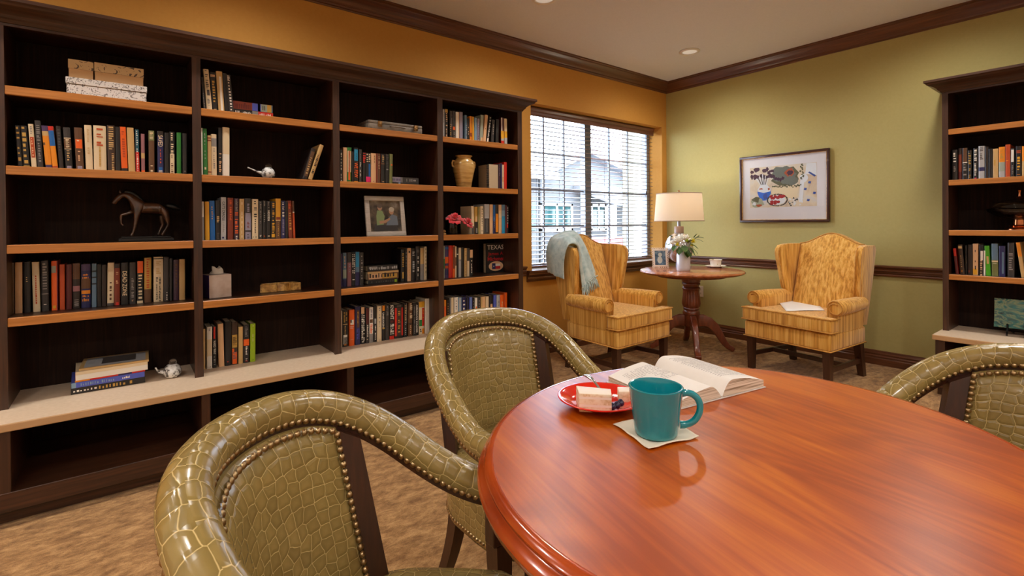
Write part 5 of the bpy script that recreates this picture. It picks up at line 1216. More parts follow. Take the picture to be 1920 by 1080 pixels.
for rr, z_ in ((r0, zb), (r1, zt_)):
    bm = bmesh.new(); tube(bm, [(rr*cos(2*pi*k/56), rr*sin(2*pi*k/56), z_) for k in range(56)], .004, 6, closed=True); finish(bm, 'binding', M_bind, lp.children[-1] if lp.children[-1].name.startswith('lamp_shade') else [c for c in lp.children if c.name.startswith('lamp_shade')][0])
bm = bmesh.new(); lathe(bm, [(.001, zt_-.012), (.004, zt_-.012), (.004, zt_+.012), (.012, zt_+.016), (.009, zt_+.026), (.013, zt_+.034), (.001, zt_+.038)], 16, cap=False)
for k in range(3): tube(bm, [(0, 0, zt_-.01), (r1*cos(k*2.094)*.98, r1*sin(k*2.094)*.98, zt_-.01)], .002, 6)
finish(bm, 'finial', M_brass, lp, smooth=40)
bm = bmesh.new(); ball(bm, (0, 0, (zb+zt_)/2), .03, 0, 16, 10, (1, 1, 1.3)); finish(bm, 'bulb', plain('lit bulb', (255, 226, 186), .4, emis=4.), lp, smooth=80)
bl_ = bpy.data.lights.new('lamp_bulb_light', 'POINT'); bl_.energy = 3.4; bl_.color = (1, .9, .74); bl_.shadow_soft_size = .03
lo = bpy.data.objects.new('lamp_bulb_light', bl_); COL.objects.link(lo); lo.location = (p.x, p.y, RTZ+(zb+zt_)/2+.055)

# white vase with flowers
p = atz(1285.5, 508.5, RTZ); s = pxm(p); back = (Vector((fw.x, fw.y, 0)).normalized())*12*s; p = p+back
vz = thing('flower_vase', 'pale grey cylinder vase on round table', 'vase', (p.x, p.y, RTZ+.0004))
M_cer = plain('pale glazed ceramic', (206, 204, 208), .2, coat=.5)
h = 35*s
bm = bmesh.new(); lathe(bm, [(.001, 0), (11.2*s, 0), (12.3*s, .006), (12.5*s, .03), (12.5*s, h*.86), (11.6*s, h*.9), (11.4*s, h*.97), (12.0*s, h), (11.0*s, h), (10.6*s, h*.9), (11.4*s, h*.8), (11.4*s, .03), (.001, .02)], 36, cap=False); finish(bm, 'vase', M_cer, vz, smooth=40)
M_leaf = noise_mat('bouquet leaf', [(.3, (38, 62, 22)), (.6, (74, 104, 36)), (.75, (120, 140, 52))], nscale=18, rough=.45)
M_pet_w = plain('white petals', (240, 236, 226), .6); M_pet_y = plain('yellow petals', (222, 206, 40), .6); M_pet_g = plain('lime petals', (176, 190, 60), .6)
fl = thing('bouquet', 'bouquet of white and yellow flowers in the grey vase', 'flowers', (p.x, p.y, RTZ+h*.86)); r = random.Random(11)
def rose2(name, c, R, mat, n=14):
    bm = bmesh.new()
    for i in range(n):
        a = i*2.4; q = .25+.75*i/n; 
        def pet(u, v): 
            da = (u-.5)*1.5; rr = R*q*(.4+.6*v); return Vector(c)+Vector((rr*cos(a+da*(1-.4*v)), rr*sin(a+da*(1-.4*v)), R*((1-q)*.6+.9*v*(1.05-q*.8)-.3)))
        grid(bm, pet, 5, 4)
    finish_raw(bm, name, mat, fl)
rt_ = Vector((rt.x, rt.y, 0)).normalized(); fd_ = Vector((fw.x, fw.y, 0)).normalized()
def fp(px, py, d=0.): return tuple(rt_*((px-1285.5)*s)+fd_*d+Vector((0, 0, (473+h*0-py)*s+h*.14)))
rose2('flower', fp(1273, 452, -.02), 12*s, M_pet_w, 20); rose2('flower', fp(1284, 448, .03), 11*s, M_pet_w, 18); rose2('flower', fp(1292, 447, .0), 9*s, M_pet_w); rose2('flower', fp(1267, 456, .03), 8*s, M_pet_w)
rose2('flower', fp(1271, 459, -.05), 6*s, M_pet_y); rose2('flower', fp(1302, 453, -.03), 7*s, M_pet_y); rose2('flower', fp(1289, 452, -.05), 5*s, M_pet_g); rose2('flower', fp(1299, 460, -.04), 4.5*s, M_pet_y)
def leaf(c, d, ln, w, bend=.3):
    d = Vector(d).normalized(); sd = d.cross(Vector((0, 0, 1)) if abs(d.z) < .9 else Vector((1, 0, 0))).normalized(); nn = sd.cross(d)
    bm = bmesh.new()
    def lf(u, v): ww = w*sin(pi*min(1, .06+.94*v))**.8; return Vector(c)+d*(ln*v)+sd*((u-.5)*ww)+nn*(bend*ln*(-v*v)+.25*w*abs(u-.5))
    grid(bm, lf, 5, 8); finish_raw(bm, 'leaf', M_leaf, fl)
for px, py, d, dx, dz, ln, w in [(1276, 464, -.06, -.3, -.5, 15, 13), (1285, 466, -.07, .1, -.6, 17, 14), (1292, 464, -.06, .5, -.5, 15, 12), (1268, 460, -.05, -.5, -.5, 13, 11), (1281, 460, -.07, .0, -.3, 15, 13), (1296, 458, -.05, .6, -.2, 13, 10), (1290, 456, -.06, .2, .4, 13, 10), (1262, 458, -.02, -.9, .1, 10, 8), (1300, 466, -.03, .8, -.5, 14, 6), (1264, 445, 0, -.5, .6, 8, 7), (1304, 449, 0, .6, .6, 12, 6), (1309, 446, 0, .9, .25, 14, 7), (1311, 449, 0, .9, -.1, 12, 5), (1306, 446, 0, .3, .9, 10, 5), (1298, 470, -.05, .6, -.7, 12, 5), (1287, 471, -.07, .2, -.3, 14, 12), (1303, 460, 0, .9, -.3, 12, 5)]:
    c = fp(px, py, d); dd = rt_*dx+Vector((0, 0, dz))-fd_*.35
    leaf(c, dd, ln*s, w*s)
bm = bmesh.new()
for k in range(9):
    a = k*.7; tube(bm, [(.02*cos(a), .02*sin(a), -.08), (.03*cos(a), .03*sin(a), .02), (.045*cos(a), .045*sin(a), .075)], .003, 5)
tube(bm, [(.02, -.01, 0), Vector(fp(1300, 455, 0)), Vector(fp(1316, 441, 0))], .0025, 5)
finish(bm, 'stem', plain('flower stem', (84, 104, 48), .6), fl)

# ornate little white frame
p = atz(1239, 502.5, RTZ); s = pxm(p); w, h = 31*s, 38*s
yaw = atan2(CP.y-p.y, CP.x-p.x)+pi/2+.25
fr = thing('photo_frame', 'ornate white openwork photo frame on round table', 'photo frame', (p.x, p.y, RTZ+.0005), yaw)
tilt = Matrix.Translation((0, 0, 0)) @ Matrix.Rotation(-.16, 4, 'X'); M_of = plain('ivory painted metal', (232, 220, 206), .4)
bm = bmesh.new(); b_ = .018
for x0, x1, za, zb_ in ((-w/2+.012, w/2-.012, .012, b_+.010), (-w/2+.012, w/2-.012, h-b_-.010, h-.012), (-w/2+.012, -w/2+b_+.010, b_+.010, h-b_-.010), (w/2-b_-.010, w/2-.012, b_+.010, h-b_-.010)): box(bm, x0, x1, 0, .008, za, zb_, M=tilt, bev=.002)
finish(bm, 'frame', M_of, fr)
bm = bmesh.new(); nrm_ = 9
for k in range(nrm_):
    for sgn in (-1, 1):
        for cx_, cz_ in ((sgn*(w/2-.008), h*(k+.5)/nrm_), (-w/2+w*(k+.5)/nrm_, .007 if sgn < 0 else h-.007)):
            tube(bm, [tilt @ Vector((cx_+.0075*cos(2*pi*j/10), .004, cz_+.0075*sin(2*pi*j/10))) for j in range(10)], .0026, 5, closed=True)
finish(bm, 'scrollwork', M_of, fr.children[-1])
def mist():
    m, nt, b = newmat('blue portrait print'); tc = N(nt, 'ShaderNodeTexCoord'); no = N(nt, 'ShaderNodeTexNoise', Scale=22., Detail=2.); L(nt, tc.outputs['Object'], no.inputs['Vector'])
    r = ramp(nt, [(.35, (52, 70, 92)), (.55, (92, 122, 146)), (.7, (150, 168, 178))]); L(nt, no.outputs['Fac'], r.inputs['Fac']); L(nt, r.outputs[0], b.inputs['Base Color']); b.inputs['Roughness'].default_value = .2; return m
bm = bmesh.new(); x1, z1 = w/2-b_-.008, h-b_-.008
def pf(pts, mi, dy): bm.faces.new([bm.verts.new(tilt @ Vector((a, .004-dy, c))) for a, c in pts]).material_index = mi
pf([(-x1, b_+.008), (x1, b_+.008), (x1, z1), (-x1, z1)], 0, 0)
def e2(cx, cz, rx, rz_, mi, dy): pf([(cx+rx*cos(2*pi*k/18), cz+rz_*sin(2*pi*k/18)) for k in range(18)], mi, dy)
e2(.0, h*.66, w*.12, h*.10, 1, .0004); e2(-.004, h*.40, w*.15, h*.18, 1, .0005)
finish_raw(bm, 'photo', [mist(), plain('pale figure print', (198, 206, 200), .25)], fr)
bm = bmesh.new(); box(bm, -.012, .012, 0, .003, 0, h*.7, M=Matrix.Translation((0, .07, 0)) @ Matrix.Rotation(.28, 4, 'X')); finish(bm, 'easel_leg', M_of, fr)

# teacup and saucer
p = atz(1342, 501.5, RTZ); s = pxm(p); M_china = noise_mat('painted china', [(.60, (240, 232, 220)), (.64, (196, 176, 90)), (.69, (120, 110, 112)), (.73, (240, 232, 220))], nscale=26, detail=1, rough=.15, coat=.5)
M_chw = plain('white china', (240, 234, 226), .15, coat=.5)
sc_ = thing('saucer', 'white saucer under the teacup on round table', 'saucer', (p.x, p.y, RTZ+.0004))
bm = bmesh.new(); lathe(bm, [(.001, .002), (9*s, .0), (10*s, .003), (17*s, .012), (18.8*s, .017), (18.4*s, .019), (12*s, .010), (.001, .006)], 40, cap=False); finish(bm, 'dish', M_chw, sc_, smooth=50)
cu = thing('teacup', 'flower-painted white teacup on its saucer', 'cup', (p.x, p.y, RTZ+.0075))
bm = bmesh.new(); H = 13.5*s; lathe(bm, [(.001, 0), (8*s, 0), (8.6*s, .003), (9.6*s, H*.3), (10.2*s, H*.7), (11.6*s, H), (11.2*s, H), (9.6*s, H*.7), (8.8*s, .3*H), (.001, .006)], 36, cap=False); finish(bm, 'cup', M_china, cu, smooth=50)
bm = bmesh.new(); d = Vector((fw.x, fw.y, 0)).normalized()
tube(bm, [d*(9.8*s)+Vector((0, 0, H*.3)), d*(14*s)+Vector((0, 0, H*.32)), d*(15.5*s)+Vector((0, 0, H*.6)), d*(13.5*s)+Vector((0, 0, H*.82)), d*(10.4*s)+Vector((0, 0, H*.8))], .003, 8); finish(bm, 'handle', M_china, cu)

# ================================================================== framed still life on the olive wall
ya, yb2, za, zb2 = 2.487, 1.692, 1.164, 1.805
pc = thing('framed_picture', 'framed still life of blue vase and cherries on olive wall', 'picture', (XW-.002, (ya+yb2)/2, za)); W_, H_ = ya-yb2, zb2-za
bm = bmesh.new(); fb_ = .022
for y0, y1, z0_, z1_ in ((-W_/2, W_/2, 0, fb_), (-W_/2, W_/2, H_-fb_, H_), (-W_/2, -W_/2+fb_, fb_, H_-fb_), (W_/2-fb_, W_/2, fb_, H_-fb_)): box(bm, -.026, 0, y0, y1, z0_, z1_, bev=.004)
finish(bm, 'frame', plain('dark cherry frame', (58, 26, 20), .3, coat=.4), pc, smooth=40)
bm = bmesh.new(); i_ = fb_-.002; j_ = fb_+.004
for y0, y1, z0_, z1_ in ((-W_/2+i_, W_/2-i_, i_, j_), (-W_/2+i_, W_/2-i_, H_-j_, H_-i_), (-W_/2+i_, -W_/2+j_, j_, H_-j_), (W_/2-j_, W_/2-i_, j_, H_-j_)): box(bm, -.020, -.006, y0, y1, z0_, z1_)
finish(bm, 'gilt_slip', M_gold, pc)
bm = bmesh.new(); box(bm, -.008, -.003, -W_/2+fb_, W_/2-fb_, fb_, H_-fb_); finish(bm, 'mat_board', plain('ivory mat board', (226, 216, 214), .8), pc)
def AX(px): return (ya+yb2)/2-atx(px, 360, XW-.01).y      # photo x -> picture s (left to right)
aL, aR = AX(1406.5), AX(1531.7); aB, aT = .142, H_-.112
def wash():
    m, nt, b = newmat('watercolour wash'); tc = N(nt, 'ShaderNodeTexCoord'); no = N(nt, 'ShaderNodeTexNoise', Scale=7., Detail=5., Distortion=1.); L(nt, tc.outputs['Object'], no.inputs['Vector'])
    r = ramp(nt, [(.3, (206, 176, 146)), (.5, (226, 204, 172)), (.7, (214, 206, 200))]); L(nt, no.outputs['Fac'], r.inputs['Fac']); L(nt, r.outputs[0], b.inputs['Base Color']); b.inputs['Roughness'].default_value = .7; return m
pm = [wash()]+[plain('paint '+n, c, .7) for n, c in (('plum', (74, 42, 56)), ('slate', (112, 112, 98)), ('olive', (98, 92, 62)), ('blue', (52, 104, 196)), ('deep blue', (62, 82, 150)), ('cherry', (168, 34, 32)), ('pale', (226, 222, 220)), ('sage', (166, 166, 138)), ('rust', (176, 84, 44)), ('ink', (64, 58, 56)), ('peach', (232, 206, 164)))]
PM = dict(base=0, plum=1, slate=2, olive=3, blue=4, deep=5, cherry=6, pale=7, sage=8, rust=9, ink=10, peach=11)
bm = bmesh.new(); lay = [0]
def pt(pts, c, k=None):
    lay[0] += 1; x = -.0085-.000012*lay[0]
    f = bm.faces.new([bm.verts.new((x, -(aL+(aR-aL)*u), aB+(aT-aB)*v)) for u, v in pts]); f.material_index = PM[c]
def pe_(u, v, ru, rv, c, n=16, j=0., seed=0):
    r = random.Random(seed+lay[0]); pt([(min(.995, max(.005, u+ru*cos(2*pi*k/n)*(1+r.uniform(-j, j)))), min(.995, max(.005, v+rv*sin(2*pi*k/n)*(1+r.uniform(-j, j))))) for k in range(n)], c)
pt([(0, 0), (1, 0), (1, 1), (0, 1)], 'base'); r = random.Random(5)
pe_(.55, .72, .2, .26, 'olive', 20, .15); pe_(.52, .78, .17, .2, 'slate', 20, .2); pe_(.62, .62, .13, .1, 'slate', 18, .2); pe_(.62, .82, .07, .1, 'rust', 16, .3); pe_(.62, .80, .045, .06, 'plum', 14, .3)
pt([(.34, .2), (.72, .22), (.75, .5), (.36, .52)], 'peach'); pe_(.55, .25, .2, .06, 'peach', 18, .1)
for k in range(16): pe_(r.uniform(.03, .36), r.uniform(.72, .97), r.uniform(.02, .045), r.uniform(.03, .06), 'plum', 10, .35)
for k in range(6): pe_(.34+.05*k*.7, .76-.02*k+r.uniform(-.03, .03), .025, .04, 'plum', 10, .3)
for k in range(9): u = .1+.024*k; pt([(u, .82-.1*abs(k-4)/4), (u+.012, .83-.1*abs(k-4)/4), (.2+.006*k, .5), (.19+.006*k, .5)], 'ink' if k % 2 else 'pale')
pt([(.17, .55), (.27, .55), (.33, .44), (.335, .34), (.28, .2), (.25, .17), (.20, .17), (.155, .22), (.12, .36), (.125, .46)], 'blue'); pt([(.17, .56), (.27, .56), (.33, .45), (.325, .39), (.22, .36), (.125, .40), (.125, .46)], 'pale')
pe_(.18, .46, .03, .02, 'rust', 10, .3); pe_(.3, .45, .02, .03, 'rust', 10, .3); pe_(.25, .27, .04, .08, 'deep', 12, .3)
for k in range(40): a = 2*pi*k/40; pe_(.43+.15*cos(a), .17+.14*sin(a), .012, .016, 'ink', 7, .4)
pe_(.43, .17, .13, .12, 'pale', 18, .1)
for k in range(14): pe_(r.uniform(.33, .54), r.uniform(.06, .27), .028, .036, 'cherry', 12, .15)
pe_(.12, .12, .1, .13, 'sage', 16, .2); pe_(.1, .2, .06, .07, 'olive', 12, .4); pe_(.14, .05, .05, .03, 'rust', 10, .3); pe_(.07, .1, .03, .04, 'pale', 10, .3)
pe_(.82, .66, .06, .1, 'pale', 16, .05); pt([(.75, .1), (.8, .1), (.83, .6), (.77, .6)], 'pale'); pt([(.84, .75), (1., .7), (.995, .99), (.86, .99)], 'pale')
for u, v in ((.9, .55), (.84, .4), (.965, .3), (.88, .14)): pt([(u-.02, v-.02), (u+.015, v-.03), (u+.025, v+.02), (u-.012, v+.03)], 'deep')
pt([(.88, .78), (.9, .8), (.99, .7), (.97, .67)], 'deep')
for k in range(24): pe_(r.uniform(.6, .8), r.uniform(.02, .2), .012, .02, 'pale' if k % 3 else 'ink', 8, .5)
for k in range(20): pe_(.36+.022*k, .49+r.uniform(-.03, .03), .012, .02, 'olive', 7, .5)
for k in range(14): pe_(.77+r.uniform(-.02, .05), .98-.026*k, .014, .02, 'olive', 7, .5)
finish_raw(bm, 'painting', pm, pc)
bm = bmesh.new(); quad(bm, [(-.016, -W_/2+fb_, fb_), (-.016, W_/2-fb_, fb_), (-.016, W_/2-fb_, H_-fb_), (-.016, -W_/2+fb_, H_-fb_)]); finish_raw(bm, 'picture_glass', M_glass, pc)

# outlet
p = atx(1313.3, 546, XW); ou = thing('wall_outlet', 'white electrical outlet on the olive wall behind table', 'outlet', (XW-.001, p.y, p.z))
bm = bmesh.new(); box(bm, -.006, 0, -.036, .036, -.058, .058, bev=.003); finish(bm, 'plate', plain('outlet plastic', (220, 206, 188), .4), ou)
for zz_ in (.022, -.022):
    bm = bmesh.new(); box(bm, -.009, -.005, -.017, .017, zz_-.014, zz_+.014, bev=.003)
    for y_ in (-.006, .006): box(bm, -.0095, -.0088, y_-.001, y_+.001, zz_-.004, zz_+.005, 1)
    finish(bm, 'socket', [plain('socket plastic', (206, 190, 170), .4), M_black], ou)
# ================================================================== DINING TABLE
TZ = .75; TCX, TCY, TA, TB, TR = .947, .483, .512, .466, radians(11.5)
def cherry():
    m, nt, b = newmat('cherry veneer'); tc = N(nt, 'ShaderNodeTexCoord'); ro = N(nt, 'ShaderNodeMapping')
    ro.inputs['Rotation'].default_value = (0, 0, radians(24)); L(nt, tc.outputs['Object'], ro.inputs['Vector'])
    mp = N(nt, 'ShaderNodeMapping'); mp.inputs['Scale'].default_value = (3.2, .75, 1); L(nt, ro.outputs[0], mp.inputs['Vector'])
    w = N(nt, 'ShaderNodeTexNoise', Scale=1.5, Detail=1.2, Roughness=.4, Distortion=.5); L(nt, mp.outputs[0], w.inputs['Vector'])
    wv = N(nt, 'ShaderNodeMath', operation='MULTIPLY'); wv.inputs[1].default_value = 75.; L(nt, w.outputs['Fac'], wv.inputs[0])
    sn = N(nt, 'ShaderNodeMath', operation='SINE'); L(nt, wv.outputs[0], sn.inputs[0])
    mp2 = N(nt, 'ShaderNodeMapping'); mp2.inputs['Scale'].default_value = (70, 2.5, 1); L(nt, ro.outputs[0], mp2.inputs['Vector'])
    f = N(nt, 'ShaderNodeTexNoise', Scale=1.3, Detail=4., Roughness=.55); L(nt, mp2.outputs[0], f.inputs['Vector'])
    mp3 = N(nt, 'ShaderNodeMapping'); mp3.inputs['Scale'].default_value = (6, 1.6, 1); L(nt, ro.outputs[0], mp3.inputs['Vector'])
    g = N(nt, 'ShaderNodeTexNoise', Scale=1.6, Detail=2.); L(nt, mp3.outputs[0], g.inputs['Vector'])
    a = N(nt, 'ShaderNodeMath', operation='MULTIPLY_ADD'); a.inputs[1].default_value = .05; a.inputs[2].default_value = 0.; L(nt, sn.outputs[0], a.inputs[0])
    h = N(nt, 'ShaderNodeMath', operation='MULTIPLY_ADD'); h.inputs[1].default_value = .45; L(nt, f.outputs['Fac'], h.inputs[0]); L(nt, a.outputs[0], h.inputs[2])
    k = N(nt, 'ShaderNodeMath', operation='MULTIPLY_ADD'); k.inputs[1].default_value = .55; L(nt, g.outputs['Fac'], k.inputs[0]); L(nt, h.outputs[0], k.inputs[2])
    r = ramp(nt, [(.36, (150, 62, 4)), (.5, (172, 78, 6)), (.64, (190, 98, 14))]); L(nt, k.outputs[0], r.inputs['Fac'])
    L(nt, r.outputs[0], b.inputs['Base Color']); b.inputs['Roughness'].default_value = .5; b.inputs['Specular IOR Level'].default_value = .0
    b.inputs['Coat Weight'].default_value = 1.; b.inputs['Coat Roughness'].default_value = .31; b.inputs['Coat IOR'].default_value = 1.6
    return m
M_cherry = cherry()
M_rim = noise_mat('polished cherry rim', [(.3, (140, 50, 14)), (.7, (176, 72, 22))], nscale=6, rough=.18, coat=.6)
dt = thing('dining_table', 'large oval cherry wood table in the foreground', 'table', (TCX, TCY, 0), TR)
def ov(off, z, n=128): return [Vector(((TA+off)*cos(2*pi*k/n), (TB+off)*sin(2*pi*k/n), z)) for k in range(n)]
bm = bmesh.new(); rp = [ov(0, TZ), ov(-.01, TZ-.046)]
vs = [[bm.verts.new(p) for p in r] for r in rp]; bm.faces.new(vs[0]); bm.faces.new(vs[1][::-1])
for k in range(128): bm.faces.new((vs[0][k], vs[1][k], vs[1][(k+1) % 128], vs[0][(k+1) % 128]))
finish(bm, 'table_top', M_cherry, dt)
bm = bmesh.new(); pr = [(.0002, TZ), (.005, TZ+.0006), (.012, TZ-.002), (.0165, TZ-.008), (.0150, TZ-.0135), (.0125, TZ-.0155), (.0150, TZ-.018), (.0235, TZ-.021), (.0285, TZ-.029), (.0265, TZ-.038), (.019, TZ-.045), (.0002, TZ-.046)]
vs = [[bm.verts.new(p) for p in ov(a, z)] for a, z in pr]
for a, b in zip(vs, vs[1:]):
    for k in range(128): bm.faces.new((a[k], a[(k+1) % 128], b[(k+1) % 128], b[k]))
finish(bm, 'rim', M_rim, dt, smooth=40)
bm = bmesh.new(); lathe(bm, [(.001, .68), (.20, .68), (.20, .704), (.001, .704)], 40, cap=False); lathe(bm, [(.001, .12), (.11, .12), (.12, .2), (.085, .3), (.075, .45), (.10, .58), (.12, .68), (.001, .68)], 40, cap=False); finish(bm, 'pedestal', M_mahog, dt, smooth=40)
for k in range(4):
    a = k*pi/2+pi/4; bm = bmesh.new(); M = Matrix.Rotation(a, 4, 'Z')
    for (x0, z0, x1, z1, w) in ((.05, .15, .36, .05, .035),):
        p = [M @ Vector(q) for q in ((x0, -w, z0-.06), (x0, w, z0-.06), (x0, w, z0+.06), (x0, -w, z0+.06), (x1, -w, 0), (x1, w, 0), (x1, w, z1), (x1, -w, z1))]
        v = [bm.verts.new(q) for q in p]
        for q in ((0, 1, 2, 3), (4, 7, 6, 5), (0, 4, 5, 1), (1, 5, 6, 2), (2, 6, 7, 3), (3, 7, 4, 0)): bm.faces.new([v[i] for i in q])
    bevmod(finish(bm, 'leg', M_mahog, dt), .008)

# mug on a napkin
q = [atz(px, py, TZ+.001) for px, py in ((1149.5, 796.5), (1216.5, 845), (1310.5, 821.5), (1242, 783))]; c = sum(q, Vector())/4
nk = bmesh.new(); q = [p-c for p in q]; 
def nap(u, v):
    p = (q[0]*(1-u)+q[1]*u)*(1-v)+(q[3]*(1-u)+q[2]*u)*v; e = min(u, 1-u, v, 1-v); p.z = .0006+(.0022*abs(sin(7*u+3*v))+.0022*abs(sin(5*v-4*u)))*max(0, 1-e*5); return p
grid(nk, nap, 22, 22); o = finish_raw(nk, 'napkin', plain('paper napkin', (222, 210, 190), .85)); o.location = (c.x, c.y, TZ+.0008); tag(o, 'white paper napkin lying under the teal mug', 'napkin')
m = o.modifiers.new('t', 'SOLIDIFY'); m.thickness = .0015; m.offset = 1
MUX, MUY = .823, .596; rb, rr, mh = .0405, .0525, .0945
M_mug = noise_mat('teal glaze', [(.3, (8, 124, 138)), (.7, (14, 138, 150))], nscale=8, rough=.12, coat=.6)
mu = thing('mug', 'teal ceramic mug on the white napkin', 'mug', (MUX, MUY, TZ+.0055))
bm = bmesh.new(); lathe(bm, [(.001, .001), (rb-.003, 0), (rb, .002), (rb+.001, .008), (rb+(rr-rb)*.5, mh*.5), (rr-.001, mh*.94), (rr, mh*.985), (rr-.0015, mh), (rr-.004, mh*.995), (rr-.005, mh*.96), (rb+(rr-rb)*.45-.004, mh*.5), (rb-.004, .01), (.001, .007)], 64, cap=False)
finish(bm, 'cup', M_mug, mu, smooth=50)
hd = (rt*1.0+fw*(-.10)); hd = Vector((hd.x, hd.y, 0)).normalized(); bm = bmesh.new()
hp_ = [(rr-.004, .080), (rr+.006, .0815), (rr+.018, .0785), (rr+.028, .069), (rr+.032, .055), (rr+.029, .040), (rr+.020, .027), (rr+.006, .0195), (rb+.005, .0185)]
def sm(P, n): return [cr([(a, 0, b) for a, b in P], k/(n-1)) for k in range(n)]
tube(bm, [hd*v.x+Vector((0, 0, v.z)) for v in sm(hp_, 26)], [.0075]*3+[.0066]*20+[.0075]*3, 12); finish(bm, 'handle', M_mug, mu)

# red plate, cake, berries, fork
PLX, PLY = .862, .776; M_red = noise_mat('red glaze', [(.3, (206, 26, 12)), (.7, (222, 36, 16))], nscale=8, rough=.12, coat=.6)
R = .097; pl = bmesh.new(); lathe(pl, [(.001, .002), (.052, .0), (.055, .003), (.072, .009), (.090, .0185), (R, .0205), (R+.0005, .0222), (R-.002, .0232), (.089, .021), (.070, .012), (.062, .008), (.001, .0065)], 64, cap=False)
o = finish(pl, 'plate', M_red, smooth=50); o.location = (PLX, PLY, TZ+.0006); tag(o, 'round red plate holding cake on the oval table', 'plate')
M_crumb = noise_mat('cream cake', [(.35, (206, 168, 124)), (.5, (232, 208, 176)), (.7, (240, 224, 200))], nscale=60, rough=.8, bump=.5, bdist=.002)
M_frost = plain('cream frosting', (238, 222, 206), .55)
pz = TZ+.0006+.0072
def wedge(name, pts, z0, z1, mats, layers):
    bm = bmesh.new(); n = len(pts); zs = [z0]+layers+[z1]
    rows = [[bm.verts.new((x, y, z)) for x, y in pts] for z in zs]
    for i, (a, b) in enumerate(zip(rows, rows[1:])):
        for k in range(n): bm.faces.new((a[k], a[(k+1) % n], b[(k+1) % n], b[k])).material_index = i % 2 if len(zs) > 3 else 0
    bm.faces.new(rows[0]).material_index = 0; bm.faces.new(rows[-1]).material_index = 1
    o = finish(bm, name, mats); bevmod(o, .0018, 2); return o
a0, b0, c0, d0 = atz(1086, 769, TZ+.012), atz(1147, 772, TZ+.012), atz(1166, 753, TZ+.012), atz(1092, 752, TZ+.012)
back = (fw*1); back = Vector((back.x, back.y, 0)).normalized()
pts = [a0, b0, b0+back*.038+rt*.006, a0+back*.052]
ck = wedge('cake_slice', [(p.x, p.y) for p in pts], pz, pz+.041, [M_crumb, M_frost], [pz+.012, pz+.017, pz+.029, pz+.034]); tag(ck, 'slice of pale layer cake on the red plate', 'cake')
e0 = atz(1160, 752, TZ+.012); pts = [e0, e0+rt*.036-Vector((0, 0, 0)), e0+rt*.034+back*.03, e0+rt*.004+back*.034]
ck = wedge('cake_piece', [(p.x, p.y) for p in pts], pz, pz+.026, [M_crumb, M_frost], [pz+.013]); tag(ck, 'small broken piece of cake beside the larger slice', 'cake')
M_berry = noise_mat('blueberry skin', [(.3, (24, 20, 44)), (.7, (58, 50, 84))], nscale=30, rough=.35)
for k, (px, py, lab) in enumerate(((1148, 763.5, 'blueberry at the left end of the three on the plate'), (1156.5, 761, 'middle blueberry of the three on the plate'), (1163.5, 756.5, 'blueberry at the right of three, nearest the mug'))):
    p = atz(px, py, pz+.008); bm = bmesh.new(); ball(bm, (0, 0, .0078), .0082, 0, 18, 12, (1, 1, .93))
    lathe(bm, [(.0036, .0140), (.0042, .0158), (.0030, .0160), (.0022, .0146)], 10, cap=False)
    o = finish(bm, 'blueberry', M_berry, smooth=70); o.location = (p.x, p.y, pz+.0012); tag(o, lab, 'berry', 'blueberries on the plate')
fk = thing('fork', 'silver fork resting across the red plate rim', 'fork', (0, 0, 0))
tip, nk_, end = atz(1143, 744, pz+.03), atz(1123, 727, TZ+.046), atz(1099, 702.5, TZ+.058)
fk.location = nk_; tip -= nk_; end -= nk_
ax = (end-Vector((0, 0, 0))).normalized(); sd = ax.cross(Vector((0, 0, 1))).normalized(); nn = sd.cross(ax)
bm = bmesh.new()
pth = [tip*.42, tip*.2+nn*-.001, Vector(), end*.3+nn*.003, end*.65+nn*.003, end]; wid = [.0125, .011, .0035, .0032, .006, .0085]
def fkf(u, v):
    n = len(pth)-1; k = min(int(v*n), n-1); f_ = v*n-k; w_ = wid[k]*(1-f_)+wid[k+1]*f_; return cr([tuple(p) for p in pth], v)+sd*((u-.5)*2*w_)+nn*(.0012*(1-(2*u-1)**2))
grid(bm, fkf, 7, 24); o = finish_raw(bm, 'handle', M_chrome, fk); m = o.modifiers.new('t', 'SOLIDIFY'); m.thickness = .0018
for k in range(4):
    s_ = sd*((k-1.5)*.0066); bm = bmesh.new(); tube(bm, [tip*.40+s_*1.05, tip*.6+s_-nn*.003, tip*.8+s_-nn*.004, tip+s_-nn*.001], [.0022, .0017, .0015, .0008], 6); finish(bm, 'tine', M_chrome, fk)

# open book
ob = thing('open_book', 'open white-paged hardback book behind the mug', 'book', (1.137, .735, TZ+.0004), radians(-9.5)); BL = .226; BW = .158
M_cov = plain('grey-white book cloth', (206, 196, 190), .6); M_page = noise_mat('book paper', [(.3, (226, 218, 210)), (.7, (232, 225, 218))], nscale=20, rough=.8)
def pedge():
    m, nt, b = newmat('fanned page edge'); tc = N(nt, 'ShaderNodeTexCoord'); mp = N(nt, 'ShaderNodeMapping'); mp.inputs['Scale'].default_value = (6, 1, 420); L(nt, tc.outputs['Object'], mp.inputs['Vector'])
    no = N(nt, 'ShaderNodeTexNoise', Scale=1., Detail=3.); L(nt, mp.outputs[0], no.inputs['Vector']); r = ramp(nt, [(.35, (140, 120, 96)), (.5, (210, 194, 172)), (.65, (228, 216, 200))]); L(nt, no.outputs['Fac'], r.inputs['Fac']); L(nt, r.outputs[0], b.inputs['Base Color']); b.inputs['Roughness'].default_value = .9; return m
bm = bmesh.new()
for s in (-1, 1): box(bm, min(s*.008, s*(BW+.004)), max(s*.008, s*(BW+.004)), -BL/2-.003, BL/2+.003, 0, .0026, bev=.0008)
box(bm, -.010, .010, -BL/2-.003, BL/2+.003, .0, .0028, bev=.001); finish(bm, 'cover', M_cov, ob)
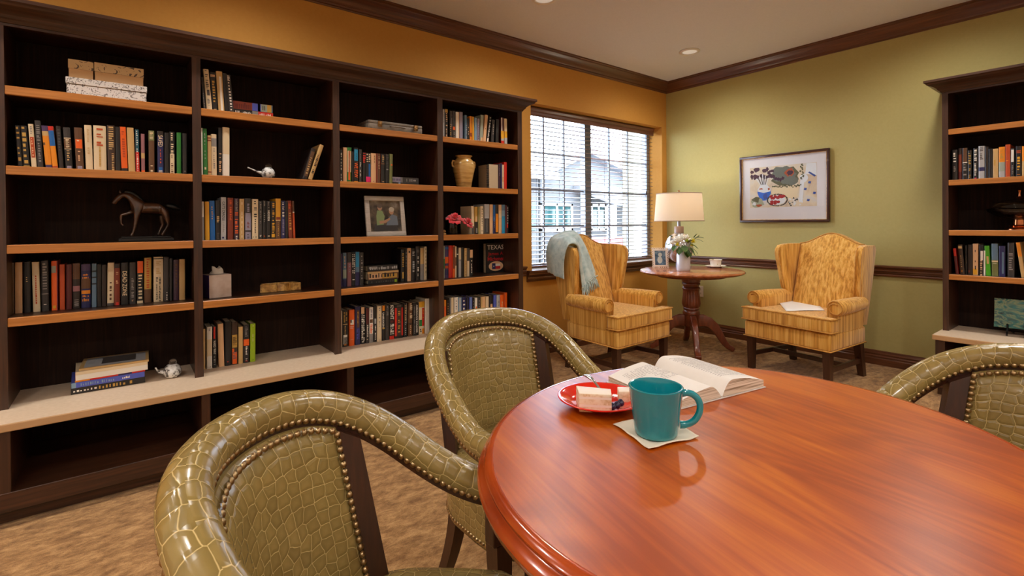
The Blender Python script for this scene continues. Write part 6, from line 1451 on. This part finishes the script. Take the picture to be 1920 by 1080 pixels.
def top(x, pk, fl_): 
    x = min(1, max(0, x)); return .004+pk*(1-(1-min(1, x/.26))**2.2)*(1 if x < .26 else (1-(x-.26)/.74*(1-fl_)**1)+.10*sin(pi*(x-.26)/.74))
PGS = {}
for s, pk, fl_ in ((1, .036, .42), (-1, .030, .30)):
    bm = bmesh.new(); n = 26; tb, bb = [], []
    for j in (0, 1):
        y = (-BL/2 if j == 0 else BL/2)
        tb.append([bm.verts.new((s*(.002+(BW-.004)*k/(n-1)), y, top(k/(n-1), pk, fl_)+(.004 if j else 0))) for k in range(n)])
        bb.append([bm.verts.new((s*(.002+(BW-.004)*k/(n-1)), y, .0032)) for k in range(n)])
    for k in range(n-1):
        bm.faces.new((tb[0][k], tb[0][k+1], tb[1][k+1], tb[1][k])).material_index = 0
        bm.faces.new((bb[0][k], bb[1][k], bb[1][k+1], bb[0][k+1])).material_index = 1
        for j in (0, 1): bm.faces.new((tb[j][k], bb[j][k], bb[j][k+1], tb[j][k+1])).material_index = 1
    bm.faces.new((tb[0][-1], bb[0][-1], bb[1][-1], tb[1][-1])).material_index = 1
    pb = finish(bm, 'page_block', [M_page, pedge()], ob, smooth=50)
    bm = bmesh.new(); r = random.Random(9+s)
    for k in range(24 if s > 0 else 14):
        y = BL/2-.03-k*.0072; x = .2
        while x < .86:
            w = r.uniform(.02, .06)
            if r.random() < .9 and not (s < 0 and x > .5 and k > 6):
                z0, z1 = top(x, pk, fl_)+.0022, top(x+w, pk, fl_)+.0022
                tt = (y+BL/2)/BL*.004
                quad(bm, [(s*(.002+(BW-.004)*x), y, z0-.0018+tt), (s*(.002+(BW-.004)*(x+w)), y, z1-.0018+tt), (s*(.002+(BW-.004)*(x+w)), y+.0022, z1-.0018+tt), (s*(.002+(BW-.004)*x), y+.0022, z0-.0018+tt)])
            x += w+.012
    finish_raw(bm, 'print', plain('grey book print', (168, 160, 156), .8), pb)

# ================================================================== BARREL ARMCHAIRS
def croc():
    m, nt, b = newmat('olive crocodile leather'); uv = N(nt, 'ShaderNodeUVMap'); mp = N(nt, 'ShaderNodeMapping'); mp.inputs['Scale'].default_value = (37, 44, 1); L(nt, uv.outputs[0], mp.inputs['Vector'])
    n0 = N(nt, 'ShaderNodeTexNoise', Scale=.9, Detail=2.); L(nt, mp.outputs[0], n0.inputs['Vector'])
    add = N(nt, 'ShaderNodeMixRGB', blend_type='ADD'); add.inputs['Fac'].default_value = .35; L(nt, mp.outputs[0], add.inputs['Color1']); L(nt, n0.outputs['Color'], add.inputs['Color2'])
    vo = N(nt, 'ShaderNodeTexVoronoi', feature='DISTANCE_TO_EDGE', voronoi_dimensions='2D', Scale=1.); vo.inputs['Randomness'].default_value = .45; L(nt, add.outputs[0], vo.inputs['Vector'])
    v2 = N(nt, 'ShaderNodeTexVoronoi', feature='F1', voronoi_dimensions='2D', Scale=1.); v2.inputs['Randomness'].default_value = .45; L(nt, add.outputs[0], v2.inputs['Vector'])
    r = ramp(nt, [(0, (214, 188, 124)), (.012, (192, 164, 100)), (.034, (134, 112, 56)), (.25, (144, 120, 62)), (.5, (150, 126, 68))]); L(nt, vo.outputs['Distance'], r.inputs['Fac'])
    mx = N(nt, 'ShaderNodeMixRGB', blend_type='OVERLAY'); mx.inputs['Fac'].default_value = .16; L(nt, r.outputs[0], mx.inputs['Color1']); L(nt, v2.outputs['Color'], mx.inputs['Color2'])
    hs_ = N(nt, 'ShaderNodeHueSaturation', Saturation=.95); L(nt, r.outputs[0], hs_.inputs['Color'])
    sep = N(nt, 'ShaderNodeSeparateColor'); L(nt, v2.outputs['Color'], sep.inputs[0])
    mr = N(nt, 'ShaderNodeMapRange'); mr.inputs['To Min'].default_value = .86; mr.inputs['To Max'].default_value = 1.1; L(nt, sep.outputs[0], mr.inputs['Value']); L(nt, mr.outputs[0], hs_.inputs['Value'])
    L(nt, hs_.outputs[0], b.inputs['Base Color']); b.inputs['Roughness'].default_value = .26; b.inputs['Specular IOR Level'].default_value = .5; b.inputs['Coat Weight'].default_value = .3; b.inputs['Coat Roughness'].default_value = .12
    cl = N(nt, 'ShaderNodeMapRange'); cl.inputs['From Max'].default_value = .22; L(nt, vo.outputs['Distance'], cl.inputs['Value'])
    bp = N(nt, 'ShaderNodeBump', Strength=.35, Distance=.003); L(nt, cl.outputs[0], bp.inputs['Height']); L(nt, bp.outputs[0], b.inputs['Normal'])
    return m
M_croc = croc(); M_nail = plain('bronze nailhead', (168, 142, 104), .32, 1.)
cW, cD, cL_, zB, zA, cx0, cx1, csp, cR = .273, .249, .272, .831, .604, -.02, .437, .016, .0326
def zc_of(x):
    t = min(1, max(0, (cx1-x)/(cx1-cx0))); return zA+(zB-zA)*t*t*(3-2*t)
def ctr(n=110):
    pts = []
    for k in range(26): t = 1-k/26; pts.append((cD+cL_*t, -(cW+csp*t)))
    for k in range(61): a = -pi/2+pi*k/60; pts.append((cD-cD*cos(a), cW*sin(a)))
    for k in range(1, 27): t = k/26; pts.append((cD+cL_*t, cW+csp*t))
    return [Vector((x, y, zc_of(x))) for x, y in pts]
def frames(P):
    out = []
    for i, p in enumerate(P):
        t = (P[min(len(P)-1, i+1)]-P[max(0, i-1)]).normalized(); n = (Vector((0, 0, 1))-t*t.z).normalized(); out.append((p, t, n, t.cross(n)))
    return out
def nails(bm, pts, sp, r, mi):
    # evenly spaced domed heads along (position, outward normal) samples
    acc = 0.; nxt = 0.
    for (p, n), (q, m) in zip(pts, pts[1:]):
        d = (q-p).length
        while nxt <= acc+d:
            f_ = (nxt-acc)/max(d, 1e-9); c = p.lerp(q, f_); nn = n.lerp(m, f_).normalized()
            t1 = nn.orthogonal().normalized(); t2 = nn.cross(t1); rings = []
            for rr, hh in ((1, 0), (.72, .5)): rings.append([bm.verts.new(c+nn*(r*hh*.9)+t1*(r*rr*cos(2*pi*k/8))+t2*(r*rr*sin(2*pi*k/8))) for k in range(8)])
            tp = bm.verts.new(c+nn*(r*.72))
            for k in range(8):
                f = bm.faces.new((rings[0][k], rings[0][(k+1) % 8], rings[1][(k+1) % 8], rings[1][k])); f.material_index = mi; f.smooth = True
                f = bm.faces.new((rings[1][k], rings[1][(k+1) % 8], tp)); f.material_index = mi; f.smooth = True
            nxt += sp
        acc += d
def barrel_chair(label, loc, rz):
    o = thing('barrel_armchair', label, 'chair', loc, rz, group='green barrel armchairs round the oval table')
    P = ctr(); FR = frames(P)
    # padded roll
    bm = bmesh.new(); uv = bm.loops.layers.uv.new('uv'); seg = 20; acc = 0.; rings = []; us = []
    for i, (p, t, n, b) in enumerate(FR):
        if i: acc += (p-FR[i-1][0]).length
        us.append(acc); rings.append([bm.verts.new(p+n*(cR*cos(2*pi*k/seg))+b*(cR*sin(2*pi*k/seg))) for k in range(seg)])
    for i in range(len(rings)-1):
        for k in range(seg):
            f = bm.faces.new((rings[i][k], rings[i+1][k], rings[i+1][(k+1) % seg], rings[i][(k+1) % seg])); f.smooth = True
            for lp, (u, kk) in zip(f.loops, ((us[i], k), (us[i+1], k), (us[i+1], k+1), (us[i], k+1))): lp[uv].uv = (u*.85, kk/seg*2*pi*cR*.62+3.3)
    for rg, sg in ((rings[0], -1), (rings[-1], 1)):
        c = sum((v.co for v in rg), Vector())/seg; tdir = FR[0][1]*-1 if sg < 0 else FR[-1][1]
        r2 = [bm.verts.new(c+(v.co-c)*.7+tdir*.016) for v in rg]; cv = bm.verts.new(c+tdir*.022)
        for k in range(seg):
            for q_ in ((rg[k], rg[(k+1) % seg], r2[(k+1) % seg], r2[k]), (r2[k], r2[(k+1) % seg], cv)):
                f = bm.faces.new(q_); f.smooth = True
                for lp in f.loops: lp[uv].uv = (lp.vert.co.y, lp.vert.co.z)
    bmesh.ops.recalc_face_normals(bm, faces=bm.faces)
    for sg in (1, -1):
        nails(bm, [(p-n*.0195+b*(sg*.0265), (b*sg-n*.15).normalized()) for p, t, n, b in FR], .0150, .0066, 1)
    finish_raw(bm, 'arm_roll', [M_croc, M_nail], o)
    # wood rail under the roll
    bm = bmesh.new(); rr = [[bm.verts.new(p+n*h_+b*w_) for h_, w_ in ((-.012, -.0275), (-.034, -.0225), (-.034, .0225), (-.012, .0275))] for p, t, n, b in FR]
    for a, b in zip(rr, rr[1:]):
        for k in range(4): bm.faces.new((a[k], b[k], b[(k+1) % 4], a[(k+1) % 4]))
    bm.faces.new(rr[0]); bm.faces.new(rr[-1]); finish(bm, 'arm_rail', M_wood_dark, o, smooth=40)
    # inner and outer back
    RK = .20; zlo = .445
    def plan(a, ins): return (cD-(cD-ins)*cos(a), (cW-ins)*sin(a))
    def bk(a, v, ins, bul=0.):
        x0_, _ = plan(a, 0); zt = zc_of(x0_)-.031; z = zlo+(zt-zlo)*v; x, y = plan(a, ins-bul)
        return Vector((x+RK*(zt-z), y, z))
    a0 = radians(50)
    bm = bmesh.new(); uv = bm.loops.layers.uv.new('uv'); nu, nv = 28, 16
    def pad(u, v):
        a = -a0+2*a0*u; e = min(1, min(u, 1-u)*10, min(v, 1-v)*7); return bk(a, v, .030+.014*math.sqrt(max(0, e))+.010*sin(pi*u)*sin(pi*v))
    V_ = grid(bm, pad, nu, nv, uv=uv, uvs=(.40, .34))
    V2 = grid(bm, lambda u, v: bk(-a0+2*a0*u, v, .006), nu, nv, uv=uv, uvs=(.44, .34))
    for i in range(nu-1):
        for j in (0, nv-1): bm.faces.new((V_[i][j], V_[i+1][j], V2[i+1][j], V2[i][j]))
    for j in range(nv-1):
        for i in (0, nu-1): bm.faces.new((V_[i][j], V_[i][j+1], V2[i][j+1], V2[i][j]))
    bmesh.ops.recalc_face_normals(bm, faces=bm.faces)
    loop = [(u/30, 1) for u in range(31)]+[(1, 1-v/20) for v in range(1, 21)]+[(1-u/30, 0) for u in range(1, 31)]+[(0, v/20) for v in range(1, 21)]
    def inn(a): return Vector((cos(a), -sin(a), .2)).normalized()
    nails(bm, [(bk(-a0*.985+2*a0*.985*u, .012+.972*v, .038)+inn(-a0+2*a0*u)*.002, inn(-a0+2*a0*u)) for u, v in loop], .0150, .0066, 1)
    finish_raw(bm, 'back_pad', [M_croc, M_nail], o)
    for s in (-1, 1):
        # back upright
        bm = bmesh.new(); rr = []
        for v in [k/10 for k in range(11)]:
            zlo_ = .29; A, B = s*radians(51), s*radians(62)
            def u_(a, ins):
                p = bk(a, 1, ins); q = bk(a, 0, ins); z = zlo_+(p.z-zlo_)*v; f_ = (z-q.z)/(p.z-q.z); r_ = q.lerp(p, f_); return Vector((r_.x, r_.y, z-.004*v))
            rr.append([bm.verts.new(u_(a, i)) for a, i in ((A, .036), (B, .036), (B, .002), (A, .002))])
        for a, b in zip(rr, rr[1:]):
            for k in range(4): bm.faces.new((a[k], a[(k+1) % 4], b[(k+1) % 4], b[k]))
        bm.faces.new(rr[0]); bm.faces.new(rr[-1]); finish(bm, 'back_upright', M_wood_dark, o)
        # arm post and front leg
        bm = bmesh.new(); y = s*(cW+.010); box(bm, .478, .518, y-.019, y+.019, .375, zc_of(.5)-.028, bev=.004); finish(bm, 'arm_post', M_wood_dark, o)
        bm = bmesh.new(); p = [bm.verts.new((.492+a*.016, s*(cW-.012)+b*.016, 0)) for a, b in ((-1, -1), (1, -1), (1, 1), (-1, 1))]; q_ = [bm.verts.new((.494+a*.024, s*(cW-.004)+b*.024, .3745)) for a, b in ((-1, -1), (1, -1), (1, 1), (-1, 1))]
        bm.faces.new(p); bm.faces.new(q_)
        for k in range(4): bm.faces.new((p[k], p[(k+1) % 4], q_[(k+1) % 4], q_[k]))
        finish(bm, 'leg', M_wood_dark, o)
        # sabre back leg
        bm = bmesh.new(); rr = []
        for k in range(8):
            t = k/7; z = .30*(1-t); x = .205-.10*t**1.7; y2 = s*(.205+.022*t); w_ = .021-.006*t
            rr.append([bm.verts.new((x+a*w_, y2+b*w_, z)) for a, b in ((-1, -1), (1, -1), (1, 1), (-1, 1))])
        for a, b in zip(rr, rr[1:]):
            for k in range(4): bm.faces.new((a[k], a[(k+1) % 4], b[(k+1) % 4], b[k]))
        bm.faces.new(rr[0]); bm.faces.new(rr[-1]); finish(bm, 'leg', M_wood_dark, o, smooth=30)
    # drum seat
    out = [(cD-(cD-.03)*cos(a)+.02, (cW-.024)*sin(a)) for a in [-pi/2+pi*k/32 for k in range(33)]]
    out += [(.36, cW-.024), (.44, cW-.03), (.485, .215), (.51, .14), (.52, .05), (.52, -.05), (.51, -.14), (.485, -.215), (.44, -(cW-.03)), (.36, -(cW-.024))]
    cxx = .28; bm = bmesh.new(); uv = bm.loops.layers.uv.new('uv')
    lv = [(.992, .29), (1, .30), (1.006, .36), (1.0, .42), (.985, .445), (.95, .458), (.85, .466), (.6, .474), (.3, .478)]
    rows = [[bm.verts.new((cxx+(x-cxx)*s_, y*s_, z)) for x, y in out] for s_, z in lv]; n = len(out)
    per = [0.]
    for k in range(n): a, b = out[k], out[(k+1) % n]; per.append(per[-1]+math.hypot(b[0]-a[0], b[1]-a[1]))
    for i, (a, b) in enumerate(zip(rows, rows[1:])):
        for k in range(n):
            f = bm.faces.new((a[k], a[(k+1) % n], b[(k+1) % n], b[k])); f.smooth = True
            for lp in f.loops:
                if i < 4: kk = k if lp.vert in (a[k], b[k]) else k+1; lp[uv].uv = (per[kk], lp.vert.co.z)
                else: lp[uv].uv = (lp.vert.co.x, lp.vert.co.y+4)
    cv = bm.verts.new((cxx, 0, .48))
    for k in range(n):
        f = bm.faces.new((rows[-1][k], rows[-1][(k+1) % n], cv)); f.smooth = True
        for lp in f.loops: lp[uv].uv = (lp.vert.co.x, lp.vert.co.y+4)
    bm.faces.new(rows[0])
    bmesh.ops.recalc_face_normals(bm, faces=bm.faces)
    cc = out+[out[0]]
    nails(bm, [(Vector((cxx+(x-cxx)*1.004, y*1.004, .305)), Vector((x-cxx, y, 0)).normalized()) for x, y in cc], .0138, .0052, 1)
    finish_raw(bm, 'seat', [M_croc, M_nail], o)
    return o
c1 = barrel_chair('nearest green crocodile-leather barrel armchair, left of the table', (.127, .918, 0), -.698)
copy_thing(c1, (1.001, 1.503, 0), -1.558, 'green crocodile-leather barrel armchair behind the red plate')
copy_thing(c1, (1.752, .068, 0), 2.59, 'green crocodile-leather barrel armchair by the right bookcase')
# ================================================================== OUTSIDE
M_stucco = noise_mat('pale stucco', [(.3, (88, 90, 91)), (.7, (96, 98, 98))], nscale=40, rough=.9)
M_roof = noise_mat('pale shingles', [(.3, (116, 118, 122)), (.7, (134, 136, 140))], scale=(1, 1, 6), nscale=12, rough=.9)
M_pave = noise_mat('outside paving', [(.3, (90, 88, 84)), (.7, (112, 109, 104))], nscale=6, rough=.95)
M_tealg = plain('teal window glass', (30, 68, 68), .1, coat=.3)
bm = bmesh.new(); box(bm, -14, 34, YW+.3, 44, -.7, -.5); struct(finish(bm, 'ground', M_pave))
HY = 11.
def hx(px, py, y=HY): return aty(px, py, y)
hs2 = thing('house', 'pale gabled building seen through the window blind', 'house', (hx(1095, 400).x, HY, -.5)); ox, oz = hs2.location.x, -.5
def H3(px, py, y=HY, dy=0.): p = aty(px, py, y); return Vector((p.x-ox, y-HY+dy, p.z-oz))
pk = H3(1095, 291); el = H3(1012, 330); er = H3(1176, 333)
bm = bmesh.new(); zb = 0.
pts = [Vector((el.x-.0, 0, zb)), Vector((er.x, 0, zb)), Vector((er.x, 0, er.z)), Vector((pk.x, 0, pk.z)), Vector((el.x, 0, el.z))]
a = [bm.verts.new(p) for p in pts]; b = [bm.verts.new(p+Vector((0, 7, 0))) for p in pts]; bm.faces.new(a); bm.faces.new(b)
for k in range(5): bm.faces.new((a[k], a[(k+1) % 5], b[(k+1) % 5], b[k]))
finish(bm, 'wall', M_stucco, hs2)
bm = bmesh.new()
for e, sg in ((el, -1), (er, 1)):
    d = Vector((e.x-pk.x, 0, e.z-pk.z)); e2 = pk+d*1.12; up_ = Vector((0, 0, .22))
    for y0, y1 in ((-.35, 7.3),):
        v = [bm.verts.new(Vector((q.x, y, q.z+zo))) for y in (y0, y1) for q in (pk, e2) for zo in (.0, .22)]
        for q in ((0, 1, 3, 2), (4, 6, 7, 5), (0, 4, 5, 1), (2, 3, 7, 6), (0, 2, 6, 4), (1, 5, 7, 3)): bm.faces.new([v[i] for i in q])
finish(bm, 'roof', M_roof, hs2)
def hwin(p0, p1, n=2):
    a, b = H3(*p0), H3(*p1); x0, x1, z0, z1 = a.x, b.x, b.z, a.z
    bm = bmesh.new(); t_ = .07
    for q in ((x0, x1, z1-t_, z1), (x0, x1, z0, z0+t_), (x0, x0+t_, z0, z1), (x1-t_, x1, z0, z1)): box(bm, q[0], q[1], -.06, .02, q[2], q[3])
    for k in range(1, n): xm = x0+(x1-x0)*k/n; box(bm, xm-.03, xm+.03, -.06, .02, z0, z1)
    f = finish(bm, 'window', M_white, hs2); bm = bmesh.new(); box(bm, x0+t_, x1-t_, -.03, .01, z0+t_, z1-t_); finish(bm, 'pane', M_tealg, f)
hwin((1011, 381), (1072, 432)); hwin((1106, 382), (1135, 432))
bm = bmesh.new(); v0, v1 = H3(1030, 321), H3(1043, 330); box(bm, v0.x, v1.x, -.05, 0, v1.z, v0.z); finish(bm, 'vent', plain('blue-grey vent', (120, 140, 170), .5), hs2)
# second lower wing to the left and porch to the right
h2 = thing('house', 'lower pale wing with broad roof left of the gable', 'house', (hx(1000, 400, 10.4).x, 10.4, -.5)); 
def H4(px, py): p = aty(px, py, 10.4); return Vector((p.x-h2.location.x, 0, p.z+.5))
lw = H4(1009, 332)
bm = bmesh.new(); box(bm, lw.x-5, lw.x, 0, 6, 0, lw.z); finish(bm, 'wall', M_stucco, h2)
bm = bmesh.new(); v = [bm.verts.new(q) for q in ((lw.x-5.3, -.5, lw.z-.1), (lw.x+.35, -.5, lw.z-.1), (lw.x+.35, 4, lw.z+1.9), (lw.x-5.3, 4, lw.z+1.9), (lw.x-5.3, -.5, lw.z+.08), (lw.x+.35, -.5, lw.z+.08), (lw.x+.35, 4, lw.z+2.1), (lw.x-5.3, 4, lw.z+2.1))]
for q in ((0, 1, 2, 3), (4, 7, 6, 5), (0, 4, 5, 1), (1, 5, 6, 2), (2, 6, 7, 3), (3, 7, 4, 0)): bm.faces.new([v[i] for i in q])
finish(bm, 'roof', M_roof, h2)
a, b = H4(1012-40, 382), H4(1003, 432)
bm = bmesh.new(); box(bm, a.x, b.x, -.05, .01, b.z, a.z); finish(bm, 'window', M_tealg, h2)
h3 = thing('porch', 'white porch with sloping roof right of the gable', 'porch', (hx(1165, 380, 9.6).x, 9.6, -.5))
def H5(px, py): p = aty(px, py, 9.6); return Vector((p.x-h3.location.x, 0, p.z+.5))
p0, p1, p2 = H5(1140, 378), H5(1200, 352), H5(1150, 470)
bm = bmesh.new(); v = [bm.verts.new(Vector(q)) for q in ((p0.x, -.3, p0.z-.12), (p1.x+2.5, -.3, p0.z-.12), (p1.x+2.5, 1.5, p1.z), (p0.x, 1.5, p1.z), (p0.x, -.3, p0.z+.06), (p1.x+2.5, -.3, p0.z+.06), (p1.x+2.5, 1.5, p1.z+.18), (p0.x, 1.5, p1.z+.18))]
for q in ((0, 1, 2, 3), (4, 7, 6, 5), (0, 4, 5, 1), (1, 5, 6, 2), (2, 6, 7, 3), (3, 7, 4, 0)): bm.faces.new([v[i] for i in q])
finish(bm, 'roof', M_roof, h3)
for px in (1147, 1176):
    q = H5(px, 400); bm = bmesh.new(); box(bm, q.x-.1, q.x+.1, -.1, .1, 0, p0.z-.1); finish(bm, 'post', M_white, h3)
# red low wall and the near porch column outside
q0, q1 = aty(1100, 446, 8.5), aty(1202, 472, 8.5)
bm = bmesh.new(); box(bm, q0.x-.2, q1.x+1.5, 8.5, 8.75, -.5, q0.z); o = finish(bm, 'garden_wall', noise_mat('red brick', [(.3, (130, 70, 68)), (.7, (146, 90, 86))], scale=(4, 4, 14), nscale=4, rough=.9)); tag(o, 'low red brick garden wall outside the window', 'wall')
c0, c1_ = aty(1187.5, 340, 4.6), aty(1203, 340, 4.6)
bm = bmesh.new(); box(bm, c0.x, c1_.x+.05, 4.6, 4.8, -.5, 2.9); o = finish(bm, 'porch_column', noise_mat('cream column paint', [(.3, (116, 116, 104)), (.7, (124, 124, 112))], nscale=20, rough=.8)); tag(o, 'cream square column just outside the window', 'column')

# ================================================================== LIGHT
w = bpy.data.worlds.new('sky'); SC.world = w; w.use_nodes = True; nt = w.node_tree; bg = nt.nodes['Background']
tc = N(nt, 'ShaderNodeTexCoord'); no = N(nt, 'ShaderNodeTexNoise', Scale=2.2, Detail=5.); L(nt, tc.outputs['Generated'], no.inputs['Vector'])
r = ramp(nt, [(.35, (196, 214, 248)), (.6, (232, 240, 252))]); L(nt, no.outputs['Fac'], r.inputs['Fac']); L(nt, r.outputs[0], bg.inputs[0]); bg.inputs[1].default_value = SKY
# recessed ceiling downlights; the stronger, unseen ones behind the camera are added fill
M_ring = plain('downlight trim', (232, 224, 214), .5); M_lens = plain('downlight lens', (236, 228, 216), .4, emis=.25)
LX = [-2.3, -1.0, .55, 2.314, 4.087]; LY = [2.57, .86, -.9, -2.5]
grp = 'recessed ceiling downlights'
for i, x in enumerate(LX):
    for j, y in enumerate(LY):
        if (i, j) == (2, 1): continue
        vis = (x, y) in ((4.087, 2.57), (2.314, 2.57), (4.087, .86))
        if vis:
            lab = {(4.087, 2.57): 'round ceiling downlight above the window corner', (2.314, 2.57): 'round ceiling downlight cut by the top edge of the photo', (4.087, .86): 'round ceiling downlight near the crown of the olive wall'}[(x, y)]
            d = thing('ceiling_downlight', lab, 'light', (x, y, ZC), group=grp)
            bm = bmesh.new(); lathe(bm, [(.062, -.001), (.088, -.001), (.092, -.005), (.088, -.009), (.068, -.012), (.062, -.008)], 40, cap=False); finish(bm, 'trim_ring', M_ring, d, smooth=40)
            bm = bmesh.new(); lathe(bm, [(.001, -.006), (.064, -.006), (.064, -.0), (.001, -.0)], 32, cap=False); finish(bm, 'lens', M_lens, d, smooth=40)
        ld = bpy.data.lights.new('downlight', 'SPOT'); ld.energy = DL*(.84 if (y > 0 and x > .4) else 1.15); ld.color = DLC; ld.spot_size = radians(164); ld.spot_blend = .85; ld.shadow_soft_size = .06  # the boosted spots are added fill lamps without a fixture
        lo = bpy.data.objects.new('downlight', ld); COL.objects.link(lo); lo.location = (x, y, ZC-.02)
SC.view_settings.view_transform = 'Standard'; SC.view_settings.look = 'None'; SC.view_settings.gamma = 1.; SC.view_settings.exposure = EXPO; SC.view_settings.use_curve_mapping = False
SC.cycles.max_bounces = 10; SC.cycles.diffuse_bounces = 5; SC.cycles.glossy_bounces = 4; SC.cycles.transmission_bounces = 8; SC.cycles.transparent_max_bounces = 12
SC.cycles.use_denoising = True; SC.cycles.caustics_reflective = False; SC.cycles.caustics_refractive = False; SC.cycles.sample_clamp_indirect = 6.
